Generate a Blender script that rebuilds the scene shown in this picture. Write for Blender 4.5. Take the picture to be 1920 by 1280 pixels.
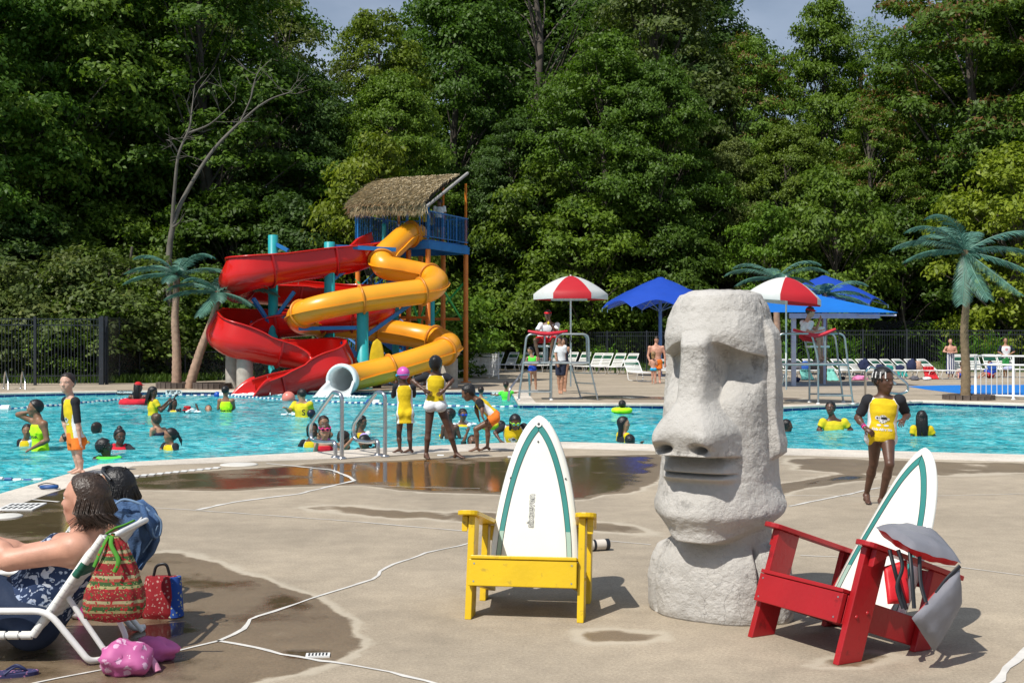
import bpy, bmesh, math, random
import numpy as np
from mathutils import Vector, Matrix, noise as mnoise
from mathutils.geometry import delaunay_2d_cdt
from mathutils.bvhtree import BVHTree

for o in list(bpy.data.objects):
    bpy.data.objects.remove(o)
SC = bpy.context.scene
COL = SC.collection
R = math.radians

# ------------------------------------------------------------------ camera
CAMH, F = 1.58, 2300.0            # eye height, focal length in pixels of a 1920 px wide frame
cam_d = bpy.data.cameras.new("camera"); cam = bpy.data.objects.new("camera", cam_d); COL.objects.link(cam)
cam.location = (0, 0, CAMH); cam.rotation_euler = (R(90), 0, 0)
cam_d.sensor_width = 36; cam_d.lens = F/1920*36; cam_d.clip_start = .1; cam_d.clip_end = 2000
SC.camera = cam

# ------------------------------------------------------------------ light
SUN_EL, SUN_AZ = R(55), R(222)      # azimuth clockwise from +Y
sdir = Vector((math.sin(SUN_AZ)*math.cos(SUN_EL), math.cos(SUN_AZ)*math.cos(SUN_EL), math.sin(SUN_EL)))
sl = bpy.data.lights.new("sun", 'SUN'); sun = bpy.data.objects.new("sun", sl); COL.objects.link(sun)
sl.energy = 4.9; sl.angle = R(.5); sl.color = (1, .955, .88)
sun.rotation_euler = sdir.to_track_quat('Z', 'Y').to_euler(); sun.location = (0, 0, 60)
W = bpy.data.worlds.new("World"); SC.world = W; W.use_nodes = True
nt = W.node_tree; nt.nodes.clear()
wo = nt.nodes.new('ShaderNodeOutputWorld'); bg = nt.nodes.new('ShaderNodeBackground')
sky = nt.nodes.new('ShaderNodeTexSky'); sky.sky_type = 'NISHITA'; sky.sun_disc = False
sky.sun_elevation = SUN_EL; sky.sun_rotation = SUN_AZ; sky.air_density = 1.0; sky.dust_density = 1.0; sky.ozone_density = 2.0
tc = nt.nodes.new('ShaderNodeTexCoord'); mp = nt.nodes.new('ShaderNodeMapping'); mp.inputs['Scale'].default_value = (1.2, 1.2, 3.2)
cn = nt.nodes.new('ShaderNodeTexNoise'); cn.inputs['Scale'].default_value = 2.3; cn.inputs['Detail'].default_value = 7; cn.inputs['Roughness'].default_value = .55
cr = nt.nodes.new('ShaderNodeValToRGB'); cr.color_ramp.elements[0].position = .42; cr.color_ramp.elements[1].position = .68
cr.color_ramp.elements[0].color = (.30, .30, .30, 1); cr.color_ramp.elements[1].color = (.8, .8, .8, 1)
mx = nt.nodes.new('ShaderNodeMixRGB'); mx.inputs[2].default_value = (7.6, 8.8, 10.8, 1)
nt.links.new(tc.outputs['Generated'], mp.inputs[0]); nt.links.new(mp.outputs[0], cn.inputs['Vector'])
nt.links.new(cn.outputs[0], cr.inputs[0]); nt.links.new(cr.outputs[0], mx.inputs[0]); nt.links.new(sky.outputs[0], mx.inputs[1])
nt.links.new(mx.outputs[0], bg.inputs[0]); bg.inputs[1].default_value = .074
nt.links.new(bg.outputs[0], wo.inputs[0])
SC.view_settings.view_transform = 'Standard'; SC.view_settings.look = 'None'; SC.view_settings.exposure = 0; SC.view_settings.gamma = 1
SC.cycles.max_bounces = 6; SC.cycles.diffuse_bounces = 2; SC.cycles.glossy_bounces = 3; SC.cycles.transparent_max_bounces = 8
SC.cycles.transmission_bounces = 3; SC.cycles.caustics_reflective = False; SC.cycles.caustics_refractive = False
SC.cycles.use_denoising = True

# ------------------------------------------------------------------ positions measured off the photograph
def P(px, py, d):
    return Vector(((px-960)/F*d, d, CAMH-(py-640)/F*d))
def G(px, py, z=0.0):
    d = (CAMH-z)*F/(py-640)
    return Vector(((px-960)/F*d, d, z))

# ------------------------------------------------------------------ object helpers
def tag(o, label=None, cat=None, group=None, kind=None):
    if label: o['label'] = label
    if cat: o['category'] = cat
    if group: o['group'] = group
    if kind: o['kind'] = kind
    return o
def thing(name, label, cat, loc=(0, 0, 0), rz=0, group=None):
    o = bpy.data.objects.new(name, None); COL.objects.link(o)
    o.location = loc; o.rotation_euler = (0, 0, rz); o.empty_display_size = .2
    return tag(o, label, cat, group)
def kids(o): return [c for c in bpy.data.objects if c.parent == o]
def copy_tree(o, parent=None):
    ch = TREE.get(o.name, [])
    c = o.copy(); COL.objects.link(c); c.parent = parent
    TREE[c.name] = []
    if parent is not None: TREE.setdefault(parent.name, []).append(c)
    for k in list(ch): copy_tree(k, c)
    return c
TREE = {}

def nrm(v):
    v = Vector(v); return v.normalized() if v.length > 1e-9 else Vector((0, 0, 1))
class MB:
    """collects polygons; build() links them as ONE mesh object"""
    def __init__(s): s.v = []; s.f = []; s.m = []; s.sm = []
    def add(s, vs, fs, mi=0, smooth=False):
        b = len(s.v); s.v.extend([tuple(v) for v in vs])
        for f in fs: s.f.append([i+b for i in f]); s.m.append(mi); s.sm.append(smooth)
        return s
    def box(s, c, size, mi=0, M=None):
        c = Vector(c); x, y, z = [k/2 for k in size]
        vs = [Vector((a, b, d)) for a in (-x, x) for b in (-y, y) for d in (-z, z)]
        if M is not None: vs = [M @ v for v in vs]
        return s.add([v+c for v in vs], [(0, 1, 3, 2), (4, 6, 7, 5), (0, 4, 5, 1), (2, 3, 7, 6), (0, 2, 6, 4), (1, 5, 7, 3)], mi)
    def beam(s, a, b, w, h, mi=0, up=(0, 0, 1)):
        """rectangular bar from a to b: w across, h along up"""
        a = Vector(a); b = Vector(b); t = nrm(b-a); up = Vector(up)
        if abs(t.dot(up)) > .99: up = Vector((0, 1, 0))
        x = nrm(t.cross(up)); u = x.cross(t)
        vs = [p+x*sx*w/2+u*sz*h/2 for p in (a, b) for sx in (-1, 1) for sz in (-1, 1)]
        return s.add(vs, [(0, 1, 3, 2), (4, 6, 7, 5), (0, 4, 5, 1), (2, 3, 7, 6), (0, 2, 6, 4), (1, 5, 7, 3)], mi)
    def loft(s, rings, mi=0, caps=True, smooth=True, closed=True):
        n = len(rings[0]); vs = [v for r in rings for v in r]; fs = []
        for i in range(len(rings)-1):
            for j in range(n if closed else n-1):
                k = (j+1) % n; fs.append((i*n+j, i*n+k, (i+1)*n+k, (i+1)*n+j))
        s.add(vs, fs, mi, smooth)
        if caps:
            s.add(rings[0], [list(range(n))[::-1]], mi); s.add(rings[-1], [list(range(n))], mi)
        return s
    def tube(s, pts, r, n=8, mi=0, caps=True, flat=1.0, up=None):
        pts = [Vector(p) for p in pts]; rs = r if hasattr(r, '__len__') else [r]*len(pts)
        u = None; rings = []
        for i, p in enumerate(pts):
            t = nrm((pts[min(i+1, len(pts)-1)]-pts[max(i-1, 0)]))
            if u is None:
                a = Vector(up) if up is not None else (Vector((0, 0, 1)) if abs(t.z) < .9 else Vector((0, 1, 0)))
                u = nrm(a-t*a.dot(t))
            else: u = nrm(u-t*u.dot(t))
            w = t.cross(u)
            rings.append([p+(u*math.cos(2*math.pi*k/n)*flat+w*math.sin(2*math.pi*k/n))*rs[i] for k in range(n)])
        return s.loft(rings, mi, caps)
    def lathe(s, prof, n=20, c=(0, 0, 0), mi=0, M=None, caps=True, a0=0, sx=1, sy=1):
        c = Vector(c); rings = []
        for r, z in prof:
            ring = [Vector((math.cos(a0+2*math.pi*k/n)*r*sx, math.sin(a0+2*math.pi*k/n)*r*sy, z)) for k in range(n)]
            rings.append([(M @ v if M is not None else v)+c for v in ring])
        return s.loft(rings, mi, caps)
    def ell(s, c, rad, M=None, n=12, mi=0):
        prof = [(max(1e-4, math.sin(math.pi*i/(n//2+2))), -math.cos(math.pi*i/(n//2+2))) for i in range(n//2+3)]
        rings = []
        for r, z in prof:
            ring = [Vector((math.cos(2*math.pi*k/n)*r*rad[0], math.sin(2*math.pi*k/n)*r*rad[1], z*rad[2])) for k in range(n)]
            rings.append([(M @ v if M is not None else v)+Vector(c) for v in ring])
        return s.loft(rings, mi, False)
    def prism(s, poly, h, M=None, mi=0, c=(0, 0, 0)):
        """polygon in local xy, extruded along z by h (centred)"""
        n = len(poly); M = M or Matrix.Identity(3); c = Vector(c)
        lo = [M @ Vector((x, y, -h/2))+c for x, y in poly]; hi = [M @ Vector((x, y, h/2))+c for x, y in poly]
        return s.add(lo+hi, [list(range(n))[::-1], list(range(n, 2*n))]+[(i, (i+1) % n, n+(i+1) % n, n+i) for i in range(n)], mi)
    def build(s, name, mats, parent=None, origin=None, bevel=0):
        me = bpy.data.meshes.new(name)
        v = s.v
        if origin is not None:
            ox, oy, oz = origin; v = [(a-ox, b-oy, c-oz) for a, b, c in v]
        me.from_pydata(v, [], s.f)
        me.polygons.foreach_set('material_index', s.m); me.polygons.foreach_set('use_smooth', s.sm)
        return finish(name, me, mats, parent, bevel)
def finish(name, me, mats, parent=None, bevel=0):
    if not isinstance(mats, (list, tuple)): mats = [mats]
    for m in mats: me.materials.append(m)
    me.update()
    o = bpy.data.objects.new(name, me); COL.objects.link(o)
    if parent is not None: o.parent = parent; TREE.setdefault(parent.name, []).append(o)
    if bevel:
        b = o.modifiers.new('bevel', 'BEVEL'); b.width = bevel; b.segments = 2; b.limit_method = 'ANGLE'; b.angle_limit = R(35)
    return o
def catmull(pts, n=8, vals=None):
    pts = [Vector(p) for p in pts]; out = []; ov = []
    for i in range(len(pts)-1):
        p0 = pts[max(i-1, 0)]; p1 = pts[i]; p2 = pts[i+1]; p3 = pts[min(i+2, len(pts)-1)]
        for k in range(n):
            t = k/n; t2 = t*t; t3 = t2*t
            out.append(.5*((2*p1)+(-p0+p2)*t+(2*p0-5*p1+4*p2-p3)*t2+(-p0+3*p1-3*p2+p3)*t3))
            if vals: ov.append(vals[i]*(1-t)+vals[i+1]*t)
    out.append(pts[-1])
    if vals: ov.append(vals[-1]); return out, ov
    return out
def bend(pts, r=.1, n=5):
    """polyline with rounded corners"""
    pts = [Vector(p) for p in pts]; out = [pts[0]]
    for i in range(1, len(pts)-1):
        a, b, c = pts[i-1], pts[i], pts[i+1]
        ra = min(r, (a-b).length*.45, (c-b).length*.45)
        p = b+nrm(a-b)*ra; q = b+nrm(c-b)*ra
        for k in range(n+1):
            t = k/n; out.append(p*(1-t)**2+b*2*t*(1-t)+q*t*t)
    out.append(pts[-1]); return out

# ------------------------------------------------------------------ materials
MC = {}
def mat(name, col, rough=.6, metal=0, var=.12, vscale=6, bump=0, bscale=40, spec=.5, coat=0, sss=0, trans=0, coord='Object', dark=None, dscale=3, dpos=(.5, .7)):
    if name in MC: return MC[name]
    m = bpy.data.materials.new(name); m.use_nodes = True; nt = m.node_tree; N = nt.nodes; L = nt.links
    b = N['Principled BSDF']; b.inputs['Roughness'].default_value = rough; b.inputs['Metallic'].default_value = metal
    b.inputs['Specular IOR Level'].default_value = spec; b.inputs['Coat Weight'].default_value = coat
    tc = N.new('ShaderNodeTexCoord')
    n = N.new('ShaderNodeTexNoise'); n.inputs['Scale'].default_value = vscale; n.inputs['Detail'].default_value = 5
    L.new(tc.outputs[coord], n.inputs['Vector'])
    mr = N.new('ShaderNodeMapRange'); mr.inputs[1].default_value = .3; mr.inputs[2].default_value = .7
    mr.inputs[3].default_value = 1-var; mr.inputs[4].default_value = 1+var; L.new(n.outputs[0], mr.inputs[0])
    mu = N.new('ShaderNodeVectorMath'); mu.operation = 'SCALE'; mu.inputs[0].default_value = col[:3]; L.new(mr.outputs[0], mu.inputs['Scale'])
    out = mu.outputs[0]
    if dark:
        n2 = N.new('ShaderNodeTexNoise'); n2.inputs['Scale'].default_value = dscale; n2.inputs['Detail'].default_value = 6; n2.inputs['Roughness'].default_value = .65
        L.new(tc.outputs[coord], n2.inputs['Vector'])
        r2 = N.new('ShaderNodeMapRange'); r2.inputs[1].default_value = dpos[0]; r2.inputs[2].default_value = dpos[1]; L.new(n2.outputs[0], r2.inputs[0])
        mm = N.new('ShaderNodeMixRGB'); mm.inputs[2].default_value = (*dark, 1); L.new(r2.outputs[0], mm.inputs[0]); L.new(out, mm.inputs[1]); out = mm.outputs[0]
    L.new(out, b.inputs['Base Color'])
    if bump:
        bn = N.new('ShaderNodeTexNoise'); bn.inputs['Scale'].default_value = bscale; bn.inputs['Detail'].default_value = 4
        L.new(tc.outputs[coord], bn.inputs['Vector'])
        bp = N.new('ShaderNodeBump'); bp.inputs['Strength'].default_value = bump; bp.inputs['Distance'].default_value = .01
        L.new(bn.outputs[0], bp.inputs['Height']); L.new(bp.outputs[0], b.inputs['Normal'])
    if sss: b.inputs['Subsurface Weight'].default_value = sss; b.inputs['Subsurface Radius'].default_value = (.02, .008, .004); b.inputs['Subsurface Scale'].default_value = .5
    if trans:
        t = N.new('ShaderNodeBsdfTranslucent'); ms = N.new('ShaderNodeMixShader'); ms.inputs[0].default_value = trans
        L.new(out, t.inputs[0]); L.new(b.outputs[0], ms.inputs[1]); L.new(t.outputs[0], ms.inputs[2]); L.new(ms.outputs[0], N['Material Output'].inputs[0])
    MC[name] = m; return m
def srgb(r, g, b):
    f = lambda c: (c/255/12.92 if c/255 <= .04045 else ((c/255+.055)/1.055)**2.4)
    return (f(r), f(g), f(b))

M_steel = mat('stainless_steel', (.55, .55, .56), .22, 1, .06, 8, bump=.05)
M_galv = mat('galvanised_steel', (.40, .43, .44), .42, .8, .12, 10)
M_black = mat('black_paint', (.012, .014, .018), .45, 0, .2)
M_fence = mat('fence_paint', (.022, .027, .036), .4, 0, .2)
M_white = mat('white_paint', (.78, .78, .76), .4, 0, .05, 9)
M_vinyl = mat('white_vinyl_strap', (.78, .78, .74), .4, 0, .06, 12)
M_green = mat('green_vinyl_strap', (.015, .12, .075), .4)
M_concpier = mat('pier_concrete', (.40, .37, .32), .85, 0, .2, 5, bump=.3, bscale=30)

def text_mesh(body, size, align='CENTER', bold=0.0):
    cu = bpy.data.curves.new('lettering', 'FONT'); cu.body = body; cu.size = size; cu.align_x = align; cu.align_y = 'CENTER'
    cu.offset = bold; cu.resolution_u = 3
    o = bpy.data.objects.new('lettering', cu); COL.objects.link(o)
    dg = bpy.context.evaluated_depsgraph_get(); me = bpy.data.meshes.new_from_object(o.evaluated_get(dg))
    vs = [Vector(v.co) for v in me.vertices]; fs = [list(p.vertices) for p in me.polygons]
    bpy.data.objects.remove(o); bpy.data.curves.remove(cu); bpy.data.meshes.remove(me)
    return vs, fs
# ------------------------------------------------------------------ pool outline (inner lip of the coping, seen from above)
WZ = -.12
near_in = [(-9, 4.0), (-5.1, 4.0)] + [tuple(G(x, y)[:2]) for x, y in ((0, 926), (130, 888), (186, 871))]
near_in[1] = (near_in[2][0]+.25, 4.0)
near_in += [tuple(G(x, y)[:2]) for x, y in ((240, 867), (590, 848), (760, 838), (960, 830), (1060, 829), (1240, 834), (1480, 841), (1920, 853), (2300, 864))]
far_in = [tuple(G(x, y)[:2]) for x, y in ((-400, 742), (0, 737), (120, 734.5), (260, 732.5), (600, 732.5), (959, 732.5), (973, 756), (1250, 757), (1440, 763), (1730, 751.5), (1920, 757), (2300, 763))]
left_in = [(-26, far_in[0][1]-1), (-26, 4.0)]
pool = near_in + far_in[::-1] + left_in
def poly_area(p): return sum(p[i][0]*p[(i+1) % len(p)][1]-p[(i+1) % len(p)][0]*p[i][1] for i in range(len(p)))/2
if poly_area(pool) < 0: pool = pool[::-1]
def offset_poly(p, dist):
    """dist: number or function(point) - outward for a counter-clockwise polygon"""
    out = []; n = len(p)
    for i in range(n):
        a = Vector(p[i-1]); b = Vector(p[i]); c = Vector(p[(i+1) % n])
        t1 = (b-a).normalized(); t2 = (c-b).normalized()
        n1 = Vector((t1.y, -t1.x)); n2 = Vector((t2.y, -t2.x)); m = (n1+n2).normalized()
        d = dist(b) if callable(dist) else dist
        out.append(tuple(b+m*(d/max(.45, m.dot(n1)))))
    return out
cop_w = lambda b: (1.05 if b.y < 20 and b.x > -5 else .5) if b.y < 22 else .45
pool_out = offset_poly(pool, cop_w)

def wetmask_polys():
    q = lambda pts: [tuple(G(x, y)[:2]) for x, y in pts]
    return [
        (q([(60, 905), (230, 893), (620, 868), (760, 862), (960, 856), (1230, 852), (1246, 872), (1225, 905), (1180, 925), (1000, 928), (800, 922), (660, 908), (420, 920), (250, 917), (60, 922)]), .85),
        (q([(560, 872), (960, 862), (1200, 858), (1232, 880), (1190, 912), (1090, 935), (960, 925), (760, 908), (640, 898), (560, 893)]), 1.0),
        (q([(-60, 930), (100, 915), (200, 930), (250, 960), (200, 1040), (100, 1060), (-60, 1060)]), .9),
        (q([(240, 1040), (330, 1036), (420, 1060), (560, 1110), (660, 1165), (675, 1200), (640, 1235), (560, 1262), (420, 1290), (200, 1330), (-100, 1330), (-100, 1180), (120, 1060)]), .64),
        (q([(500, 1217), (600, 1212), (645, 1226), (600, 1240), (520, 1236)]), 1.0),
        (q([(1080, 1185), (1150, 1178), (1240, 1184), (1248, 1196), (1190, 1206), (1100, 1202)]), .45),
        (q([(1440, 910), (1600, 888), (1640, 895), (1560, 905), (1440, 930)]), .9),
        (q([(1480, 858), (1920, 868), (1990, 884), (1700, 893), (1500, 880)]), .5),
        (q([(560, 945), (900, 960), (1180, 985), (1220, 1003), (1000, 990), (720, 968), (560, 955)]), .35),
        (q([(1640, 1090), (1760, 1100), (1720, 1110), (1600, 1100)]), .35),
        (q([(300, 1150), (400, 1180), (300, 1210), (180, 1200)]), .9),
        (q([(1560, 1230), (1640, 1222), (1700, 1232), (1600, 1252), (1500, 1248)]), .35),
        (q([(1100, 742), (1500, 745), (1500, 750), (1100, 748)]), .8),
    ]
def inside_dist(pts, poly):
    """signed distance (positive inside) of many points to a polygon, numpy"""
    poly = np.array(poly); n = len(poly); x, y = pts[:, 0], pts[:, 1]
    ins = np.zeros(len(pts), bool); dm = np.full(len(pts), 1e9)
    for i in range(n):
        a = poly[i]; b = poly[(i+1) % n]
        c = ((a[1] > y) != (b[1] > y)) & (x < (b[0]-a[0])*(y-a[1])/(b[1]-a[1]+1e-12)+a[0]); ins ^= c
        ab = b-a; t = np.clip(((x-a[0])*ab[0]+(y-a[1])*ab[1])/(ab@ab), 0, 1)
        dm = np.minimum(dm, np.hypot(x-a[0]-t*ab[0], y-a[1]-t*ab[1]))
    return np.where(ins, dm, -dm)

def concrete(name, col, wet=True, scale=1.0):
    m = bpy.data.materials.new(name); m.use_nodes = True; nt = m.node_tree; N = nt.nodes; L = nt.links
    b = N['Principled BSDF']; tc = N.new('ShaderNodeTexCoord')
    def noise(s, d=6, r=.6):
        n = N.new('ShaderNodeTexNoise'); n.inputs['Scale'].default_value = s; n.inputs['Detail'].default_value = d; n.inputs['Roughness'].default_value = r
        L.new(tc.outputs['Object'], n.inputs['Vector']); return n.outputs[0]
    def rng(i, a, b_, c, d):
        r = N.new('ShaderNodeMapRange'); r.inputs[1].default_value = a; r.inputs[2].default_value = b_; r.inputs[3].default_value = c; r.inputs[4].default_value = d; L.new(i, r.inputs[0]); return r.outputs[0]
    def math_(op, a, b_):
        q = N.new('ShaderNodeMath'); q.operation = op
        for i, v in enumerate((a, b_)):
            if isinstance(v, (int, float)): q.inputs[i].default_value = v
            else: L.new(v, q.inputs[i])
        return q.outputs[0]
    big = rng(noise(.45, 9, .6), .3, .7, .76, 1.18); mid = rng(noise(4.5, 8, .7), .3, .7, .86, 1.14); fin = rng(noise(62, 6, .85), .3, .7, .62, 1.34)
    sp = N.new('ShaderNodeTexVoronoi'); sp.inputs['Scale'].default_value = 38; L.new(tc.outputs['Object'], sp.inputs['Vector'])
    spk = rng(sp.outputs[0], .05, .16, .6, 1)
    f = math_('MULTIPLY', math_('MULTIPLY', big, mid), math_('MULTIPLY', fin, spk))
    v = N.new('ShaderNodeVectorMath'); v.operation = 'SCALE'; v.inputs[0].default_value = col; L.new(f, v.inputs['Scale'])
    out = v.outputs[0]
    if wet:
        at = N.new('ShaderNodeAttribute'); at.attribute_name = 'wet'
        n1 = rng(noise(1.1, 9, .6), .2, .8, -.46, .46)
        w = math_('ADD', at.outputs['Fac'], math_('MULTIPLY', n1, rng(at.outputs['Fac'], 0, .15, 0, 1)))
        damp = rng(w, .24, .36, 0, 1); pud = rng(w, .66, .84, 0, 1)
        edge = rng(w, .02, .14, 0, 1); edge2 = math_('SUBTRACT', edge, damp)
        m0 = N.new('ShaderNodeMixRGB'); m0.inputs[2].default_value = (.52, .46, .36, 1); L.new(math_('MULTIPLY', edge2, .55), m0.inputs[0]); L.new(out, m0.inputs[1])
        m1 = N.new('ShaderNodeMixRGB'); m1.blend_type = 'MULTIPLY'; m1.inputs[2].default_value = (.56, .50, .43, 1); L.new(damp, m1.inputs[0]); L.new(m0.outputs[0], m1.inputs[1])
        m2 = N.new('ShaderNodeMixRGB'); m2.blend_type = 'MULTIPLY'; m2.inputs[2].default_value = (.50, .47, .43, 1); L.new(pud, m2.inputs[0]); L.new(m1.outputs[0], m2.inputs[1])
        out = m2.outputs[0]
        rr = math_('SUBTRACT', math_('SUBTRACT', .85, math_('MULTIPLY', damp, .42)), math_('MULTIPLY', pud, .37)); L.new(rr, b.inputs['Roughness'])
        hs = math_('SUBTRACT', 1.0, math_('MULTIPLY', pud, .93))
    else: b.inputs['Roughness'].default_value = .85; hs = 1.0
    L.new(out, b.inputs['Base Color'])
    bp = N.new('ShaderNodeBump'); bp.inputs['Distance'].default_value = .006; bp.inputs['Strength'].default_value = .5
    h = math_('ADD', noise(130, 3, .7), math_('MULTIPLY', noise(24, 3), .7))
    L.new(math_('MULTIPLY', h, hs), bp.inputs['Height']); L.new(bp.outputs[0], b.inputs['Normal'])
    return m
M_deck = concrete('deck_concrete', (.37, .308, .228))
M_cop = concrete('coping_concrete', (.62, .56, .48), wet=False)

# deck: one sheet with a hole for the pool; a fine grid near the camera carries the wet patches
def build_deck():
    rnd = random.Random(2)
    outer = [(-60, 2.0), (60, 2.0), (60, 62.5), (30, 63), (8, 66), (-3, 72.5), (-6, 71), (-3.4, 58), (-4, 55), (-10.6, 52), (-13.6, 46.6), (-60, 44.6)]
    pts = [Vector(p) for p in outer]; edges = [(i, (i+1) % len(outer)) for i in range(len(outer))]
    b = len(pts); pts += [Vector(p) for p in pool_out]; edges += [(b+i, b+(i+1) % len(pool_out)) for i in range(len(pool_out))]
    g = []
    y = 4.0
    while y < 48:
        st = .09 if y < 9 else (.16 if y < 18 else .6)
        xw = y*.46+.6; x = -xw
        while x < xw:
            g.append((x+rnd.uniform(-.01, .01), y+rnd.uniform(-.01, .01))); x += st
        y += st
    ga = np.array(g); d = inside_dist(ga, pool_out); do = inside_dist(ga, outer); keep = (d < -.05) & (do > .05)
    pts += [Vector(p) for p in ga[keep]]
    vs, es, fs, *_ = delaunay_2d_cdt(pts, edges, [], 0, 1e-5)
    va = np.array([v[:] for v in vs]); fa = [f for f in fs]
    cen = np.array([va[list(f)].mean(0) for f in fa])
    ok = (inside_dist(cen, pool_out) < 0) & (inside_dist(cen, outer) > 0)
    me = bpy.data.meshes.new('pool_deck'); me.from_pydata([(x, y, 0) for x, y in va], [], [f for f, k in zip(fa, ok) if k])
    wet = np.zeros(len(va))
    for poly, s in wetmask_polys():
        dd = inside_dist(va, poly); sc = np.clip(va[:, 1]/14, .35, 1.6)
        wet = np.maximum(wet, s*np.clip(.5+dd/(.28*sc), 0, 1))
    a = me.attributes.new('wet', 'FLOAT', 'POINT'); a.data.foreach_set('value', wet.astype(np.float32))
    o = finish('pool_deck', me, M_deck); tag(o, kind='structure')
build_deck()

# coping ring, bullnose with a shaded lip, and the tile band under it
def ring_strip(name, A, B, za, zb, m, n=None):
    mb = MB(); k = len(A)
    mb.add([(x, y, za) for x, y in A]+[(x, y, zb) for x, y in B], [(i, (i+1) % k, k+(i+1) % k, k+i) for i in range(k)])
    return mb
mb = MB(); k = len(pool)
o1 = offset_poly(pool, lambda b: -.02); o0 = offset_poly(pool, lambda b: .02)
for A, B, za, zb in ((pool_out, o0, .004, .012), (o0, o1, .012, -.006), (o1, o1, -.006, -.05), (o1, offset_poly(pool, .03), -.05, -.055)):
    mb.add([(x, y, za) for x, y in A]+[(x, y, zb) for x, y in B], [(k+i, k+(i+1) % k, (i+1) % k, i) for i in range(k)])
mb.add([(x, y, 0.004) for x, y in pool_out]+[(x, y, -.03) for x, y in pool_out], [(i, (i+1) % k, k+(i+1) % k, k+i) for i in range(k)])
tag(mb.build('pool_coping', M_cop), kind='structure')

def tile_mat():
    m = bpy.data.materials.new('blue_tile'); m.use_nodes = True; nt = m.node_tree; N = nt.nodes; L = nt.links; b = N['Principled BSDF']
    uv = N.new('ShaderNodeUVMap'); br = N.new('ShaderNodeTexBrick'); br.offset = 0; br.inputs['Scale'].default_value = 1
    br.inputs['Brick Width'].default_value = .3; br.inputs['Row Height'].default_value = .3; br.inputs['Mortar Size'].default_value = .012
    br.inputs['Color1'].default_value = (.006, .035, .20, 1); br.inputs['Color2'].default_value = (.01, .06, .28, 1); br.inputs['Mortar'].default_value = (.25, .35, .45, 1)
    L.new(uv.outputs[0], br.inputs[0]); L.new(br.outputs[0], b.inputs['Base Color']); b.inputs['Roughness'].default_value = .15
    return m
def wall_uv(name, A, z0, z1, m, flip=False):
    k = len(A); mb = MB(); vs = []; fs = []; us = []; s = 0
    for i in range(k):
        a = Vector(A[i]); b = Vector(A[(i+1) % k]); l = (b-a).length
        vs += [(a.x, a.y, z0), (b.x, b.y, z0), (b.x, b.y, z1), (a.x, a.y, z1)]
        fs.append((4*i, 4*i+1, 4*i+2, 4*i+3)); us += [(s, z0+.2), (s+l, z0+.2), (s+l, z1+.2), (s, z1+.2)]; s += l
    me = bpy.data.meshes.new(name); me.from_pydata(vs, [], fs); u = me.uv_layers.new(name='UVMap'); u.data.foreach_set('uv', [c for p in us for c in p])
    return finish(name, me, m)
pw = offset_poly(pool, .03)
tag(wall_uv('pool_tile_band', pw, -.35, -.0545, tile_mat()), kind='structure')
M_plaster = mat('pool_plaster', (.30, .62, .66), .6, 0, .06, 1.5)
tag(wall_uv('pool_wall', pw, -1.25, -.35, M_plaster), kind='structure')
def fill(name, poly, z, m, kind='structure'):
    vs, es, fs, *_ = delaunay_2d_cdt([Vector(p) for p in poly], [(i, (i+1) % len(poly)) for i in range(len(poly))], [], 1, 1e-5)
    me = bpy.data.meshes.new(name); me.from_pydata([(v.x, v.y, z) for v in vs], [], fs)
    return tag(finish(name, me, m), kind=kind)
fill('pool_floor', pw, -1.2, M_plaster)

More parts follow.
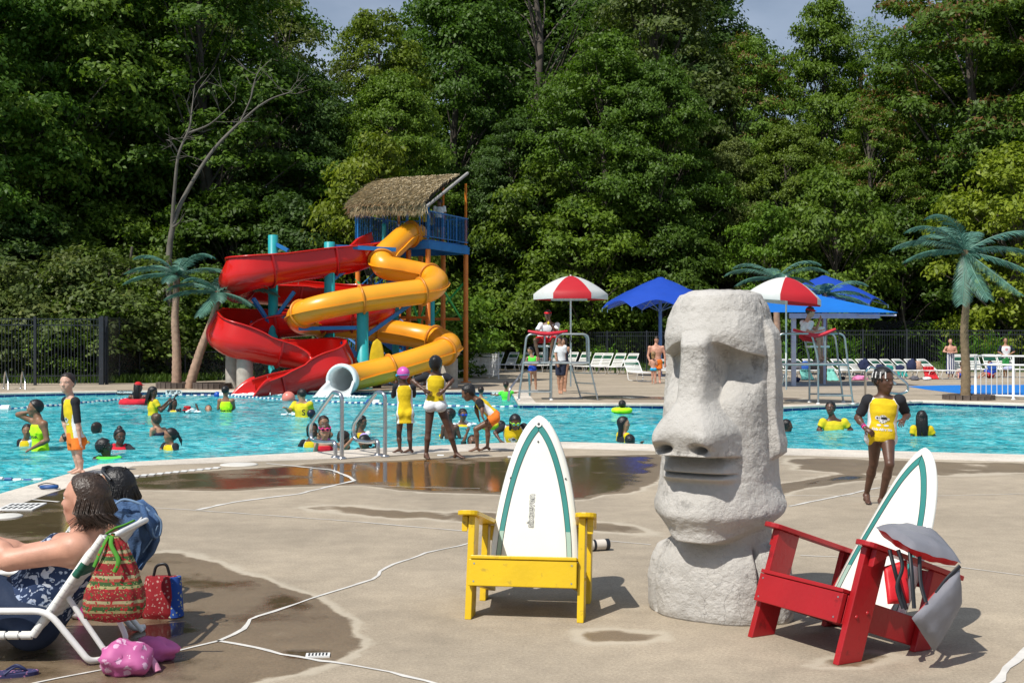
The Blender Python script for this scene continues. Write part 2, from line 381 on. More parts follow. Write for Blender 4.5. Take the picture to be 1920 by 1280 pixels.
# water: real waves in the mesh, finer ones in the normal
def build_water():
    m = bpy.data.materials.new('pool_water'); m.use_nodes = True; nt = m.node_tree; N = nt.nodes; L = nt.links; b = N['Principled BSDF']
    tc = N.new('ShaderNodeTexCoord'); mp = N.new('ShaderNodeMapping'); mp.inputs['Scale'].default_value = (1, 1.5, 1); L.new(tc.outputs['Object'], mp.inputs[0])
    def nz(s, d, dist=.6):
        n = N.new('ShaderNodeTexNoise'); n.inputs['Scale'].default_value = s; n.inputs['Detail'].default_value = d; n.inputs['Distortion'].default_value = dist; L.new(mp.outputs[0], n.inputs['Vector']); return n.outputs[0]
    # refracted light and dark ripples painted into colour by noise, with broad depth drift
    r = N.new('ShaderNodeValToRGB'); e = r.color_ramp.elements
    e[0].position = .34; e[0].color = (.010, .30, .40, 1); e[1].position = .64; e[1].color = (.30, .86, .90, 1)
    x = e.new(.48); x.color = (.055, .60, .68, 1)
    L.new(nz(3.4, 4, 1.2), r.inputs[0]); dv = N.new('ShaderNodeMapRange'); dv.inputs[1].default_value = .35; dv.inputs[2].default_value = .65; dv.inputs[3].default_value = .72; dv.inputs[4].default_value = 1.12; L.new(nz(.32, 5, .5), dv.inputs[0]); sc_ = N.new('ShaderNodeVectorMath'); sc_.operation = 'SCALE'; L.new(r.outputs[0], sc_.inputs[0]); L.new(dv.outputs[0], sc_.inputs['Scale']); L.new(sc_.outputs[0], b.inputs['Base Color'])
    b.inputs['Roughness'].default_value = .05; b.inputs['IOR'].default_value = 1.33
    ad = N.new('ShaderNodeMath'); ad.operation = 'MULTIPLY_ADD'; ad.inputs[1].default_value = .35
    L.new(nz(17, 3, 1.0), ad.inputs[0]); L.new(nz(4.2, 3, 1.2), ad.inputs[2])
    bp = N.new('ShaderNodeBump'); bp.inputs['Strength'].default_value = 1; bp.inputs['Distance'].default_value = .11; L.new(ad.outputs[0], bp.inputs['Height']); L.new(bp.outputs[0], b.inputs['Normal'])
    tr = N.new('ShaderNodeBsdfTransparent'); tr.inputs[0].default_value = (.55, .93, .97, 1); ms = N.new('ShaderNodeMixShader'); ms.inputs[0].default_value = .8
    L.new(tr.outputs[0], ms.inputs[1]); L.new(b.outputs[0], ms.inputs[2]); L.new(ms.outputs[0], N['Material Output'].inputs[0])
    pts = [Vector(p) for p in pw]; edges = [(i, (i+1) % len(pw)) for i in range(len(pw))]
    g = []; y = 10.0
    while y < 39:
        st = .11*max(1, y/15); xw = y*.46; xs = np.arange(-xw, xw, st); g += [(x+.3*st*math.sin(y*7), y) for x in xs]; y += st
    ga = np.array(g); ga = ga[inside_dist(ga, pw) > .05]
    vs, es, fs, *_ = delaunay_2d_cdt(pts+[Vector(p) for p in ga], edges, [], 1, 1e-5)
    co = []
    for v in vs:
        h = mnoise.fractal(Vector((v.x*1.7, v.y*2.6, .3)), .8, 2.1, 3)*.028+mnoise.noise(Vector((v.x*5, v.y*7, 4)))*.012
        co.append((v.x, v.y, WZ+h))
    me = bpy.data.meshes.new('pool_water'); me.from_pydata(co, [], fs); me.polygons.foreach_set('use_smooth', [True]*len(me.polygons))
    tag(finish('pool_water', me, m), kind='structure')
build_water()

# ground to the horizon, below the deck
M_soil = mat('forest_floor', (.055, .06, .025), .95, 0, .35, 2, bump=.6, bscale=8, coord='Object', dark=(.03, .024, .014), dscale=.8)
def build_ground():
    mb = MB(); L_ = [(-400, -200), (400, -200), (400, 900), (-400, 900)]
    hole = [(-58, 3), (58, 3), (58, 60), (-58, 43)]
    vs, es, fs, *_ = delaunay_2d_cdt([Vector(p) for p in L_+hole], [(0, 1), (1, 2), (2, 3), (3, 0), (4, 5), (5, 6), (6, 7), (7, 4)], [], 0, 1e-5)
    keep = [f for f in fs if not all(abs(vs[i].x) < 59 and 2 < vs[i].y < 61 for i in f)]
    mb.add([(v.x, v.y, -.03) for v in vs], keep)
    tag(mb.build('ground', M_soil), kind='structure')
build_ground()
M_lawn = mat('lawn_soil', (.07, .12, .025), .95, 0, .3, 3, bump=.8, bscale=30)
lb_ = MB(); lx = [(-3.4, 72.9), (8, 66.4), (30, 63.3), (60, 62.8)]; lx2 = [(-3.4, 76), (8, 76), (30, 75.5), (60, 75.5)]
lb_.add([(x, y, -.012) for x, y in lx]+[(x, y, .88) for x, y in lx2]+[(x, y+12, .9) for x, y in lx2], [(i, i+1, 5+i, 4+i) for i in range(3)]+[(4+i, 5+i, 9+i, 8+i) for i in range(3)]); tag(lb_.build('lawn', M_lawn), kind='structure')
fill('lawn_verge', [(-60, 44.8), (-13.6, 46.8), (-10.4, 52.2), (-4.2, 55.2), (-3.6, 58), (-6.2, 71), (-6, 74), (-60, 74)], -.014, M_lawn)

# blue wet-play surface, four millimetres over the deck
M_pad = mat('blue_pad_coating', (.01, .19, .62), .5, 0, .1, 4, bump=.2)
q = [tuple(G(x, y)[:2]) for x, y in ((1700, 724), (1780, 722), (2300, 719), (2300, 752), (1990, 748), (1800, 738), (1735, 730))]
fill('splash_pad', q, .004, M_pad)

# painted-over cracks in the deck
M_line = mat('crack_filler', (.62, .60, .56), .7, 0, .12, 9)
def crack(pts, w, seed=0, name='crack_line'):
    rnd = random.Random(seed); w3 = [G(x, y, .004) for x, y in pts]; path = []
    for i in range(len(w3)-1):
        a, b = w3[i], w3[i+1]; n = max(2, int((b-a).length/.12))
        for k in range(n): path.append(a.lerp(b, k/n)+Vector((rnd.uniform(-1, 1), rnd.uniform(-1, 1), 0))*.009)
    path.append(w3[-1]); L1 = []; L2 = []
    for i, p in enumerate(path):
        t = nrm(path[min(i+1, len(path)-1)]-path[max(i-1, 0)]); s = Vector((t.y, -t.x, 0)); ww = w*rnd.uniform(.6, 1.3)/2
        L1.append(p+s*ww); L2.append(p-s*ww)
    n = len(path); mb = MB(); mb.add(L1+L2, [(i, i+1, n+i+1, n+i) for i in range(n-1)]); tag(mb.build(name, M_line), kind='structure')
crack([(880, 1018), (800, 1035), (722, 1063), (700, 1085), (580, 1122), (485, 1154), (466, 1160), (458, 1178), (410, 1200)], .025, 1)
crack([(410, 1200), (320, 1222), (200, 1252), (60, 1280)], .02, 2)
crack([(410, 1200), (480, 1212), (530, 1225), (580, 1234), (620, 1240), (700, 1252), (760, 1265), (830, 1284)], .024, 3)
crack([(290, 951), (370, 956), (640, 975), (900, 997)], .018, 4)
crack([(370, 955), (440, 940), (560, 925), (640, 906), (665, 900), (655, 893), (620, 880), (540, 872), (500, 868)], .05, 5)
crack([(655, 908), (760, 912), (900, 915)], .012, 51)
crack([(1130, 1012), (1220, 1020)], .014, 6)
crack([(1480, 948), (1560, 932), (1640, 915), (1700, 905)], .035, 7)
crack([(1470, 928), (1700, 930), (1920, 925)], .015, 8)
crack([(1840, 1310), (1890, 1250), (1940, 1200)], .045, 9)
crack([(1500, 1040), (1560, 1043), (1780, 1060), (1920, 1078)], .014, 10)
crack([(50, 935), (110, 940)], .04, 11)
# round skimmer lids and drain covers set into the deck
M_lid = mat('deck_lid', (.62, .60, .55), .6)
for i, (x, y, r, lb) in enumerate(((448, 871, .24, 'round white skimmer lid in the wet deck beside the pool coping'), (8, 968, .16, 'round white skimmer lid in the deck at the left picture edge'))):
    c = G(x, y); mb = MB(); mb.lathe([(r*.2, .012), (r*.9, .012), (r, .006), (r, 0)], 24, c); tag(mb.build('skimmer_lid', M_lid), lb, 'skimmer lid', 'round lids in the deck')
def grate(x, y, w, d, rz, lb, slots=6):
    c = G(x, y); t = thing('drain_grate', lb, 'drain grate', c, rz, 'drain grates in the deck')
    mb = MB(); mb.box((0, 0, .004), (w, d, .008)); mb.build('frame', M_white, t)
    mb = MB()
    for k in range(slots):
        for s in (-1, 1): mb.box(((k+.5)/slots*w*.86-w*.43, s*d*.2, .0085), (w*.07, d*.28, .003))
    mb.build('slots', M_black, t)
grate(596, 1229, .12, .07, .1, 'small white slotted drain grate in the painted crack')
grate(40, 950, .34, .5, .1, 'white drain grate with two rows of slots by the pool edge', 6)
mb = MB()
for i in range(11):
    a = G(255+i*15, 893-i*1.55); mb.box(a+Vector((0, 0, .007)), (.085, .16, .006))
tag(mb.build('gutter_grate', M_white), 'white ribbed gutter grate strip along the near coping', 'gutter grate')
# ------------------------------------------------------------------ trees
def leaf_material():
    m = bpy.data.materials.new('leaf'); m.use_nodes = True; nt = m.node_tree; N = nt.nodes; L = nt.links; b = N['Principled BSDF']
    oi = N.new('ShaderNodeObjectInfo'); at = N.new('ShaderNodeAttribute'); at.attribute_name = 'rnd'
    r = N.new('ShaderNodeValToRGB'); e = r.color_ramp.elements
    e[0].position = 0; e[0].color = (.50, .56, .42, 1); e[1].position = 1; e[1].color = (1.75, 1.45, 1.1, 1)
    x = e.new(.55); x.color = (.95, 1.0, .9, 1); x = e.new(.9); x.color = (1.3, 1.25, 1, 1)
    L.new(at.outputs['Fac'], r.inputs[0])
    mu = N.new('ShaderNodeMixRGB'); mu.blend_type = 'MULTIPLY'; mu.inputs[0].default_value = 1; L.new(oi.outputs['Color'], mu.inputs[1]); L.new(r.outputs[0], mu.inputs[2])
    a2 = N.new('ShaderNodeAttribute'); a2.attribute_name = 'seed'
    m2 = N.new('ShaderNodeMixRGB'); m2.inputs[2].default_value = (.20, .085, .04, 1); L.new(a2.outputs['Fac'], m2.inputs[0]); L.new(mu.outputs[0], m2.inputs[1])
    L.new(m2.outputs[0], b.inputs['Base Color']); b.inputs['Roughness'].default_value = .5; b.inputs['Specular IOR Level'].default_value = .25
    t = N.new('ShaderNodeBsdfTranslucent'); h = N.new('ShaderNodeMixRGB'); h.blend_type = 'MULTIPLY'; h.inputs[0].default_value = 1; h.inputs[2].default_value = (1.1, 1.25, .5, 1)
    L.new(m2.outputs[0], h.inputs[1]); L.new(h.outputs[0], t.inputs[0])
    ms = N.new('ShaderNodeMixShader'); ms.inputs[0].default_value = .34; L.new(b.outputs[0], ms.inputs[1]); L.new(t.outputs[0], ms.inputs[2]); L.new(ms.outputs[0], N['Material Output'].inputs[0])
    return m
M_leaf = leaf_material()
M_bark = mat('bark', (.09, .075, .06), .9, 0, .3, 3, bump=.8, bscale=12)
M_deadbark = mat('weathered_bark', (.13, .118, .10), .9, 0, .3, 3, bump=.6, bscale=14)

def leaves_mesh(name, pts, nor, size, asp, rnd, seedf, rs):
    """pts,nor: (n,3). one folded rhombus per leaf"""
    n = len(pts); nor = nor/np.linalg.norm(nor, axis=1)[:, None]
    a = rs.normal(size=(n, 3)); a[:, 2] -= .5; a -= nor*(a*nor).sum(1)[:, None]; a /= np.linalg.norm(a, axis=1)[:, None]
    b = np.cross(nor, a); L_ = (size*rs.uniform(.65, 1.35, n))[:, None]; Wd = L_*asp
    v = np.empty((n, 4, 3)); v[:, 0] = pts-a*L_*.5; v[:, 1] = pts+b*Wd*.5+nor*L_*.08; v[:, 2] = pts+a*L_*.5-nor*L_*.1; v[:, 3] = pts-b*Wd*.5+nor*L_*.08
    me = bpy.data.meshes.new(name); me.vertices.add(n*4); me.vertices.foreach_set('co', v.astype(np.float32).ravel())
    me.loops.add(n*4); me.loops.foreach_set('vertex_index', np.arange(n*4, dtype=np.int32))
    me.polygons.add(n); me.polygons.foreach_set('loop_start', np.arange(0, n*4, 4, dtype=np.int32))
    me.update(calc_edges=True)
    for nm, val in (('rnd', rnd), ('seed', seedf)):
        at = me.attributes.new(nm, 'FLOAT', 'FACE'); at.data.foreach_set('value', val.astype(np.float32))
    me.materials.append(M_leaf); me.update(); return me

def clusters_to_leaves(C, S, per, size, rs, asp=.55, droop=.0, seedprob=0.0, shell=.6, flat=.55):
    """C centres (m,3), S radii (m). Umbrella-like sprays."""
    m = len(C); per = np.maximum(8, (per*S**1.6).astype(int)); idx = np.repeat(np.arange(m), per); n = len(idx)
    d = rs.normal(size=(n, 3)); d /= np.linalg.norm(d, axis=1)[:, None]; low = d[:, 2] < -.25; d[low, 2] *= -.7
    r = rs.uniform(shell, 1.08, n)**1.0
    q = d*r[:, None]; q[:, 2] *= flat
    # ragged outline: each spray breaks up into twigs
    tw = rs.normal(size=(m, 7, 3)); tw /= np.linalg.norm(tw, axis=2)[:, :, None]; tw[:, :, 2] = np.abs(tw[:, :, 2])*.6
    k = rs.integers(0, 7, n); tq = tw[idx, k]; f = rs.uniform(.2, 1.35, n)[:, None]
    pick = rs.random(n) < .62
    q2 = tq*f+rs.normal(size=(n, 3))*.15; q2[:, 2] -= f[:, 0]**2*.25
    q = np.where(pick[:, None], q2, q)
    p = C[idx]+q*S[idx][:, None]; p[:, 2] -= droop*rs.random(n)
    nor = q*.6+rs.normal(size=(n, 3))*.55; nor[:, 2] += .75
    rnd = np.clip(rs.beta(2, 2.6, n)*.8+rs.random(m)[idx]*.25, 0, 1)
    sd = np.zeros(n)
    if seedprob:
        cl = rs.random(m) < seedprob*2.2; sd = ((rs.random(n) < .5) & cl[idx] & (q[:, 2] > .1)).astype(float)*rs.uniform(.5, 1, n)
    return p, nor, rnd, sd

def tree_variant(seed, H, Rc, base, ncl, per, size, cs=1.1, asp=.55, droop=0, seedprob=0, gap=.25, topb=.75, flat=.55, lean=0):
    rs = np.random.default_rng(seed); rd = random.Random(seed)
    t = base+(1-base)*rs.random(ncl)**.85; th = rs.uniform(0, 2*np.pi, ncl)
    u = (t-base)/(1-base); prof = np.clip(np.sin(np.pi*np.clip(u*.86+.10, 0, 1)), 0, 1)**topb
    lump = np.array([1+.38*mnoise.noise(Vector((math.cos(a)*1.5, math.sin(a)*1.5, z*6+seed))) for a, z in zip(th, u)])
    rr = Rc*prof*lump*(gap+(1-gap)*rs.random(ncl)**.45)
    C = np.stack([rr*np.cos(th)+lean*t*H, rr*np.sin(th), t*H], 1)
    C += rs.normal(size=C.shape)*.25
    S = cs*rs.uniform(.6, 1.35, ncl)*(1-.25*u)
    p, nor, rnd, sd = clusters_to_leaves(C, S, per, size, rs, asp, droop, seedprob, flat=flat)
    nor[:, :2] += (p[:, :2]-np.array([lean*H*.6, 0]))/Rc*.5
    me = leaves_mesh('crown', p, nor, size, asp, rnd, sd, rs)
    mb = MB(); r0 = H*.014+.06
    tr = [Vector((0, 0, -.2))]; x = y = 0
    for i in range(1, 9):
        x += rd.uniform(-.25, .25); y += rd.uniform(-.25, .25); tr.append(Vector((x*H/20+lean*H*i/8.5, y*H/20, H*.9*i/8)))
    mb.tube(catmull(tr, 3), list(np.linspace(r0*1.25, r0*.25, 25)), 8)
    for i in rs.permutation(ncl)[:int(min(ncl, 60))]:
        c = Vector(C[i]); z0 = max(H*base*.7, c.z-rd.uniform(1, 4)*H/20-(c.xy.length)*.45)
        k = min(7.99, max(0, z0/(H*.9)*8)); a = tr[int(k)].lerp(tr[int(k)+1], k-int(k))
        mid = a.lerp(c, .5)+Vector((rd.uniform(-.4, .4), rd.uniform(-.4, .4), rd.uniform(.1, .6)))
        r = r0*.3*(1-z0/H*.7); mb.tube(catmull([a, mid, c], 3), list(np.linspace(r, r*.2, 7)), 5)
    me2 = bpy.data.meshes.new('trunk'); me2.from_pydata(mb.v, [], mb.f); me2.polygons.foreach_set('use_smooth', mb.sm); me2.materials.append(M_bark); me2.update()
    return me, me2, H, Rc

TV = {
    'maple': tree_variant(11, 20, 4.6, .16, 260, 250, .225, 1.15),
    'oak': tree_variant(12, 20, 5.0, .20, 240, 245, .235, 1.3, gap=.35, flat=.5),
    'poplar': tree_variant(13, 20, 3.7, .18, 250, 225, .22, 1.0, topb=.6),
    'airy': tree_variant(14, 20, 4.6, .30, 120, 110, .22, 1.0, asp=.4, gap=.4, flat=.42),
    'seeded': tree_variant(15, 20, 4.8, .22, 200, 250, .25, 1.15, asp=.4, seedprob=.3, gap=.35, flat=.4),
    'under': tree_variant(16, 8, 3.0, .10, 100, 240, .21, .95, gap=.2),
    'bush': tree_variant(17, 4, 2.4, .04, 95, 230, .17, .75, gap=.1, topb=.5, flat=.7),
    'broad': tree_variant(18, 4, 2.2, .04, 90, 170, .25, .75, asp=.45, gap=.1, topb=.45, droop=.2, flat=.6),
}
DK = (.082, .148, .020); MD = (.122, .198, .022); YG = (.185, .235, .022); OL = (.135, .170, .050); LT = (.145, .22, .030); BL = (.072, .126, .030)
tree_n = {}
def tree(px, d, top, kind, col, label=None, name='broadleaf_tree', width=1.0, rz=None, group='trees of the woods behind the pool', cat='tree'):
    me, me2, H, Rc = TV[kind]; x = (px-960)/F*d; h = CAMH+(640-top)/F*d; s = h/H
    rd = random.Random(int(px*7+d*13)); rz = rd.uniform(0, 6.28) if rz is None else rz
    t = thing(name, label, cat, (x, d, -.03), rz, group); w = s*width
    for nm, m_ in (('trunk', me2), ('crown', me)):
        o = bpy.data.objects.new(nm, m_); COL.objects.link(o); o.parent = t; TREE.setdefault(t.name, []).append(o)
        k = rd.uniform(.85, 1.15); o.color = (col[0]*k*rd.uniform(.92, 1.08), col[1]*k, col[2]*k, 1)
        o.scale = (w, w, s)
    return t
front = [
    (-70, 53, -150, 'maple', DK, 1.0, 'dark green tree at the left picture edge, taller than the picture'),
    (95, 57, -190, 'oak', LT, 1.0, 'tall tree with sunlit fresh green upper leaves near the left picture edge'),
    (235, 60, -160, 'maple', MD, .95, 'tall dense green tree left of the bare forked tree'),
    (395, 58, -140, 'poplar', DK, 1.1, 'tall dark tree directly behind the bare forked tree'),
    (505, 66, -20, 'airy', OL, 1.0, 'tall wispy grey-green tree beside the left gap of sky'),
    (565, 60, 130, 'maple', BL, .95, 'rounded dark green tree behind the top of the red slide'),
    (705, 70, 32, 'poplar', YG, .85, 'yellow-green tree crown against the sky above the thatched roof'),
    (735, 60, 150, 'oak', MD, .8, 'mid green tree right behind the thatched tower roof'),
    (855, 62, -60, 'maple', DK, .85, 'tall dark green tree right of the thatched tower'),
    (985, 68, -90, 'airy', DK, 1.25, 'tall open-branched tree with sky showing through its crown'),
    (960, 56, 230, 'maple', BL, .9, 'lower dark tree behind the left guard umbrella'),
    (1130, 56, 75, 'maple', MD, .95, 'broad rounded green tree above the first guard umbrella and blue canopy'),
    (1245, 63, -120, 'poplar', OL, .95, 'tall vine-hung tree above the stone head'),
    (1235, 55, 130, 'oak', DK, .8, 'dark green tree just behind the stone head'),
    (1400, 64, 75, 'seeded', LT, .75, 'tree with rusty seed clusters beside the right gap of sky'),
    (1540, 66, 12, 'maple', MD, .68, 'tall green tree peaking into the right gap of sky'),
    (1625, 70, 58, 'airy', LT, .95, 'rounded pale crown at the right side of the sky gap'),
    (1480, 57, 240, 'oak', LT, .8, 'lighter green tree above the second guard umbrella'),
    (1640, 58, 200, 'seeded', LT, .8, 'tree with orange-tinted leaf sprays behind the largest palm'),
    (1815, 60, -160, 'seeded', DK, .95, 'tallest tree at the upper right, full of rusty seed clusters'),
    (1930, 60, -140, 'poplar', MD, 1.2, 'tall green tree at the right picture edge'),
    (1370, 58, 270, 'maple', OL, .8, 'olive tree between the stone head and the second guard umbrella'),
]
far = lambda px, d: d+(17 if px > 840 else 0)
for px, d, top, kd, col, w, lb in front: tree(px, far(px, d), top, kd, col, lb, width=w)
small = [
    (700, 53, 280, 'under', YG, .75, 'small bright yellow-green tree left of the thatched roof'),
    (1900, 51, 290, 'under', YG, .9, 'small yellow-green tree at the right picture edge beyond the palm'),
    (1560, 52, 330, 'under', LT, .8, 'small light green tree above the blue sail canopy'),
    (1440, 52, 400, 'under', MD, .8, 'small green tree behind the palm crown by the second guard umbrella'),
    (1690, 55, 400, 'under', DK, 1.0, 'small dark tree in the shade left of the largest palm'),
    (60, 53, 400, 'under', BL, 1.2, 'small dark tree behind the left metal fence'),
    (230, 55, 400, 'under', MD, 1.1, 'small green tree behind the left palm pair'),
    (430, 56, 360, 'under', DK, 1.1, 'small dark tree left of the red slide top'),
    (560, 55, 380, 'under', BL, 1.0, 'small dark tree behind the teal slide columns'),
    (640, 58, 330, 'under', DK, 1.0, 'small shaded tree behind the slide tower stairs'),
    (1010, 54, 330, 'under', MD, .9, 'small leafy tree above the first guard umbrella'),
    (1100, 53, 380, 'under', MD, 1.0, 'small leafy tree between the guard umbrella and the blue canopy'),
    (1240, 54, 400, 'under', DK, 1.0, 'small dark tree above the blue canopy'),
    (1800, 56, 380, 'under', DK, 1.1, 'small dark tree behind the largest palm trunk'),
]
for px, d, top, kd, col, w, lb in small: tree(px, far(px, d), top, kd, col, lb, 'young_tree', width=w, group='young trees at the edge of the woods')
rd = random.Random(5)
for i in range(17):
    x = -42+i*5.6; d = (80 if x < -5 else 96)+rd.uniform(-3, 3); px = 960+x*F/d; sky_gap = 540 < px < 840 or 1290 < px < 1760
    tree(px, d, (230 if 600 < px < 700 or 1330 < px < 1500 else 170) if sky_gap else -40+rd.uniform(-80, 60), rd.choice(['maple', 'poplar', 'oak']), rd.choice([DK, MD, BL]), 'tall tree in the rear woods '+('over the left fence', 'over the left palms', 'over the red slide', 'over the thatched tower', 'over the first guard umbrella', 'over the blue canopy', 'over the stone head', 'over the sail canopy', 'over the largest palm', 'past the right edge')[min(9, max(0, int((px+250)/250)))]+(', the %s one' % ('nearer', 'farther')[i % 2]), width=1.15, group='rear row of the woods')
for i in range(13):
    x = -36+i*6.2; d = (68 if x < -5 else 84)+rd.uniform(-2, 2)
    tree(960+x*F/d, d, 330+rd.uniform(-40, 40), 'under', rd.choice([DK, BL]), 'dark understorey tree in the woods behind '+('the left fence end', 'the left fence', 'the left palms', 'the red slide', 'the slide tower', 'the tube slide bend', 'the guard umbrella', 'the blue canopy', 'the stone head', 'the sail canopy', 'the lawn', 'the largest palm', 'the right edge')[i], 'understorey_tree', width=1.5, group='understorey deep in the woods')
bushes = [(-60, 51, 470, 'bush', OL), (40, 50.5, 500, 'bush', OL), (120, 51, 485, 'bush', OL), (205, 50.5, 490, 'bush', OL), (275, 51.5, 520, 'bush', LT), (20, 49, 560, 'bush', OL), (150, 49, 570, 'bush', LT),
          (350, 53, 540, 'bush', DK), (430, 54, 540, 'bush', DK), (520, 54, 560, 'bush', DK), (610, 56, 540, 'bush', DK), (700, 56, 520, 'bush', DK), (770, 54, 560, 'broad', DK), (830, 54, 540, 'broad', MD),
          (905, 53, 500, 'broad', LT), (970, 53, 490, 'broad', LT), (1030, 53, 520, 'broad', MD), (1100, 53.5, 530, 'broad', LT), (1170, 54, 500, 'broad', MD), (1230, 54, 540, 'broad', MD), (1310, 55, 520, 'bush', DK), (1400, 56, 540, 'bush', DK),
          (1490, 57, 540, 'bush', DK), (1590, 57.5, 530, 'bush', MD), (1680, 58, 560, 'bush', DK), (1770, 58, 540, 'bush', DK), (1860, 58, 530, 'bush', MD), (1950, 57, 500, 'bush', MD)]
near_of = [(-200, 'at the left picture edge'), (60, 'behind the left end of the metal fence'), (180, 'behind the middle of the left metal fence'), (300, 'left of the two leaning palms'), (460, 'behind the two leaning palms'),
           (640, 'behind the red slide'), (800, 'under the thatched tower'), (960, 'right of the thatched tower'), (1110, 'behind the first guard umbrella'), (1260, 'behind the large blue canopy'), (1450, 'behind the stone head'), (1640, 'behind the blue sail canopy'), (1800, 'behind the largest palm'), (2100, 'at the right picture edge')]
seen_lb = {}
for px, d, top, kd, col in bushes:
    w = [t_ for a, t_ in near_of if a <= px][-1]; c_ = {id(OL): 'olive', id(LT): 'light green', id(DK): 'dark', id(MD): 'mid green'}[id(col)]
    lb = '%s %s %s' % (c_, 'broad-leaved shrub' if kd == 'broad' else 'fine-leaved shrub', w)
    if lb in seen_lb: lb = ('lower ' if top > seen_lb[lb] else 'taller ')+lb
    seen_lb[lb] = top
    if px == 20: lb = 'lower pale olive shrub right behind the far left fence end'
    tree(px, far(px, d)+(3 if px > 840 else 0)+(4 if px > 1280 else 0), top, kd, col, lb, 'shrub', width=1.15, group='shrubs along the fence', cat='shrub')

# the bare forked tree, seen against the dark crowns
def dead_tree():
    d = 50.5; t = thing('bare_tree', 'bare grey forked dead tree with twiggy branches rising behind the left palms', 'tree', P(322, 640, d)*Vector((1, 1, 0)) if False else (P(322, 640, d).x, d, -.03))
    o = t.location; mb = MB()
    def br(pts, r0, r1, tw=6, seed=0):
        p = catmull([P(x, y, d+dd) for x, y, dd in pts], 5); n = len(p); mb.tube(p, list(np.linspace(r0, r1, n)), 7); rd = random.Random(seed)
        for k in range(tw):
            i = rd.randint(n//3, n-1); a = p[i]; v = Vector((rd.uniform(-1, 1), rd.uniform(-.6, .6), rd.uniform(-.1, 1))).normalized()*rd.uniform(.5, 1.6)
            m_ = a+v*.5+Vector((0, 0, rd.uniform(-.2, .2))); e = a+v; mb.tube(catmull([a, m_, e], 3), list(np.linspace(max(.012, r1*.8), .006, 7)), 4)
            for _ in range(2):
                v2 = v*rd.uniform(.3, .6)+Vector((rd.uniform(-.4, .4), 0, rd.uniform(-.3, .4))); mb.tube([m_, m_+v2], [.012, .005], 4)
    br([(316, 712, 0), (318, 600, 0), (317, 480, 0), (325, 420, 0)], .17, .11, 2, 1)
    br([(325, 420, 0), (345, 370, .2), (395, 288, .6), (450, 230, 1), (500, 190, 1.2), (548, 172, 1.3)], .11, .018, 9, 2)
    br([(322, 430, 0), (328, 350, -.2), (335, 290, -.4), (355, 240, -.3), (360, 205, -.2), (365, 160, 0)], .085, .014, 9, 3)
    br([(450, 230, 1), (470, 185, 1), (482, 140, 1), (510, 110, 1)], .04, .010, 5, 4)
    br([(352, 250, -.3), (390, 235, -.6), (415, 215, -.8), (440, 190, -.8)], .05, .012, 4, 5)
    br([(333, 285, -.3), (322, 268, -.5), (312, 262, -.5)], .04, .01, 2, 6)
    mb.build('trunk', M_deadbark, t, origin=o)
dead_tree()
def trunk_only(px, d, y0, y1, r, lean, label):
    a = P(px, y0, d); a.z = -.03; b = P(px+lean, y1, d); mb = MB(); m1 = a.lerp(b, .35)+Vector((.15, 0, 0)); m2 = a.lerp(b, .7)-Vector((.1, 0, 0))
    t = thing('dead_tree', label, 'dead tree', a); mb.tube(catmull([a, m1, m2, b], 5), list(np.linspace(r, r*.55, 16)), 8)
    mb.build('trunk', M_bark, t, origin=a)
trunk_only(240, 52, 640, 462, .10, 8, 'broken grey stump-like trunk rising from the left shrubs')
trunk_only(1610, 69, 640, 500, .07, 6, 'slim bare trunk in the shade right of the sail canopy')
trunk_only(1697, 69, 640, 520, .06, -4, 'slim bare trunk in the shade left of the largest palm')
def grass_stuff(name, poly, n, h, col, seed, label):
    rs = np.random.default_rng(seed); poly_a = np.array(poly); lo, hi = poly_a.min(0), poly_a.max(0)
    p = rs.uniform(lo, hi, (n*3, 2)); p = p[inside_dist(p, poly) > 0][:n]; m = len(p)
    th = rs.uniform(0, 6.28, m); hh = h*rs.uniform(.4, 1.3, m); w = .035*rs.uniform(.6, 1.4, m)
    zb = (np.clip((p[:, 1]-66)/9.5, 0, 1)*.88 if 'lawn' in name else 0*th); v = np.zeros((m, 4, 3)); dx = np.cos(th)*w; dy = np.sin(th)*w; lx = rs.normal(size=m)*hh*.35; ly = rs.normal(size=m)*hh*.35
    v[:, 0] = np.stack([p[:, 0]-dx, p[:, 1]-dy, 0*th-.02], 1); v[:, 1] = np.stack([p[:, 0]+dx, p[:, 1]+dy, 0*th-.02], 1)
    v[:, 2] = np.stack([p[:, 0]+lx+dx*.3, p[:, 1]+ly+dy*.3, hh], 1); v[:, 3] = np.stack([p[:, 0]+lx-dx*.3, p[:, 1]+ly-dy*.3, hh], 1)
    v[:, :, 2] += zb[:, None]; me = bpy.data.meshes.new(name); me.vertices.add(m*4); me.vertices.foreach_set('co', v.astype(np.float32).ravel())
    me.loops.add(m*4); me.loops.foreach_set('vertex_index', np.arange(m*4, dtype=np.int32)); me.polygons.add(m); me.polygons.foreach_set('loop_start', np.arange(0, m*4, 4, dtype=np.int32)); me.update(calc_edges=True)
    at = me.attributes.new('rnd', 'FLOAT', 'FACE'); at.data.foreach_set('value', rs.random(m).astype(np.float32))
    at = me.attributes.new('seed', 'FLOAT', 'FACE'); at.data.foreach_set('value', np.zeros(m, np.float32))
    o = finish(name, me, M_leaf); o.color = (*col, 1); tag(o, label, 'grass', kind='stuff'); return o
grass_stuff('lawn_grass', [(-3.4, 73.5), (8, 67), (30, 64), (30, 73), (8, 74), (-3.4, 75)], 26000, .12, (.075, .14, .02), 1, 'short lawn grass beyond the right fence')
grass_stuff('verge_grass', [(-26, 45.3), (-13.6, 47.0), (-10.4, 52.6), (-5, 55.6), (-4.5, 58), (-26, 58)], 30000, .28, (.075, .13, .022), 2, 'rough grass and weeds behind the left fence and slides')
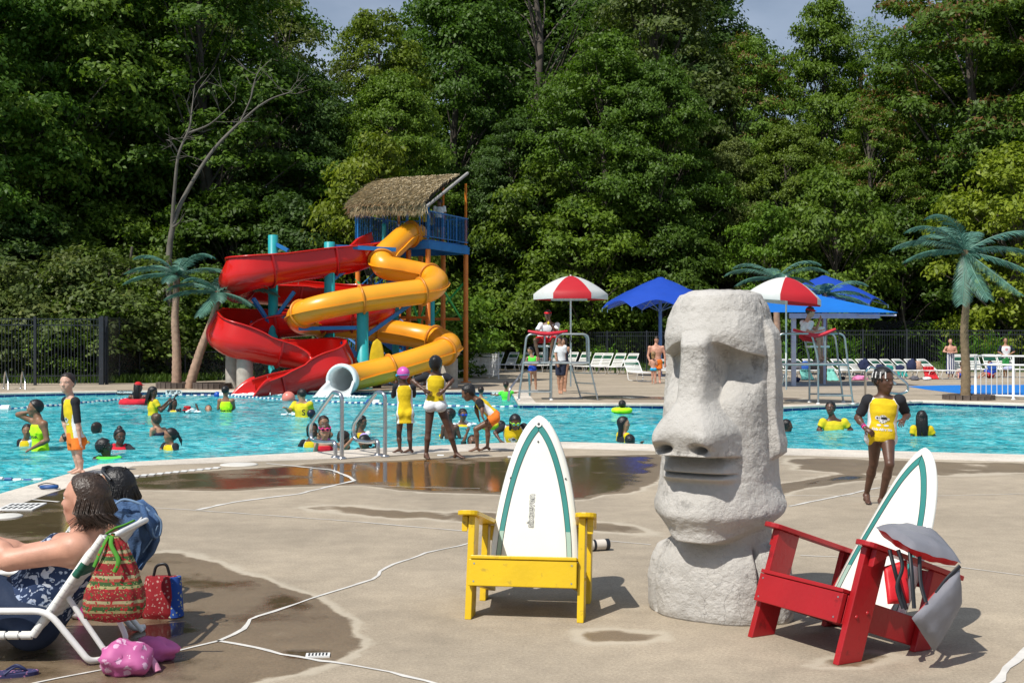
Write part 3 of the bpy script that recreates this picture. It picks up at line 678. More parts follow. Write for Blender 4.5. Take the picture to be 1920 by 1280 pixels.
# ------------------------------------------------------------------ the stone head
def stone_mat():
    m = bpy.data.materials.new('cast_stone'); m.use_nodes = True; nt = m.node_tree; N = nt.nodes; L = nt.links; b = N['Principled BSDF']
    tc = N.new('ShaderNodeTexCoord')
    def nz(s, d=6, r=.6, typ='FBM'):
        n = N.new('ShaderNodeTexNoise'); n.inputs['Scale'].default_value = s; n.inputs['Detail'].default_value = d; n.inputs['Roughness'].default_value = r; L.new(tc.outputs['Object'], n.inputs['Vector']); return n.outputs[0]
    r = N.new('ShaderNodeValToRGB'); e = r.color_ramp.elements; e[0].position = .3; e[0].color = (.42, .40, .368, 1); e[1].position = .7; e[1].color = (.62, .595, .555, 1)
    L.new(nz(3.5, 8, .65), r.inputs[0])
    # patchy darkening: grimy nose and cheeks, darker sockets, nostrils, under-lip and neck
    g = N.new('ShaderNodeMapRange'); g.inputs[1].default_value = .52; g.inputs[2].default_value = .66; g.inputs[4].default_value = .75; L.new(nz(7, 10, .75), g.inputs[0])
    at = N.new('ShaderNodeAttribute'); at.attribute_name = 'grime_darken'
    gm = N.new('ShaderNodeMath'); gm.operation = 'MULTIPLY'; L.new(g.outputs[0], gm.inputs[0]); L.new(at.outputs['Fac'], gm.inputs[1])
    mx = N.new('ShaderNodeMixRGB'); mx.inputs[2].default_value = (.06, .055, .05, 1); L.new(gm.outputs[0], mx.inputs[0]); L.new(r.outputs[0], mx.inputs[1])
    ck = N.new('ShaderNodeTexVoronoi'); ck.feature = 'DISTANCE_TO_EDGE'; ck.inputs['Scale'].default_value = 9
    wp = N.new('ShaderNodeVectorMath'); wp.operation = 'MULTIPLY_ADD'; wp.inputs[1].default_value = (.25, .25, .25); nn = N.new('ShaderNodeTexNoise'); nn.inputs['Scale'].default_value = 5; nn.inputs['Detail'].default_value = 6
    L.new(tc.outputs['Object'], nn.inputs['Vector']); L.new(nn.outputs['Color'], wp.inputs[0]); L.new(tc.outputs['Object'], wp.inputs[2]); L.new(wp.outputs[0], ck.inputs['Vector'])
    cm = N.new('ShaderNodeMapRange'); cm.inputs[1].default_value = 0; cm.inputs[2].default_value = .012; cm.inputs[3].default_value = 1; cm.inputs[4].default_value = 0; L.new(ck.outputs[0], cm.inputs[0])
    cg = N.new('ShaderNodeMapRange'); cg.inputs[1].default_value = .5; cg.inputs[2].default_value = .6; L.new(nz(2.3, 3), cg.inputs[0])
    cc = N.new('ShaderNodeMath'); cc.operation = 'MULTIPLY'; L.new(cm.outputs[0], cc.inputs[0]); L.new(cg.outputs[0], cc.inputs[1])
    c2 = N.new('ShaderNodeMath'); c2.operation = 'MULTIPLY'; c2.inputs[1].default_value = .10; L.new(cc.outputs[0], c2.inputs[0])
    mx2 = N.new('ShaderNodeMixRGB'); mx2.inputs[2].default_value = (.13, .12, .105, 1); L.new(c2.outputs[0], mx2.inputs[0]); L.new(mx.outputs[0], mx2.inputs[1])
    L.new(mx2.outputs[0], b.inputs['Base Color']); b.inputs['Roughness'].default_value = .92; b.inputs['Specular IOR Level'].default_value = .2
    h = N.new('ShaderNodeMath'); h.operation = 'MULTIPLY_ADD'; h.inputs[1].default_value = .45; L.new(nz(95, 5, .75), h.inputs[0]); L.new(nz(26, 6, .7), h.inputs[2])
    h2 = N.new('ShaderNodeMath'); h2.operation = 'SUBTRACT'; L.new(h.outputs[0], h2.inputs[0]); c3 = N.new('ShaderNodeMath'); c3.operation = 'MULTIPLY'; c3.inputs[1].default_value = .3; L.new(cc.outputs[0], c3.inputs[0]); L.new(c3.outputs[0], h2.inputs[1])
    bp = N.new('ShaderNodeBump'); bp.inputs['Strength'].default_value = .95; bp.inputs['Distance'].default_value = .013; L.new(h2.outputs[0], bp.inputs['Height']); L.new(bp.outputs[0], b.inputs['Normal'])
    return m
def sstep(a, b, x):
    t = np.clip((x-a)/(b-a), 0, 1); return t*t*(3-2*t)
def gau(x, c, w): return np.exp(-((x-c)/w)**2)
def build_moai():
    NT, NZ = 560, 620; H = 1.885
    th = np.linspace(-np.pi, np.pi, NT, endpoint=False); z = np.linspace(0, 1, NZ); z = z*H
    T, Z = np.meshgrid(th, z)
    # plan section by height: half width, front depth, back depth (local: +x right of the figure's viewer, -y front)
    zk = [0, .03, .20, .31, .37, .44, .52, .60, .75, .95, 1.15, 1.35, 1.56, 1.70, 1.80, 1.85, 1.875, 1.885]
    wk = [.345, .355, .355, .335, .305, .280, .285, .325, .325, .315, .305, .300, .295, .278, .250, .215, .16, .02]
    fk = [.29, .30, .30, .28, .255, .235, .24, .29, .31, .30, .285, .285, .305, .305, .29, .265, .20, .02]
    bk = [.29, .30, .30, .29, .27, .24, .245, .285, .31, .32, .32, .32, .32, .31, .295, .26, .20, .02]
    it = lambda k: np.interp(Z, zk, k)
    ker = 13
    def sm(a):
        k = np.ones(ker)/ker; ap = np.pad(a[:, 0], (ker//2, ker//2), 'edge'); r = np.convolve(ap, k, 'valid'); r[0] = a[0, 0]; r[-1] = a[-1, 0]
        wz = sstep(1.80, 1.83, z); return np.repeat((r*(1-wz)+a[:, 0]*wz)[:, None], NT, 1)
    w, f, b_ = sm(it(wk)), sm(it(fk)), sm(it(bk))
    n = 2.7; ct, st = np.cos(T), np.sin(T)               # T=0 -> +x, T=-pi/2 -> front
    e = 2/n; x = w*np.sign(ct)*np.abs(ct)**e; y = np.where(st < 0, f, b_)*np.sign(st)*np.abs(st)**e
    front = sstep(-.02, .12, -y/np.maximum(f, .01)*.3)
    ax = np.abs(x)
    dy = np.zeros_like(x)                                # push towards -y
    # brow slab overhanging the sockets
    brow_edge = 1.585-.075*sstep(.10, .30, ax)-.02*sstep(.06, 0, ax)
    socket = sstep(brow_edge+.006, brow_edge-.022, Z)*(1-sstep(1.48, 1.20, Z))
    dy -= .180*socket*sstep(.080, .108, ax)*sstep(.335, .24, ax)*front
    dy += .030*gau(Z, 1.63, .075)*sstep(.31, .2, ax)*front
    # cheeks slope forward again under the sockets
    dy += .03*gau(Z, 1.12, .16)*gau(ax, .19, .09)*front
    # long nose: narrow straight bridge, widening to flared nostrils; the underside slants back to the lip
    u = np.clip((1.60-Z)/(1.60-1.05), 0, 1.3); hw = .080+.022*u+.100*sstep(.60, .97, u)
    nose_h = .085+.125*u+.065*sstep(.55, .98, u)
    prof = np.clip(1-(ax/(hw*1.16))**4.5, 0, 1)**.75
    under = sstep(.930, .955, Z)*(.80+.20*sstep(.96, 1.09, Z))
    top = sstep(1.66, 1.56, Z)
    alar = gau(ax, .152, .045)*gau(Z, 1.02, .06)*.055
    dy += (nose_h*prof+alar)*under*top*front
    nost = gau(ax, .108, .040)*gau(Z, .990, .022)*front
    dy -= .12*nost
    # lips: thin shelf jutting out
    lipw = sstep(.235, .17, ax)
    dy += (.088*sstep(.835, .856, Z)*sstep(.935, .865, Z)+.070*gau(Z, .820, .020))*lipw*front
    dy -= .030*gau(Z, .842, .005)*lipw*front
    # chin and jaw jutting over the neck
    jaw_z = .440+.085*sstep(.08, .34, ax)+.19*sstep(-.05, .28, y)
    jaw = sstep(jaw_z-.008, jaw_z+.022, Z)*sstep(.90, .58, Z)
    dy += .150*jaw*sstep(.33, .05, ax)*front
    x2 = x*(1+.15*sstep(jaw_z-.012, jaw_z+.04, Z)*gau(Z, .62, .10))
    neck = sstep(.34, .44, Z)*(1-sstep(jaw_z-.012, jaw_z+.03, Z))
    dy -= .02*neck*front
    y2 = y-dy
    # forehead leans back a little, flat top rounded
    y2 += .035*sstep(1.62, 1.88, Z)*(y < 0)
    # arms held to the sides of the bust: shallow vertical grooves and rounded shoulders
    sh = sstep(.445, .37, Z)
    for sx in (-1, 1):
        dgr = gau(T, (-np.pi/2+1.02*sx), .05)*sh*sstep(-.01, .05, Z); x2 -= sx*.035*dgr; y2 += .03*dgr
        bul = gau(T, (-np.pi/2+sx*1.55), .42)*sh; x2 += sx*.085*bul
    # ears: long slabs at the side of the head
    for sx in (-1, 1):
        cy = .045; ez = sstep(.90, .95, Z)*sstep(1.72, 1.62, Z); ey = sstep(cy+.085, cy+.065, y2)*sstep(cy-.085, cy-.065, y2)
        wide = sstep(.86, .93, Z)*1.0; m = ez*ey*((x2*sx) > 0)
        lobe = 1+.35*gau(Z, 1.0, .08); x2 += sx*.045*m*lobe
        rim = ez*gau(y2, cy, .035)*((x2*sx) > 0); x2 -= sx*.006*rim*sstep(1.0, 1.1, Z)
    V = np.stack([x2, y2, Z+0], -1)
    # eye sockets tilt the surface; add rough casting relief
    vs = V.reshape(-1, 3); out = np.empty_like(vs)
    cen = np.array([0, .02, .95])
    rad = vs-cen*np.array([1, 1, 0]); rad[:, 2] = 0; rl = np.linalg.norm(rad, axis=1)[:, None]+1e-6; rad /= rl
    nv = np.empty(len(vs))
    for i, v in enumerate(vs):
        p = Vector(v); nv[i] = mnoise.fractal(p*3.1, .9, 2.0, 3)*.007+mnoise.fractal(p*19, .8, 2.1, 3)*.0034
    out = vs+rad*nv[:, None]
    out[:, 2] += np.where((vs[:, 2] > 1.7), nv*1.2, 0)+ (out[:, 1]*.05)*sstep(1.2, 1.8, vs[:, 2])
    # uneven, chipped foot
    out[:, 2] = np.where(vs[:, 2] < .01, .0, out[:, 2])
    fs = []
    for i in range(NZ-1):
        a = i*NT; b2 = (i+1)*NT
        fs += [(a+j, a+(j+1) % NT, b2+(j+1) % NT, b2+j) for j in range(NT)]
    nvt = len(out); fs.append([(NZ-1)*NT+j for j in range(NT)])
    me = bpy.data.meshes.new('stone_head_statue'); me.from_pydata(out.tolist(), [], fs); me.polygons.foreach_set('use_smooth', [True]*len(fs))
    gr = np.clip(.12+2.0*gau(Z, .99, .06)*front*(prof > .02)+.55*sstep(.16, .3, ax)*gau(Z, .75, .45)+.8*gau(Z, .70, .1)*front+.6*neck+.75*socket+1.3*nost+.3*gau(Z, .2, .2), 0, 1)  # grimy nose and cheeks; recesses, under-lip, neck and foot darkened as well
    at = me.attributes.new('grime_darken', 'FLOAT', 'POINT'); at.data.foreach_set('value', gr.astype(np.float32).ravel())
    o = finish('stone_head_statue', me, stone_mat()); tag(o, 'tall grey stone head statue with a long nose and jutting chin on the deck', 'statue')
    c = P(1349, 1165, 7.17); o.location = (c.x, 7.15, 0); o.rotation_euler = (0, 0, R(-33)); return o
moai = build_moai()
# ------------------------------------------------------------------ two low wooden armchairs with a surfboard for a backrest
def wood_paint(name, col, dark):
    m = mat(name, col, .36, 0, .07, 5, bump=.14, bscale=45, dark=dark, dscale=9, dpos=(.61, .70)); return m
M_yel = wood_paint('yellow_gloss_paint', (.70, .46, .006), (.38, .25, .03))
M_red = wood_paint('red_gloss_paint', (.36, .010, .014), (.20, .008, .01))
M_board = mat('surfboard_gelcoat', (.80, .80, .74), .22, 0, .03, 3, coat=.3)
M_stripe = mat('teal_stripe', (.045, .235, .215), .25, 0, .15, 2)
M_stripe2 = mat('faded_teal_stripe', (.33, .47, .40), .3, 0, .1, 2)
M_rail = mat('aged_rail', (.66, .64, .54), .3, 0, .08, 6)
def board_half(t):
    """half outline of a longboard nose, t=0 at the tip to 1 at the cut end"""
    return .28*(1-(1-min(1, t*1.02))**2.15)**.56*(1-.06*max(0, t-.6))
def surfboard(parent, L=1.20, logo=True, tm=.80):
    """lies in local xz, front face towards -y; tip at z=L"""
    b = thing('surfboard', None, None); del_ = b; b.parent = parent; TREE.setdefault(parent.name, []).append(b)
    n = 36; ts = [tm*(i/n)**1.6 for i in range(n+1)]; rings = []
    prof = [(0, -.5), (.55, -.5), (.85, -.40), (.97, -.15), (1, .12), (.93, .38), (.7, .5), (0, .5), (-.7, .5), (-.93, .38), (-1, .12), (-.97, -.15), (-.85, -.40), (-.55, -.5)]
    for t in ts:
        hw = max(.004, board_half(t)); z = L*(1-t); th = .052*min(1, (t*5+.12))**.5
        rock = .05*max(0, 1-t*2.2)**2
        rings.append([Vector((hw*a, th*c-rock, z)) for a, c in prof])
    mb = MB(); mb.loft(rings, 0, True)
    def face_pt(hx, t):
        hw = max(.004, board_half(t)); th = .052*min(1, (t*5+.12))**.5; rock = .05*max(0, 1-t*2.2)**2
        a = abs(hx)/hw; yy = -.5 if a < .55 else -.5+.10*(a-.55)/.3 if a < .85 else -.4+.25*(a-.85)/.12
        return Vector((hx, th*yy-rock-.0022, L*(1-t)))
    o = mb.build('board', M_board, b); parts = [o]
    # inner curve of the stripe follows the outline inset
    def inset(k, tt0): return lambda t: max(0, board_half(max(0, t-tt0))*1.0-k) if t > tt0 else 0
    fo, fi = inset(.038, .028), inset(.066, .048)
    for sx in (-1, 1):
        m2 = MB(); A = []; B = []
        m = 46
        for i in range(m+1):
            t = .034+(tm-.034)*(i/m)**1.35; A.append(face_pt(sx*fo(t), t)); B.append(face_pt(sx*max(0, fi(t)), t))
        m2.add(A+B, [(i, i+1, m+2+i, m+1+i) if sx > 0 else (m+1+i, m+2+i, i+1, i) for i in range(m)], 0)
        m2.m = [0 if i < m*.80 else 1 for i in range(m)]
        m2.build('stripe', [M_stripe, M_stripe2], b)
        m3 = MB()
        for Q in (A, B):
            m3.tube([q+Vector((0, -.001, 0)) for q in Q], .0014, 4)
        m3.build('pinline', M_black, b)
    if logo:
        vs, fs = text_mesh('sixseven', .062, bold=.0028); v2, f2 = text_mesh('sixseven', .062, bold=-.0004)
        Mr = Matrix(((0, 1, 0), (0, 0, -1), (1, 0, 0)))      # text x -> +z, text y -> ... reads upward
        def put(v, e): return Vector((-v.y-.028, -.0262-e, v.x+L*.50))
        ml = MB(); ml.add([put(v, .001) for v in vs], fs, 0); ml.add([put(v, .002) for v in v2], f2, 1); ml.build('lettering', [M_black, M_board], b)
        q = face_pt(0, .045); mb2 = MB(); mb2.lathe([(.019, 0), (.019, .002)], 20, q+Vector((0, -.004, -.004)), 0, Matrix.Rotation(R(90), 3, 'X')); mb2.lathe([(.009, .002), (.009, .0035)], 14, q+Vector((0, -.004, -.004)), 1, Matrix.Rotation(R(90), 3, 'X')); mb2.build('emblem', [M_board, M_black], b)
        mb3 = MB()
        for hx, t in ((0, .14), (-.192, .33), (.206, .33)):
            mb3 = MB(); mb3.lathe([(.006, 0), (.006, .002)], 10, face_pt(hx*.86, t), 0, Matrix.Rotation(R(90), 3, 'X')); mb3.build('bolt_hole', M_black, b)
    return b
def arm_poly(w, l):
    """rounded-front arm board in xy, front at y=-l/2"""
    r = w/2; pts = [(w/2, l/2), (-w/2, l/2), (-w/2, -l/2+r*.8)]
    pts += [(-r*math.cos(a), -l/2+r*.8-r*.8*math.sin(a)) for a in [k*math.pi/8 for k in range(1, 8)]]
    return pts+[(w/2, -l/2+r*.8)]
def adirondack(label, M, loc, rz, tilt=R(-13), logo=True, board_L=1.2, board_z=.0, lean=24):
    t = thing('wooden_armchair', label, 'armchair', loc, rz, 'surfboard-backed wooden armchairs')
    ct, s_ = math.cos(tilt), math.sin(tilt)
    X = Matrix.Rotation(tilt, 3, 'X')           # leans the whole frame back
    def part(name, mb, mats=M, bev=.004):
        mb.v = [tuple(X @ Vector(v)) for v in mb.v]; return mb.build(name, mats, t, bevel=bev)
    AY = .25; W_ = .32                                    # leg centre
    def foot(y, z):                               # z in frame coords where the ground is met for this y
        return -(y*s_)/ct if abs(ct) > 0 else 0
    for sx in (-1, 1):
        # front leg: board on edge, cut level at the ground
        mb = MB(); y0, y1 = -.075, .075; w = .038/2; xs = (sx*W_-w, sx*W_+w)
        vs = [(x, y, z) for x in xs for y, z in ((y0, -(y0*s_)/ct), (y1, -(y1*s_)/ct), (y1, .57), (y0, .57))]
        mb.add(vs, [(0, 1, 2, 3), (7, 6, 5, 4), (0, 4, 5, 1), (1, 5, 6, 2), (2, 6, 7, 3), (3, 7, 4, 0)]); part('front_leg', mb)
        # rear upright from the arm's back end down to the seat rail
        mb = MB(); q_ = lambda y: -(y*s_)/ct
        mb.add([(x, y, z) for x in (sx*(W_-.019), sx*(W_+.019)) for y, z in ((.42, q_(.42)), (.53, q_(.53)), (.53, .57), (.42, .57))], [(0, 1, 2, 3), (7, 6, 5, 4), (0, 4, 5, 1), (1, 5, 6, 2), (2, 6, 7, 3), (3, 7, 4, 0)]); part('rear_leg', mb)
        # arm with rounded nose
        mb = MB(); ap = arm_poly(.125, .76); mb.prism(ap, .026, Matrix.Rotation(sx*R(4), 3, 'Z'), 0, (sx*(W_-.002), AY, .583)); part('armrest', mb)
        mb = MB(); mb.prism([(-.05, 0), (.05, 0), (-.05, -.09)], .035, Matrix(((0, 0, 1), (1, 0, 0), (0, 1, 0))), 0, (sx*(W_+.045), 0.0, .57)); part('arm_bracket', mb)
        # seat rail between the legs
        mb = MB(); mb.box((sx*(W_-.0395), .24, .245), (.038, .63, .145)); part('side_rail', mb)
        for z, y in ((.225, -.03), (.26, .035)):
            mb = MB(); mb.lathe([(.011, 0), (.009, .005), (.001, .007)], 10, (sx*(W_+.019), y, z), 0, Matrix.Rotation(R(90)*sx, 3, 'Y')); part('bolt', mb, M, 0)
    mb = MB(); mb.box((-.012, -.098, .245), (.62, .03, .15)); part('front_board', mb)
    for x in (-.29, .27):
        for z in (.195, .295): mb = MB(); mb.lathe([(.0055, 0), (.005, .0015)], 8, (x, -.1135, z), 0, Matrix.Rotation(R(90), 3, 'X')); part('screw', mb, M_galv, 0)
    mb = MB(); mb.box((-.008, -.066, .332), (.61, .11, .02)); mb2 = mb; part('seat_slat', mb2)
    for k in range(1, 5):
        y = -.06+k*.092; z = .332-k*.024; mb = MB(); mb.box((0, y, z), (.58, .078, .02), 0, Matrix.Rotation(R(-13), 3, 'X')); part('seat_slat', mb)
    mb = MB(); mb.box((0, .45, .52), (.58, .03, .09)); part('cross_bar', mb)
    b = surfboard(t, board_L, logo)
    b.location = X @ Vector((.0, .30, board_z+.0)); b.rotation_euler = (tilt-R(lean)+R(13), 0, 0)
    return t
yc = G(985, 1160)
chair_y = adirondack('bright yellow wooden armchair with a white and teal surfboard backrest', M_yel, (yc.x, yc.y+.02, 0), R(-8), tilt=R(-14), board_L=1.2, lean=20, board_z=.05)
chair_r = adirondack('dark red wooden armchair with a surfboard backrest and a life vest draped over it', M_red, (1.495, 6.32, 0), R(-61), tilt=R(-19), board_L=1.22, logo=False, lean=26, board_z=.03)
# ------------------------------------------------------------------ water slides and their tower
M_ygel = mat('yellow_gelcoat', (.80, .33, .012), .34, 0, .08, 1.2, coat=.12, dark=(.55, .20, .01), dscale=1.5, dpos=(.62, .85))
M_yflange = mat('yellow_flange', (.62, .22, .012), .4, 0, .1, 3)
M_rgel = mat('red_gelcoat', (.60, .011, .008), .24, 0, .08, 1.2, coat=.15)
M_rflange = mat('red_flange', (.38, .010, .012), .35, 0, .1, 3)
M_rin = mat('red_inner_gelcoat', (.72, .018, .010), .28, 0, .1, 1.5, coat=.1)
M_wgel = mat('white_gelcoat', (.72, .76, .76), .25, 0, .05, 3, coat=.3)
M_teal = mat('teal_steel', (.02, .36, .38), .4, 0, .1, 3)
M_blue = mat('blue_steel', (.012, .16, .45), .4, 0, .12, 3)
M_orange = mat('orange_steel', (.66, .19, .02), .4, 0, .12, 3)
M_grnst = mat('green_steel', (.02, .38, .09), .4, 0, .12, 3)
K = 1.045
def path(pts, n=9):
    """pts: (px, py, depth[, extra]) -> smooth 3D centre line"""
    p3 = [P(a[0], a[1], a[2]*K) for a in pts]; ex = [a[3] if len(a) > 3 else 0 for a in pts]
    return catmull(p3, n, ex)
def frames(C):
    out = []
    for i, p in enumerate(C):
        t = nrm(C[min(i+1, len(C)-1)]-C[max(i-1, 0)]); side = nrm(t.cross(Vector((0, 0, 1)))); up = side.cross(t); out.append((t, side, up))
    return out
# --- yellow tube
ty = thing('tube_slide', 'yellow closed tube water slide winding down to a white open mouth at the pool edge', 'water slide', G(700, 728))
o_y = ty.location
C, _ = path([(786, 443, 43.0), (765, 440, 42.6), (738, 462, 42.0), (718, 482, 41.4), (722, 500, 41.0), (760, 508, 41.2), (800, 517, 41.3), (818, 528, 40.6), (800, 544, 39.6), (740, 553, 39.2),
             (670, 563, 38.8), (600, 577, 38.5), (563, 591, 38.9), (570, 604, 40.0), (620, 608, 40.8), (700, 617, 41.2), (780, 629, 41.2), (828, 639, 40.6), (841, 652, 39.4), (810, 667, 38.6), (740, 689, 38.0), (690, 701, 37.6), (656, 709, 37.1), (640, 712.5, 36.5)])
fr = frames(C); r = .425; nseg = 24; rings = []
for p, (t, s, u) in zip(C, fr): rings.append([p+(s*math.cos(2*math.pi*k/nseg)+u*math.sin(2*math.pi*k/nseg))*r for k in range(nseg)])
mb = MB(); mb.loft(rings, 0, False); mb.build('tube', M_ygel, ty, o_y)
mb = MB(); S = [0]
for i in range(1, len(C)): S.append(S[-1]+(C[i]-C[i-1]).length)
mb2 = MB(); nf = 0; nxt = .4
for i in range(2, len(C)-4):
    if S[i] >= nxt:
        p = C[i]; t, s, u = fr[i]; M_ = Matrix((s, u, t)).transposed(); m3 = MB(); m3.lathe([(r, -.03), (r+.075, -.03), (r+.075, .03), (r, .03)], 28, p, 0, M_, caps=False); m3.build('flange', M_yflange, ty, o_y); nxt = S[i]+2.05
for sd in (-1, 1):                                   # the seam where the two half shells are bolted
    L_ = [p+s*sd*(r+.012)-u*.05 for p, (t, s, u) in zip(C, fr)]
    mb2 = MB(); rg = [[q+s*sd*.05+u*.012, q+s*sd*.05-u*.012, q-s*sd*.02-u*.012, q-s*sd*.02+u*.012] for q, (t, s, u) in zip(L_, fr)]
    mb2.loft(rg, 0, True, smooth=False); mb2.build('seam_rib', M_ygel, ty, o_y)
# white mouth: ring, then a scoop with curved cheeks dropping to the water
pe = C[-1]; te, se, ue = fr[-1]; te = nrm(Vector((te.x, te.y, te.z*.3))); se = nrm(te.cross(Vector((0, 0, 1)))); ue = se.cross(te)
mb = MB(); ro, ri = .50, .405; n = 28; prof = [(ro, -.25), (ro+.02, -.05), (ro, .04), (ri, .04), (ri-.02, -.3), (ri-.02, -.5)]
M_ = Matrix((se, ue, te)).transposed(); mb.lathe(prof, n, pe, 0, M_, caps=False)
mb.loft([[p+(s*math.cos(2*math.pi*k/28)+u*math.sin(2*math.pi*k/28))*.412 for k in range(28)] for p, (t, s, u) in list(zip(C, fr))[-22:]], 0, False)
rgo = []
for k in range(9):
    f = k/8; q = pe+te*(.04+f*.72)-ue*(f*.08); top = -.02-.34*math.sin(min(1, f*1.05)*math.pi/2)**.8+ (.10*math.sin(f*math.pi)); W_ = .46+.13*f
    out = []; 
    for j in range(13):
        a = math.pi+math.pi*j/12; hx = math.cos(a); hz = math.sin(a); b_ = 1 if abs(hx) < .8 else 1
        out.append(q+se*hx*W_+ue*(top+(.42+top)*hz if hz < 0 else top))
    inn = [q+se*math.cos(math.pi+math.pi*j/12)*(W_-.09)+ue*(top+(.42+top-.07)*math.sin(math.pi+math.pi*j/12)) for j in range(12, -1, -1)]
    rgo.append(out+inn)
mb.loft(rgo, 0, True); mb.build('mouth', M_wgel, ty, o_y)

# --- red open flume; extra value = bank (radians), positive raises the wall on the side vector
tr_ = thing('open_flume_slide', 'red open flume water slide zigzagging down to the pool', 'water slide', G(560, 728))
o_r = tr_.location
C, B = path([(724, 452, 43.4, 0), (706, 462, 42.8, 0), (690, 474, 42.0, 0), (650, 486, 41.2, -.1), (600, 494, 40.6, -.15), (530, 504, 39.8, -.15), (468, 516, 39.3, -.3), (441, 528, 39.8, -.5), (452, 538, 40.9, -.5), (500, 544, 41.5, -.3),
             (570, 551, 42.0, -.15), (640, 560, 42.2, -.2), (694, 568, 42.0, -.35), (712, 578, 41.4, -.45), (684, 588, 40.9, -.3), (620, 598, 40.6, 0), (550, 604, 40.5, .1), (480, 611, 40.4, .25), (436, 620, 39.9, .5), (422, 631, 39.1, .55), (446, 643, 38.6, .35),
             (500, 654, 38.9, .05), (560, 664, 39.2, -.15), (606, 673, 39.1, -.42), (630, 682, 38.5, -.50), (618, 694, 38.0, -.35), (575, 707, 37.8, -.1), (530, 720, 37.5, 0), (492, 733, 37.1, 0)], 8)
fr = frames(C); r = .53
def flume(i, r_, infl=0, wall=.34):
    p = C[i]; t, s, u = fr[i]; b = B[i]; s2 = s*math.cos(b)+u*math.sin(b); u2 = u*math.cos(b)-s*math.sin(b); rr = r_+infl; pts = []
    wl = wall+max(0, -b)*.4; wr = wall+max(0, b)*.4; top = .05
    pts.append(p-s2*rr*1.03+u2*(wl))
    for k in range(15):
        a = math.pi+math.pi*k/14; pts.append(p+s2*math.cos(a)*rr+u2*(math.sin(a)*rr*.92))
    pts.append(p+s2*rr*1.03+u2*(wr)); return pts, s2, u2
inn, outr = MB(), MB(); RI = []; RO = []; LIP = []
for i in range(len(C)):
    fl = 1 if i < len(C)-10 else 1
    a, s2, u2 = flume(i, r); b, _, _ = flume(i, r, .03); RI.append(a); RO.append(b)
    LIP.append((a[0], b[0], a[-1], b[-1], s2, u2))
n = len(RI[0]); mb = MB(); mb.loft(RI, 0, False, True, closed=False); mb.loft(RO, 1, False, True, closed=False); mb.build('flume', [M_rin, M_rgel], tr_, o_r)
for side in (0, 1):
    rg = []
    for a0, b0, a1, b1, s2, u2 in LIP:
        e = (a0 if side == 0 else a1); sg = -1 if side == 0 else 1
        rg.append([e-s2*sg*.02+u2*.0, e-s2*sg*.02+u2*.035, e+s2*sg*.11+u2*.02, e+s2*sg*.11-u2*.025, e+s2*sg*.04-u2*.03])
    m2 = MB(); m2.loft(rg, 0, True, True); m2.build('rolled_lip', M_rgel, tr_, o_r)
S = [0]
for i in range(1, len(C)): S.append(S[-1]+(C[i]-C[i-1]).length)
nxt = 1.0
for i in range(2, len(C)-3):
    if S[i] >= nxt:
        nxt = S[i]+2.3; m3 = MB(); a, s2, u2 = flume(i, r, .03); b, _, _ = flume(i, r, .11); t = fr[i][0]*.03
        rg = [[x-t, y-t, y+t, x+t] for x, y in zip(a, b)]; m3.loft(rg, 0, True, False); m3.build('flange', M_rflange, tr_, o_r)
# pale joint lines between the inner sections
nxt = 1.0
for i in range(2, len(C)-3):
    if S[i] >= nxt:
        nxt = S[i]+2.3; a, s2, u2 = flume(i, r, -.004); m3 = MB(); t = fr[i][0]*.012; m3.loft([[x-t, x+t] for x in a], 0, False, False, closed=False); m3.build('joint_line', mat('joint_sealant', (.75, .35, .3), .6), tr_, o_r)
# flared end: cheeks sweep down into the water
p = C[-1]; t, s, u = fr[-1]; te = nrm(Vector((t.x, t.y, 0))); mb = MB(); rg = []
for k in range(7):
    f = k/6; q = p+te*(f*.75); hw = .60+.22*f; hh = .42-.62*f**1.6; pts = []
    base = q.z-r*.92-.0*f
    for j in range(17):
        a = math.pi+math.pi*j/16; x_ = math.cos(a); z_ = math.sin(a)
        zz = base+ (1+z_)**1.0*(q.z+hh-base); pts.append(Vector((q.x, q.y, 0))+Vector((s.x, s.y, 0)).normalized()*x_*hw+Vector((0, 0, max(-.28, zz))))
    inn_ = [v+Vector((0, 0, .035))-Vector((s.x, s.y, 0)).normalized()*(.04 if j > 8 else -.04 if j < 8 else 0) for j, v in enumerate(pts)][::-1]
    rg.append(pts+inn_)
mb.loft(rg, 0, True, True); mb.build('end_flare', M_rgel, tr_, o_r)

# --- columns and arms of the slides
def column(px, d, y0, y1, r_, m, label, arms=(), name='slide_column', cap=True, g='teal support columns of the water slides'):
    a = P(px, y0, d*K); a.z = 0; b = P(px, y1, d*K); t = thing(name, label, 'column', a, 0, g)
    mb = MB(); mb.lathe([(r_*1.7, 0), (r_*1.7, .03), (r_, .035), (r_, b.z), (r_*.9, b.z+.02), (r_*.2, b.z+.03)], 18); mb.build('post', m, t)
    for (x1, y1_, d1, x2, y2, d2, w) in arms:
        mb = MB(); mb.beam(P(x1, y1_, d1*K), P(x2, y2, d2*K), w, w*1.25); mb.build('arm', M_blue, t, a)
    return t
column(512, 40.1, 700, 442, .17, M_teal, 'teal slide column farthest left, behind the red flume', [(512, 455, 40.1, 540, 470, 39.8, .09), (512, 594, 40, 560, 590, 39.9, .11), (518, 594, 40, 552, 505+42, 39.9, .10), (505, 605, 40, 475, 560, 39.3, .1), (512, 612, 40, 470, 605, 40, .1), (512, 640, 40, 470, 622, 39.5, .12), (510, 640, 40, 560, 640, 39.8, .1)])
column(618, 40.6, 700, 455, .19, M_teal, 'teal slide column standing in front of the upper red flume', [(622, 462, 40.6, 742, 468, 41.2, .11), (624, 523, 40.6, 700, 470, 41.6, .11), (612, 500, 40.6, 570, 504, 40.3, .1)])
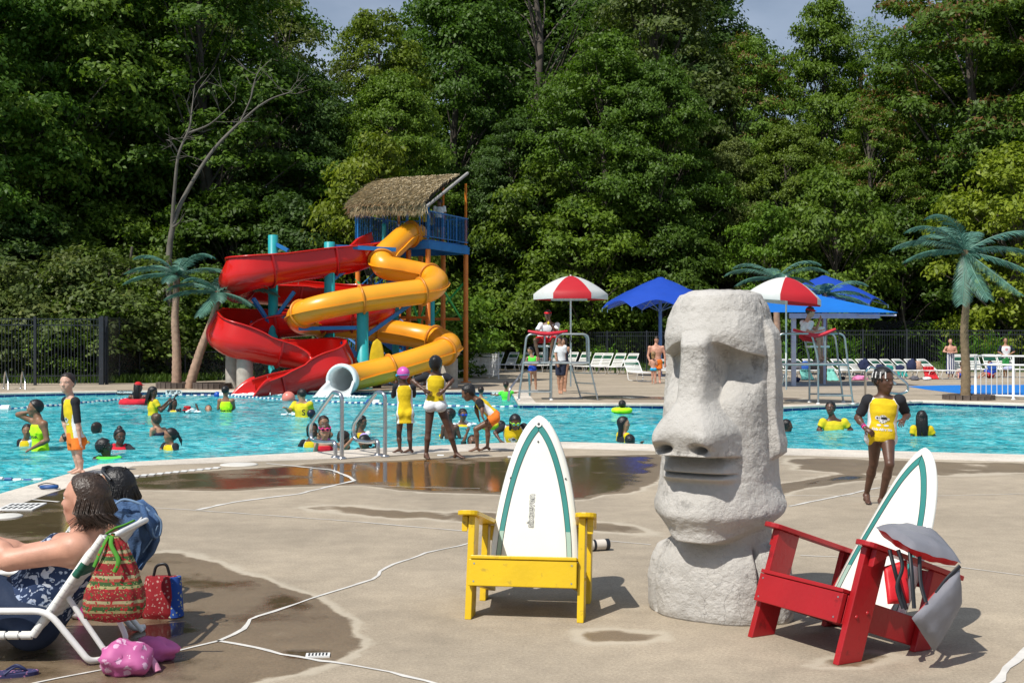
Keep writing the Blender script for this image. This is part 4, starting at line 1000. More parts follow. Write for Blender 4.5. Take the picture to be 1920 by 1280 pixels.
column(680, 39.0, 700, 575, .20, M_teal, 'short teal slide column under the yellow tube', [(676, 614, 39, 560, 616, 38.8, .10), (688, 628, 39.0, 775, 566, 39.9, .10), (688, 575, 39, 700, 572, 39.2, .12), (672, 668, 39, 640, 640, 38.8, .11)])
column(742, 43.0, 700, 560, .13, M_teal, 'slim teal column in the shade behind the yellow tube', [])
column(808, 43.6, 700, 546, .14, M_teal, 'teal column below the right bend of the yellow tube', [])
def pier(px, d, top, r_, label):
    a = P(px, 700, d*K); a.z = 0; z = P(px, top, d*K).z; t = thing('concrete_pier', label, 'pier', a, 0, 'concrete piers under the red flume')
    mb = MB(); mb.lathe([(r_, 0), (r_, z-.02), (r_*.97, z)], 22); mb.build('shaft', M_concpier, t)
    mb = MB(); mb.box((0, 0, z+.10), (.30, .30, .20)); mb.box((.2, -.1, z+.24), (.55, .14, .12), 0, Matrix.Rotation(R(-18), 3, 'Y')); mb.build('saddle', M_blue, t)
pier(438, 39.6, 650, .27, 'taller concrete pier under the left bend of the red flume')
pier(459, 38.7, 656, .27, 'shorter concrete pier in front of the other under the red flume')
pier(842, 40.2, 672, .30, 'weathered grey pier under the lowest bend of the yellow tube')

# --- tower: deck, posts, rails, stairs, thatched roof
A = P(667, 470, 43.7*K); Bc = P(804, 474, 42.5*K); zf = P(804, 466, 42.5*K).z+.34
A.z = Bc.z = zf; ux = nrm(Bc-A); vy = Vector((-ux.y, ux.x, 0)); Lw = (Bc-A).length; Dp = 3.2
tw = thing('slide_tower', 'blue railed slide tower on orange posts under a sloping thatched roof', 'tower', (A.x, A.y, 0), math.atan2(ux.y, ux.x))
def tb(name, mb, m): return mb.build(name, m, tw)
mb = MB(); mb.box((Lw/2, Dp/2, zf-.04), (Lw, Dp, .06)); tb('floor', mb, M_blue)
mb = MB()
for y in (0, Dp): mb.box((Lw/2, y, zf-.21), (Lw+.1, .10, .28))
for x in (0, Lw): mb.box((x, Dp/2, zf-.21), (.1, Dp-.12, .28))
tb('edge_beam', mb, M_blue)
front_z = 1.02
def railing(a, b, skip=None):
    a = Vector(a); b = Vector(b); L_ = (b-a).length; n = int(L_/.12); mb = MB()
    mb.tube([a+Vector((0, 0, front_z)), b+Vector((0, 0, front_z))], .026, 6); mb.tube([a+Vector((0, 0, .10)), b+Vector((0, 0, .10))], .018, 6)
    for i in range(n+1):
        q = a.lerp(b, i/n); mb.tube([q+Vector((0, 0, .1)), q+Vector((0, 0, front_z))], .010 if i % 9 else .03, 5)
    tb('railing', mb, M_blue)
z0 = zf
railing((0, 0, z0), (.45, 0, z0)); railing((1.35, 0, z0), (1.9, 0, z0)); railing((2.7, 0, z0), (Lw, 0, z0)); railing((Lw, 0, z0), (Lw, Dp, z0)); railing((0, Dp, z0), (Lw, Dp, z0)); railing((0, 0, z0), (0, Dp, z0))
roof_at = lambda y: 6.52+(y+.3)*.33
posts = [(.06, .05, 1), (Lw-.06, .05, 1), (.06, Dp-.05, 1), (Lw-.06, Dp-.05, 1), (Lw*.38, .05, 0), (Lw*.70, .05, 0), (Lw*.34, Dp-.05, 1), (Lw*.66, Dp-.05, 1)]
for x, y, full in posts:
    if full: mb = MB(); mb.lathe([(.2, 0), (.2, .03), (.095, .035), (.095, zf-.36)], 12, (x, y, 0)); tb('post', mb, M_orange)
    mb = MB(); mb.box((x, y, (zf+.01+roof_at(y))/2), (.07, .07, roof_at(y)-zf-.02)); tb('roof_post', mb, M_orange if y > 1 else M_blue)
mb = MB(); mb.lathe([(.2, 0), (.2, .03), (.095, .035), (.095, zf-.36)], 12, (Lw*.71, .1, 0)); tb('post', mb, M_orange)
for a, b, m in (((0, 0, 1.0), (Lw*.7, 0, 3.9), M_grnst), ((Lw*.7, 0, 1.0), (Lw, 0, 3.2), M_grnst), ((Lw*.7, 0, 3.6), (Lw, 0, 1.3), M_grnst), ((0, 0, 3.9), (Lw*.45, 0, 2.3), M_grnst), ((0, Dp, 1), (Lw, Dp, 4), M_grnst), ((Lw, 0, 4.3), (Lw-.25, Dp, 2.4), M_grnst)):
    mb = MB(); mb.tube([a, b], .045, 8); tb('brace', mb, m)
for y, z in ((0, 2.45), (Dp, 2.45)):
    mb = MB(); mb.tube([(0, y, z), (Lw, y, z)], .055, 8); tb('cross_rail', mb, M_orange)
mb = MB(); mb.tube([(Lw, 0, 2.2), (Lw+.35, -.3, .8), (Lw+.4, -.3, 0)], .035, 6); tb('strut', mb, M_galv)
mb = MB(); mb.tube(bend([(Lw*.42, -.15, zf+.55), (Lw*.46, -.35, zf+.55), (Lw*.46, -.35, zf-.3), (Lw*.38, -.3, zf-.35)], .12), .085, 10); tb('water_pipe', mb, M_teal)
mb = MB(); mb.prism([(0, 0), (.5, 0), (.0, .55)], .04, Matrix(((1, 0, 0), (0, 0, 1), (0, 1, 0))), 0, (Lw*.60, -.05, zf+.05)); tb('entry_panel', mb, M_wgel)
# stairs: two flights climbing behind the slides
def flight(a, b, w=1.0):
    a = Vector(a); b = Vector(b); n = 11; side = nrm((b-a).cross(Vector((0, 0, 1)))); mb = MB()
    for i in range(n):
        q = a.lerp(b, (i+.5)/n); mb.box(q, (.26, w, .035))
    tb('treads', mb, M_blue)
    for s in (-1, 1):
        o = side*s*w/2; mb = MB(); mb.beam(a+o, b+o, .05, .24); up = Vector((0, 0, .95))
        mb.tube([a+o+up, b+o+up], .025, 6); mb.tube([a+o+up*.5, b+o+up*.5], .018, 6)
        for i in range(15): q = a.lerp(b, i/14)+o; mb.tube([q, q+up], .011, 5)
        tb('stair_rail', mb, M_blue)
flight((.6, .9, .0), (-2.2, 1.4, 1.7)); flight((2.6, 2.3, .0), (-.6, 2.3, 2.1)); flight((-.9, 1.2, 2.2), (1.4, 1.2, 4.0))
# thatch: a sagging slab covered in layered straw, ragged along the eaves
M_thatch = mat('thatch_straw', (.56, .46, .29), .9, 0, .4, 9, bump=1, bscale=60)
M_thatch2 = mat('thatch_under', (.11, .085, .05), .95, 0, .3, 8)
M_pole = mat('grey_pole', (.30, .29, .27), .8, 0, .15, 5)
TM = Matrix.Translation((A.x, A.y, 0)) @ Matrix.Rotation(math.atan2(ux.y, ux.x), 4, 'Z'); RC = [TM.inverted() @ v_ for v_ in (P(662, 378, 44.9), P(797, 376, 43.5), P(864, 328, 47.6), P(716, 337, 49.0))]
nu, nv = 34, 14; x0, x1, y0, y1 = -.45, Lw+.05, -.75, Dp+.75
def roofp(u, v):
    p = RC[0].lerp(RC[1], u).lerp(RC[3].lerp(RC[2], u), v)
    return p+Vector((0, 0, .10*math.sin(v*math.pi)-.5*max(0, .22-v)**1.2-.6*max(0, .2-u)**1.3))
rs = np.random.default_rng(3); mb = MB(); top = [[roofp(i/nu, j/nv) for i in range(nu+1)] for j in range(nv+1)]
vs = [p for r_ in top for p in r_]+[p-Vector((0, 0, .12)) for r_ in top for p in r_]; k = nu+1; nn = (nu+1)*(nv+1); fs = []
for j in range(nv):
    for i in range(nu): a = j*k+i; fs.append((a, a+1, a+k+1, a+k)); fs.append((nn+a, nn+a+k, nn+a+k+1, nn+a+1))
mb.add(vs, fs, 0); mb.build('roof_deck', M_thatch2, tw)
mb = MB()
def strand(p, dr, l, w):
    s = nrm(dr.cross(Vector((0, 0, 1)))+Vector((rs.normal()*.2, rs.normal()*.2, rs.normal()*.2)))*w
    q = p+dr*l*.55; e = p+dr*l+Vector((0, 0, -.12*l)); mb.add([p-s, p+s, q+s, e, q-s], [(0, 1, 2, 3, 4)])
for _ in range(9500):
    u, v = rs.random(), rs.random(); p = roofp(u, v)+Vector((0, 0, .01+.07*rs.random())); d = nrm(Vector((rs.normal()*.22-(.5 if u < .08 else 0), -1, -.36+rs.normal()*.12))); strand(p, d, rs.uniform(.25, .6), .011)
for _ in range(2600):
    u = rs.random(); p = roofp(u, 0)+Vector((0, rs.uniform(-.05, .1), -.1+.12*rs.random())); d = nrm(Vector((rs.normal()*.35, -.55+rs.normal()*.2, -1))); strand(p, d, rs.uniform(.15, .5), .010)
for _ in range(900):
    v = rs.random(); p = roofp(0, v)+Vector((0, 0, -.05+.1*rs.random())); d = nrm(Vector((-.8, rs.normal()*.35-.3, -.9))); strand(p, d, rs.uniform(.2, .5), .010)
mb.build('thatch', M_thatch, tw)
mb = MB(); a = roofp(1, 0)+Vector((.05, 0, -.14)); b = roofp(1, 1)+Vector((.12, .35, .1)); mb.tube([a, b], .06, 8); mb.tube([roofp(0, .1)-Vector((0, 0, .2)), roofp(0, 1)-Vector((0, 0, .2))], .05, 8); tb('roof_pole', mb, M_pole)

# small things round the slide feet
g0 = P(707, 660, 40.2*K); t = thing('upright_surfboard', 'yellow surfboard standing upright behind the yellow tube slide', 'surfboard', (g0.x, g0.y, 0))
mb = MB(); rg = []
for i in range(17):
    f = i/16; hw = .27*math.sin(math.pi*min(.97, .1+.87*f))**.5 if f < 1 else .01; z = .05+1.62*f; rg.append([Vector((hw*math.cos(a), .035*math.sin(a), z)) for a in [2*math.pi*k/12 for k in range(12)]])
mb.loft(rg, 0, True); mb.build('board', mat('yellow_board', (.78, .55, .02), .4), t); mb = MB(); mb.box((0, -.05, .1), (.3, .05, .2)); mb.build('stand', M_black, t)
M_rock = mat('flat_rock', (.30, .21, .15), .9, 0, .25, 4, bump=.5, bscale=12)
rd = random.Random(8)
for i in range(15):
    q = G(548+(i % 5)*15+rd.uniform(-4, 4), 724-(i//5)*2.5); mb = MB(); s = rd.uniform(.12, .26)
    mb.lathe([(s*.3, 0), (s, .02), (s*.95, s*.3), (s*.4, s*.38), (s*.05, s*.38)], 7, (0, 0, 0), 0, None, True, rd.random()*3, 1.3, .8)
    mb.v = [(x*(1+rd.uniform(-.12, .12)), y*(1+rd.uniform(-.12, .12)), z) for x, y, z in mb.v]
    o = mb.build('flat_rock', M_rock); o.location = (q.x, q.y, rd.choice([0, 0, .07])); tag(o, 'flat brown rock, %s of the pile between the slide mouths' % ('%s %s' % (('left', 'left middle', 'middle', 'right middle', 'right')[i % 5], ('lower front', 'upper', 'rear')[i//5])), 'rock', 'flat rocks between the slide mouths')
# ------------------------------------------------------------------ strap chaises
def make_chaise(name='chaise_lounge', back=50, straps='white'):
    """foot towards -y, local origin under the middle"""
    t = thing(name, None, 'chaise lounge'); w = .62; zs = .36; hy = .35; Lb = .72; a = R(back)
    fr = [(-w/2, -1.0, zs), (-w/2, hy, zs)]; top = lambda x: (x, hy+Lb*math.cos(a), zs+Lb*math.sin(a))
    mb = MB(); C = bend([(-w/2, hy, zs), top(-w/2), top(w/2), (w/2, hy, zs)], .09, 4); mb.tube(C, .019, 6); mb.build('back_frame', M_white, t)
    mb = MB(); mb.tube(bend([(-w/2, hy, zs), (-w/2, -1.05, zs), (w/2, -1.05, zs), (w/2, hy, zs)], .09, 4), .019, 6); mb.build('seat_frame', M_white, t)
    for y in (-.8, .25): mb = MB(); mb.tube(bend([(-w/2, y-.16 if y < 0 else y+.12, zs), (-w/2, y-.02, 0.02), (w/2, y-.02, 0.02), (w/2, y-.16 if y < 0 else y+.12, zs)], .10, 4), .019, 6); mb.build('leg', M_white, t)
    A_, B_ = MB(), MB()
    for k in range(15): y = -.98+k*.088; A_.tube([(-w/2-.01, y, zs), (-w/2+.1, y, zs+.014), (w/2-.1, y, zs+.014), (w/2+.01, y, zs)], .032, 6, 0, True, .25, (0, 0, 1))
    for k in range(9):
        f = .05+k*.084; p = Vector((0, hy+f*math.cos(a), zs+f*math.sin(a))); M_ = (B_ if k in (5, 6) else A_); nv = Vector((0, -math.sin(a), math.cos(a)))*.012
        M_.tube([p+Vector((-w/2-.01, 0, 0)), p+nv+Vector((-w/2+.1, 0, 0)), p+nv+Vector((w/2-.1, 0, 0)), p+Vector((w/2+.01, 0, 0))], .032, 6, 0, True, .25, nv)
    A_.build('white_straps', M_vinyl, t); B_.build('green_straps', M_green, t); return t
proto_c = make_chaise('chaise_lounge', 58); proto_f = make_chaise('chaise_lounge', 38); used_c = set()
def chaise(px, py, rz, label, proto=proto_c, group='white strap chaises along the fence'):
    o = proto if proto.name not in used_c else copy_tree(proto); used_c.add(proto.name)
    p = G(px, py); o.location = (p.x, p.y+.9, 0); o.rotation_euler = (0, 0, rz); tag(o, label, 'chaise lounge', group)
place = ['beside the white railing', 'second from the white railing', 'third from the white railing', 'behind the girl in the green vest', 'half hidden by the guard chair leg', 'behind the man in the white shirt', 'right behind the guard umbrella pole', 'right of the guard umbrella pole',
         'under the guard chair ladder rail', 'just right of the guard chair', 'third to the right of the guard chair', 'beside the larger turned chaise']
for i, px in enumerate((893, 921, 949, 977, 1003, 1029, 1062, 1086, 1110, 1126, 1150, 1174)):
    chaise(px, 695+i*.65-(3 if i in (6, 7) else 0), R(-36-i*.8), 'empty white chaise with green bands %s' % place[i])
chaise(1200, 716, R(12), 'larger white chaise turned sideways next to the shirtless man', proto_f)
chaise(1262, 712, R(25), 'white chaise with bags behind the shirtless man at the stone head', proto_f)
names = ['nearest the stone head', 'behind the umbrella pole base', 'left of the turquoise towel', 'under the turquoise towel', 'right of the turquoise towel', 'with a dark backpack', 'right of the dark backpack', 'behind the bent handrail', 'with green towels', 'next to the green towels', 'with the navy backpack', 'under the red towel', 'under the wrapped white towel']
for i, px in enumerate((1478, 1505, 1530, 1556, 1583, 1610, 1634, 1658, 1682, 1705, 1728, 1752, 1776)):
    chaise(px, 711, R(38), 'white chaise in the cluttered row %s' % names[i], proto_f, 'cluttered chaises on the right')
for i, px in enumerate((1822, 1850, 1884, 1912)):
    chaise(px, 708, R(6), 'white chaise %s' % ['right behind the largest palm trunk', 'behind the seated child at the guard rail', 'behind the boy in the patriotic shirt', 'at the right picture edge'][i], proto_c, 'chaises behind the white guard rail')
# towels, bags and clothes thrown over the chaises
def cloth_lump(name, c, size, m, label, cat, seed, group=None, drape=0, rz=0):
    rd_ = random.Random(seed); mb = MB(); n, k = 14, 22; rings = []
    for i in range(n+1):
        f = i/n; th = math.pi*f; ring = []
        for j in range(k):
            a = 2*math.pi*j/k; p = Vector((math.cos(a)*math.sin(th), math.sin(a)*math.sin(th), -math.cos(th)))
            q = 1+.34*mnoise.noise(p*1.6+Vector((seed, 0, 0)))+.16*mnoise.noise(p*4.5+Vector((0, seed, 0)))+.07*abs(mnoise.noise(p*9+Vector((0, 0, seed))))
            v = Vector((p.x*size[0]*q, p.y*size[1]*q, p.z*size[2]*q)); v.z = max(v.z, -size[2]*.75); ring.append(v)
        rings.append(ring)
    mb.loft(rings, 0, False); o = mb.build(name, m); o.location = c+Vector((0, 0, size[2]*.75)); o.rotation_euler = (0, 0, rz)
    return tag(o, label, cat, group)
def drape(name, px, py, w, h, m, label, cat, seed, depth=.25, zt=.55, group=None):
    """cloth hanging over a chaise edge and spilling on the deck"""
    p = G(px, py); nu, nv = 14, 16; mb = MB(); vs = []
    for j in range(nv+1):
        f = j/nv; y = depth*(1-f) if f < .35 else depth*.65-.12*(f-.35)+.08*math.sin(f*5); z = zt+.02*math.sin(f*9) if f < .3 else zt*(1-(f-.3)/.7)+.012
        for i in range(nu+1):
            u = i/nu-.5; fold = .035*math.sin(u*22+seed+f*2)*min(1, f*2)+.02*mnoise.noise(Vector((u*6, f*5, seed)))
            vs.append((u*w*(1+.35*f*f), y+fold-(.28*f*f if zt > .3 else 0), max(.01, z+fold*.4)))
    k = nu+1; mb.add(vs, [(j*k+i, j*k+i+1, (j+1)*k+i+1, (j+1)*k+i) for j in range(nv) for i in range(nu)], 0, True)
    o = mb.build(name, m); o.location = p; s = o.modifiers.new('thickness', 'SOLIDIFY'); s.thickness = .012; return tag(o, label, cat, group)
cm = lambda n, c: mat('cloth_'+n, c, .9, 0, .18, 9, bump=.4, bscale=30)
C_navy, C_teal, C_red_, C_white_, C_pink, C_grey, C_blue, C_turq, C_black, C_lil = cm('navy', (.012, .018, .06)), cm('teal', (.01, .25, .22)), cm('red', (.5, .012, .02)), cm('white', (.7, .7, .72)), cm('pink', (.72, .22, .42)), cm('grey', (.12, .12, .14)), cm('blue', (.02, .10, .42)), cm('turquoise', (.18, .50, .42)), cm('black', (.012, .012, .016)), cm('lilac', (.42, .45, .65))
items = [(1490, 708, (.28, .2, .26), C_black, 'black tote bag on the first cluttered chaise', 'bag'), (1506, 706, (.22, .2, .2), C_grey, 'grey bundle of clothes beside the black tote', 'clothes'),
         (1517, 696, (.3, .2, .24), C_blue, 'blue and purple bag on a chaise left of the turquoise towel', 'bag'), (1540, 695, (.25, .2, .26), C_black, 'black bag behind the turquoise towel', 'bag'), (1580, 712, (.12, .1, .10), C_black, 'pair of dark sandals under the cluttered chaises', 'shoes'),
         (1612, 713, (.36, .25, .13), C_pink, 'pink towel heap on the deck below the cluttered chaises', 'towel'), (1632, 690, (.24, .2, .30), C_navy, 'dark backpack upright on a chaise above the pink towel', 'backpack'), (1662, 700, (.25, .2, .16), C_navy, 'navy clothes left of the green towels', 'clothes'),
         (1680, 702, (.2, .15, .14), C_teal, 'green towels piled on a chaise', 'towel'), (1700, 700, (.2, .15, .15), C_navy, 'dark blue clothes right of the green towels', 'clothes'), (1722, 691, (.24, .2, .30), C_navy, 'navy backpack with red trim beside the red towel', 'backpack'),
         (1735, 688, (.2, .15, .25), cm('tan', (.45, .28, .2)), 'tan towel propped behind the navy backpack', 'towel'), (1715, 713, (.2, .15, .12), C_grey, 'grey bag under the chaise with the navy backpack', 'bag'), (1738, 713, (.2, .15, .10), C_white_, 'white shoes and cloth under the red towel', 'clothes'),
         (1232+22, 700, (.3, .2, .2), C_navy, 'dark bag on the chaise behind the shirtless man', 'bag'), (1270, 705, (.2, .2, .2), C_lil, 'pale cloth on a chaise by the stone head', 'clothes'), (1876, 690, (.25, .15, .2), C_blue, 'blue bag behind the guard rail', 'bag'), (1907, 693, (.22, .15, .12), C_lil, 'pale blue cloth on the last chaise', 'towel'),
         (1492, 716, (.2, .15, .13), C_navy, 'dark bag on the deck below the first cluttered chaise', 'bag'), (1650, 716, (.14, .1, .10), C_grey, 'grey shoes on the deck behind the bent handrail', 'shoes')]
for i, (px, py, s, m, lb, ct) in enumerate(items):
    low = py > 709; c = G(px, py if low else 711); c.z = 0 if low else .36; c.y += .0 if low else .9; cloth_lump(ct.replace(' ', '_'), c, tuple(k*.88 for k in s), m, lb, ct, i+1, 'bags and clothes on the chaises')
drape('towel', 1553, 714, .6, .5, C_turq, 'turquoise beach towel spilling from a chaise onto the deck', 'towel', 2, .4, .45)
drape('towel', 1745, 711, .42, .45, C_red_, 'red towel hanging over the end of a chaise', 'towel', 5, .4, .5)
drape('towel', 1512, 712, .4, .4, C_turq, 'pale green towel hanging left of the turquoise one', 'towel', 7, .3, .4)
drape('towel', 1690, 706, .35, .4, C_teal, 'teal towel hanging down from the green pile', 'towel', 9, .3, .5)
# leafy bedding plants behind the fence
M_plant = mat('canna_leaf', (.10, .24, .02), .45, 0, .3, 4, trans=.35)
def bedding(px, py, w, h, n, label, seed, big=.3):
    rd_ = random.Random(seed); p = G(px, py); t = thing('leafy_plant', label, 'plant', p, 0, 'broad-leaved plants by the fence'); mb = MB(); st = MB()
    for _ in range(n):
        bx, by = rd_.uniform(-w/2, w/2), rd_.uniform(-.3, .3); hh = h*rd_.uniform(.55, 1.05); q = Vector((bx, by, 0)); tp = q+Vector((rd_.uniform(-.12, .12), 0, hh)); st.tube([q, tp], .012, 4)
        for k in range(6):
            a = rd_.uniform(0, 6.28); f = .25+.75*k/5; b = q.lerp(tp, f); d = Vector((math.cos(a), math.sin(a)*.8, .9)).normalized(); L_ = big*rd_.uniform(.7, 1.3); s = nrm(d.cross(Vector((0, 0, 1))))*L_*.17; m1 = b+d*L_*.5; e = b+d*L_+Vector((d.x, d.y, 0))*L_*.3-Vector((0, 0, .1*L_)); mb.add([b, m1+s, e, m1-s], [(0, 1, 2, 3)], 0, True)
    st.build('stems', M_plant, t); mb.build('leaves', M_plant, t)
bedding(1500, 696, 1.9, 1.5, 26, 'bright green canna plants behind the second lifeguard chair', 1, .5); bedding(1568, 696, 1.9, 1.6, 28, 'bright green canna plants right of the second lifeguard', 2, .5)
bedding(1775, 696, 1.3, 1.6, 24, 'green canna plants left of the largest palm trunk', 3, .4); bedding(1848, 696, 2.2, 1.8, 46, 'tall green canna plants right of the largest palm trunk', 4, .42)
bedding(1125, 696, 1.2, 1.3, 18, 'small leafy plant behind the chaises right of the first guard chair', 5, .25); bedding(1168, 699, .9, 1.0, 14, 'small bright plant behind the chaises near the blue canopy post', 6, .25)
# ------------------------------------------------------------------ fences
def picket_fence(pts, h, label, bay=2.4, pick=.11, name='metal_fence', m=M_fence, post=.075, rails=(.12, -.22, -.02), pr=.011, post_h=.06, group=None, cat='fence', gap=0, rr=.02):
    o = Vector((pts[0].x, pts[0].y, 0)); t = thing(name, label, cat, o, 0, group)
    for i in range(len(pts)-1):
        a, b = pts[i], pts[i+1]; L_ = (b-a).length; nb = max(1, round(L_/bay)); 
        for k in range(nb):
            p, q = a.lerp(b, k/nb), a.lerp(b, (k+1)/nb); mb = MB()
            hp = p.z; hq = q.z; p0 = Vector((p.x, p.y, 0)); q0 = Vector((q.x, q.y, 0))
            for r_ in rails:
                z = h+r_ if r_ <= 0 else r_
                mb.beam(p0+Vector((0, 0, z)), q0+Vector((0, 0, z)), rr*1.2, rr*1.8)
            n = int((q0-p0).length/pick)
            for j in range(1, n):
                c = p0.lerp(q0, j/n); mb.beam(c+Vector((0, 0, gap+.05)), c+Vector((0, 0, h)), pr*1.6, pr*1.6, 0, (0, 1, 0))
            mb.build('picket_panel', m, t, o)
        for k in range(nb+1 if i == len(pts)-2 else nb):
            c = a.lerp(b, k/nb); c.z = 0; mb = MB(); mb.beam(c, c+Vector((0, 0, h+post_h)), post, post, 0, (0, 1, 0)); mb.build('post', m, t, o)
    return t
picket_fence([G(-60, 723.5), G(188, 721)], 2.42, 'tall dark metal picket fence at the left behind the pool', bay=2.0, rails=(.34, -.25, -.03), post=.09)
picket_fence([G(192, 721), G(200, 720.5)], 2.45, 'dark double gate post at the right end of the tall left fence', bay=.3, name='gate_post_pair', post=.10, rails=(.3,), cat='gate post')
def mesh_mat(name, col, alpha, sc=60):
    m = bpy.data.materials.new(name); m.use_nodes = True; nt = m.node_tree; N = nt.nodes; L = nt.links; b = N['Principled BSDF']; b.inputs['Base Color'].default_value = (*col, 1); b.inputs['Roughness'].default_value = .8
    t = N.new('ShaderNodeBsdfTransparent'); ms = N.new('ShaderNodeMixShader'); tc = N.new('ShaderNodeTexCoord'); n = N.new('ShaderNodeTexNoise'); n.inputs['Scale'].default_value = 3; n.inputs['Detail'].default_value = 5
    r = N.new('ShaderNodeMapRange'); r.inputs[1].default_value = .35; r.inputs[2].default_value = .65; r.inputs[3].default_value = max(0, alpha-.12); r.inputs[4].default_value = min(1, alpha+.12)
    L.new(tc.outputs['Object'], n.inputs[0]); L.new(n.outputs[0], r.inputs[0]); L.new(r.outputs[0], ms.inputs[0]); L.new(t.outputs[0], ms.inputs[1]); L.new(b.outputs[0], ms.inputs[2]); L.new(ms.outputs[0], N['Material Output'].inputs[0]); return m
M_chain = mesh_mat('chain_link', (.03, .034, .035), .25); M_screen = mesh_mat('wind_screen', (.010, .012, .014), .93); M_slat = mesh_mat('privacy_mesh', (.05, .048, .042), .62)
def chain_fence(pts, h, label, m=M_chain, bay=2.8, name='chain_link_fence', mid=True, lean=0):
    o = Vector((pts[0].x, pts[0].y, 0)); t = thing(name, label, 'fence', o)
    for i in range(len(pts)-1):
        a, b = pts[i].copy(), pts[i+1].copy(); a.z = b.z = 0; nb = max(1, round((b-a).length/bay))
        for k in range(nb):
            p, q = a.lerp(b, k/nb), a.lerp(b, (k+1)/nb); mb = MB(); U = Vector((0, 0, h-.03))
            d_ = Vector((0, .004, 0)); mb.add([p+d_, q+d_, q+U+d_, p+U+d_], [(0, 1, 2, 3)]); mb.build('mesh_panel', m, t, o)
            mb = MB()
            for z in ((h, h*.5, .06) if mid else (h, .06)): mb.tube([p+Vector((0, 0, z)), q+Vector((0, 0, z))], .025, 6)
            mb.build('rail', M_fence, t, o)
        for k in range(nb+1):
            if k == nb and i < len(pts)-2: continue
            c = a.lerp(b, k/nb); mb = MB(); mb.tube([c, c+Vector((0, 0, h+.08))], .036, 8); mb.build('post', M_fence, t, o)
    return t
chain_fence([G(202, 719), G(224, 716), G(266, 713.5)], 2.45, 'dark gate with privacy mesh left of the leaning palms', M_slat, 1.4, 'mesh_gate')
chain_fence([G(268, 712), G(420, 709)], 2.5, 'tall chain-link fence behind the two leaning palms', bay=2.9)
chain_fence([G(262, 714), G(430, 712), G(560, 711)], 1.15, 'low chain-link fence in front of the weeds by the concrete piers', bay=2.2, name='low_chain_link_fence', mid=False)
picket_fence([G(850, 691), G(1000, 692), G(1290, 697)], 2.1, 'dark metal picket fence behind the white chaises and first guard chair', bay=2.4, pick=.115)
picket_fence([G(1455, 698), G(1700, 698.5), G(1925, 699), G(2050, 699)], 2.15, 'dark metal picket fence behind the cluttered chaises on the right', bay=2.4, pick=.115)
chain_fence([P(1330, 640, 70.5), P(1500, 640, 70.5), P(1760, 640, 70.2), P(2150, 640, 70.0)], 2.72, 'black wind screen fence beyond the lawn on the right', M_screen, 3.2, 'wind_screen_fence', mid=False)
for d in ():
    pass
# white rail fences
picket_fence([G(857, 700), G(935, 710)], 1.05, 'white metal railing beside the foot of the yellow tube slide', bay=1.9, pick=.11, name='white_railing', m=M_white, post=.05, rails=(.1, -.16, -.02), pr=.012, post_h=.02, cat='railing')
def white_guard():
    a = G(1829, 747); b = G(1900, 749); c = G(2000, 752); o = a.copy(); t = thing('white_guard_rail', 'white tubular guard rail beside the largest palm and the blue pad', 'railing', o); h = 1.18
    for p, q in ((a, b), (b, c)):
        mb = MB()
        for z in (h, h-.24, .10): mb.tube([p+Vector((0, 0, z)), q+Vector((0, 0, z))], .028, 8)
        mb.build('rail', M_white, t, o); n = 7 if p is a else 8; mb = MB()
        for j in range(1, n): r_ = p.lerp(q, j/n); mb.tube([r_+Vector((0, 0, .1)), r_+Vector((0, 0, h-.24))], .012, 6)
        mb.build('balusters', M_white, t, o)
    for p in (a, b, c): mb = MB(); mb.lathe([(.06, 0), (.06, .02), (.034, .03), (.034, h+.02)], 10, p); mb.build('post', M_white, t, o)
white_guard()

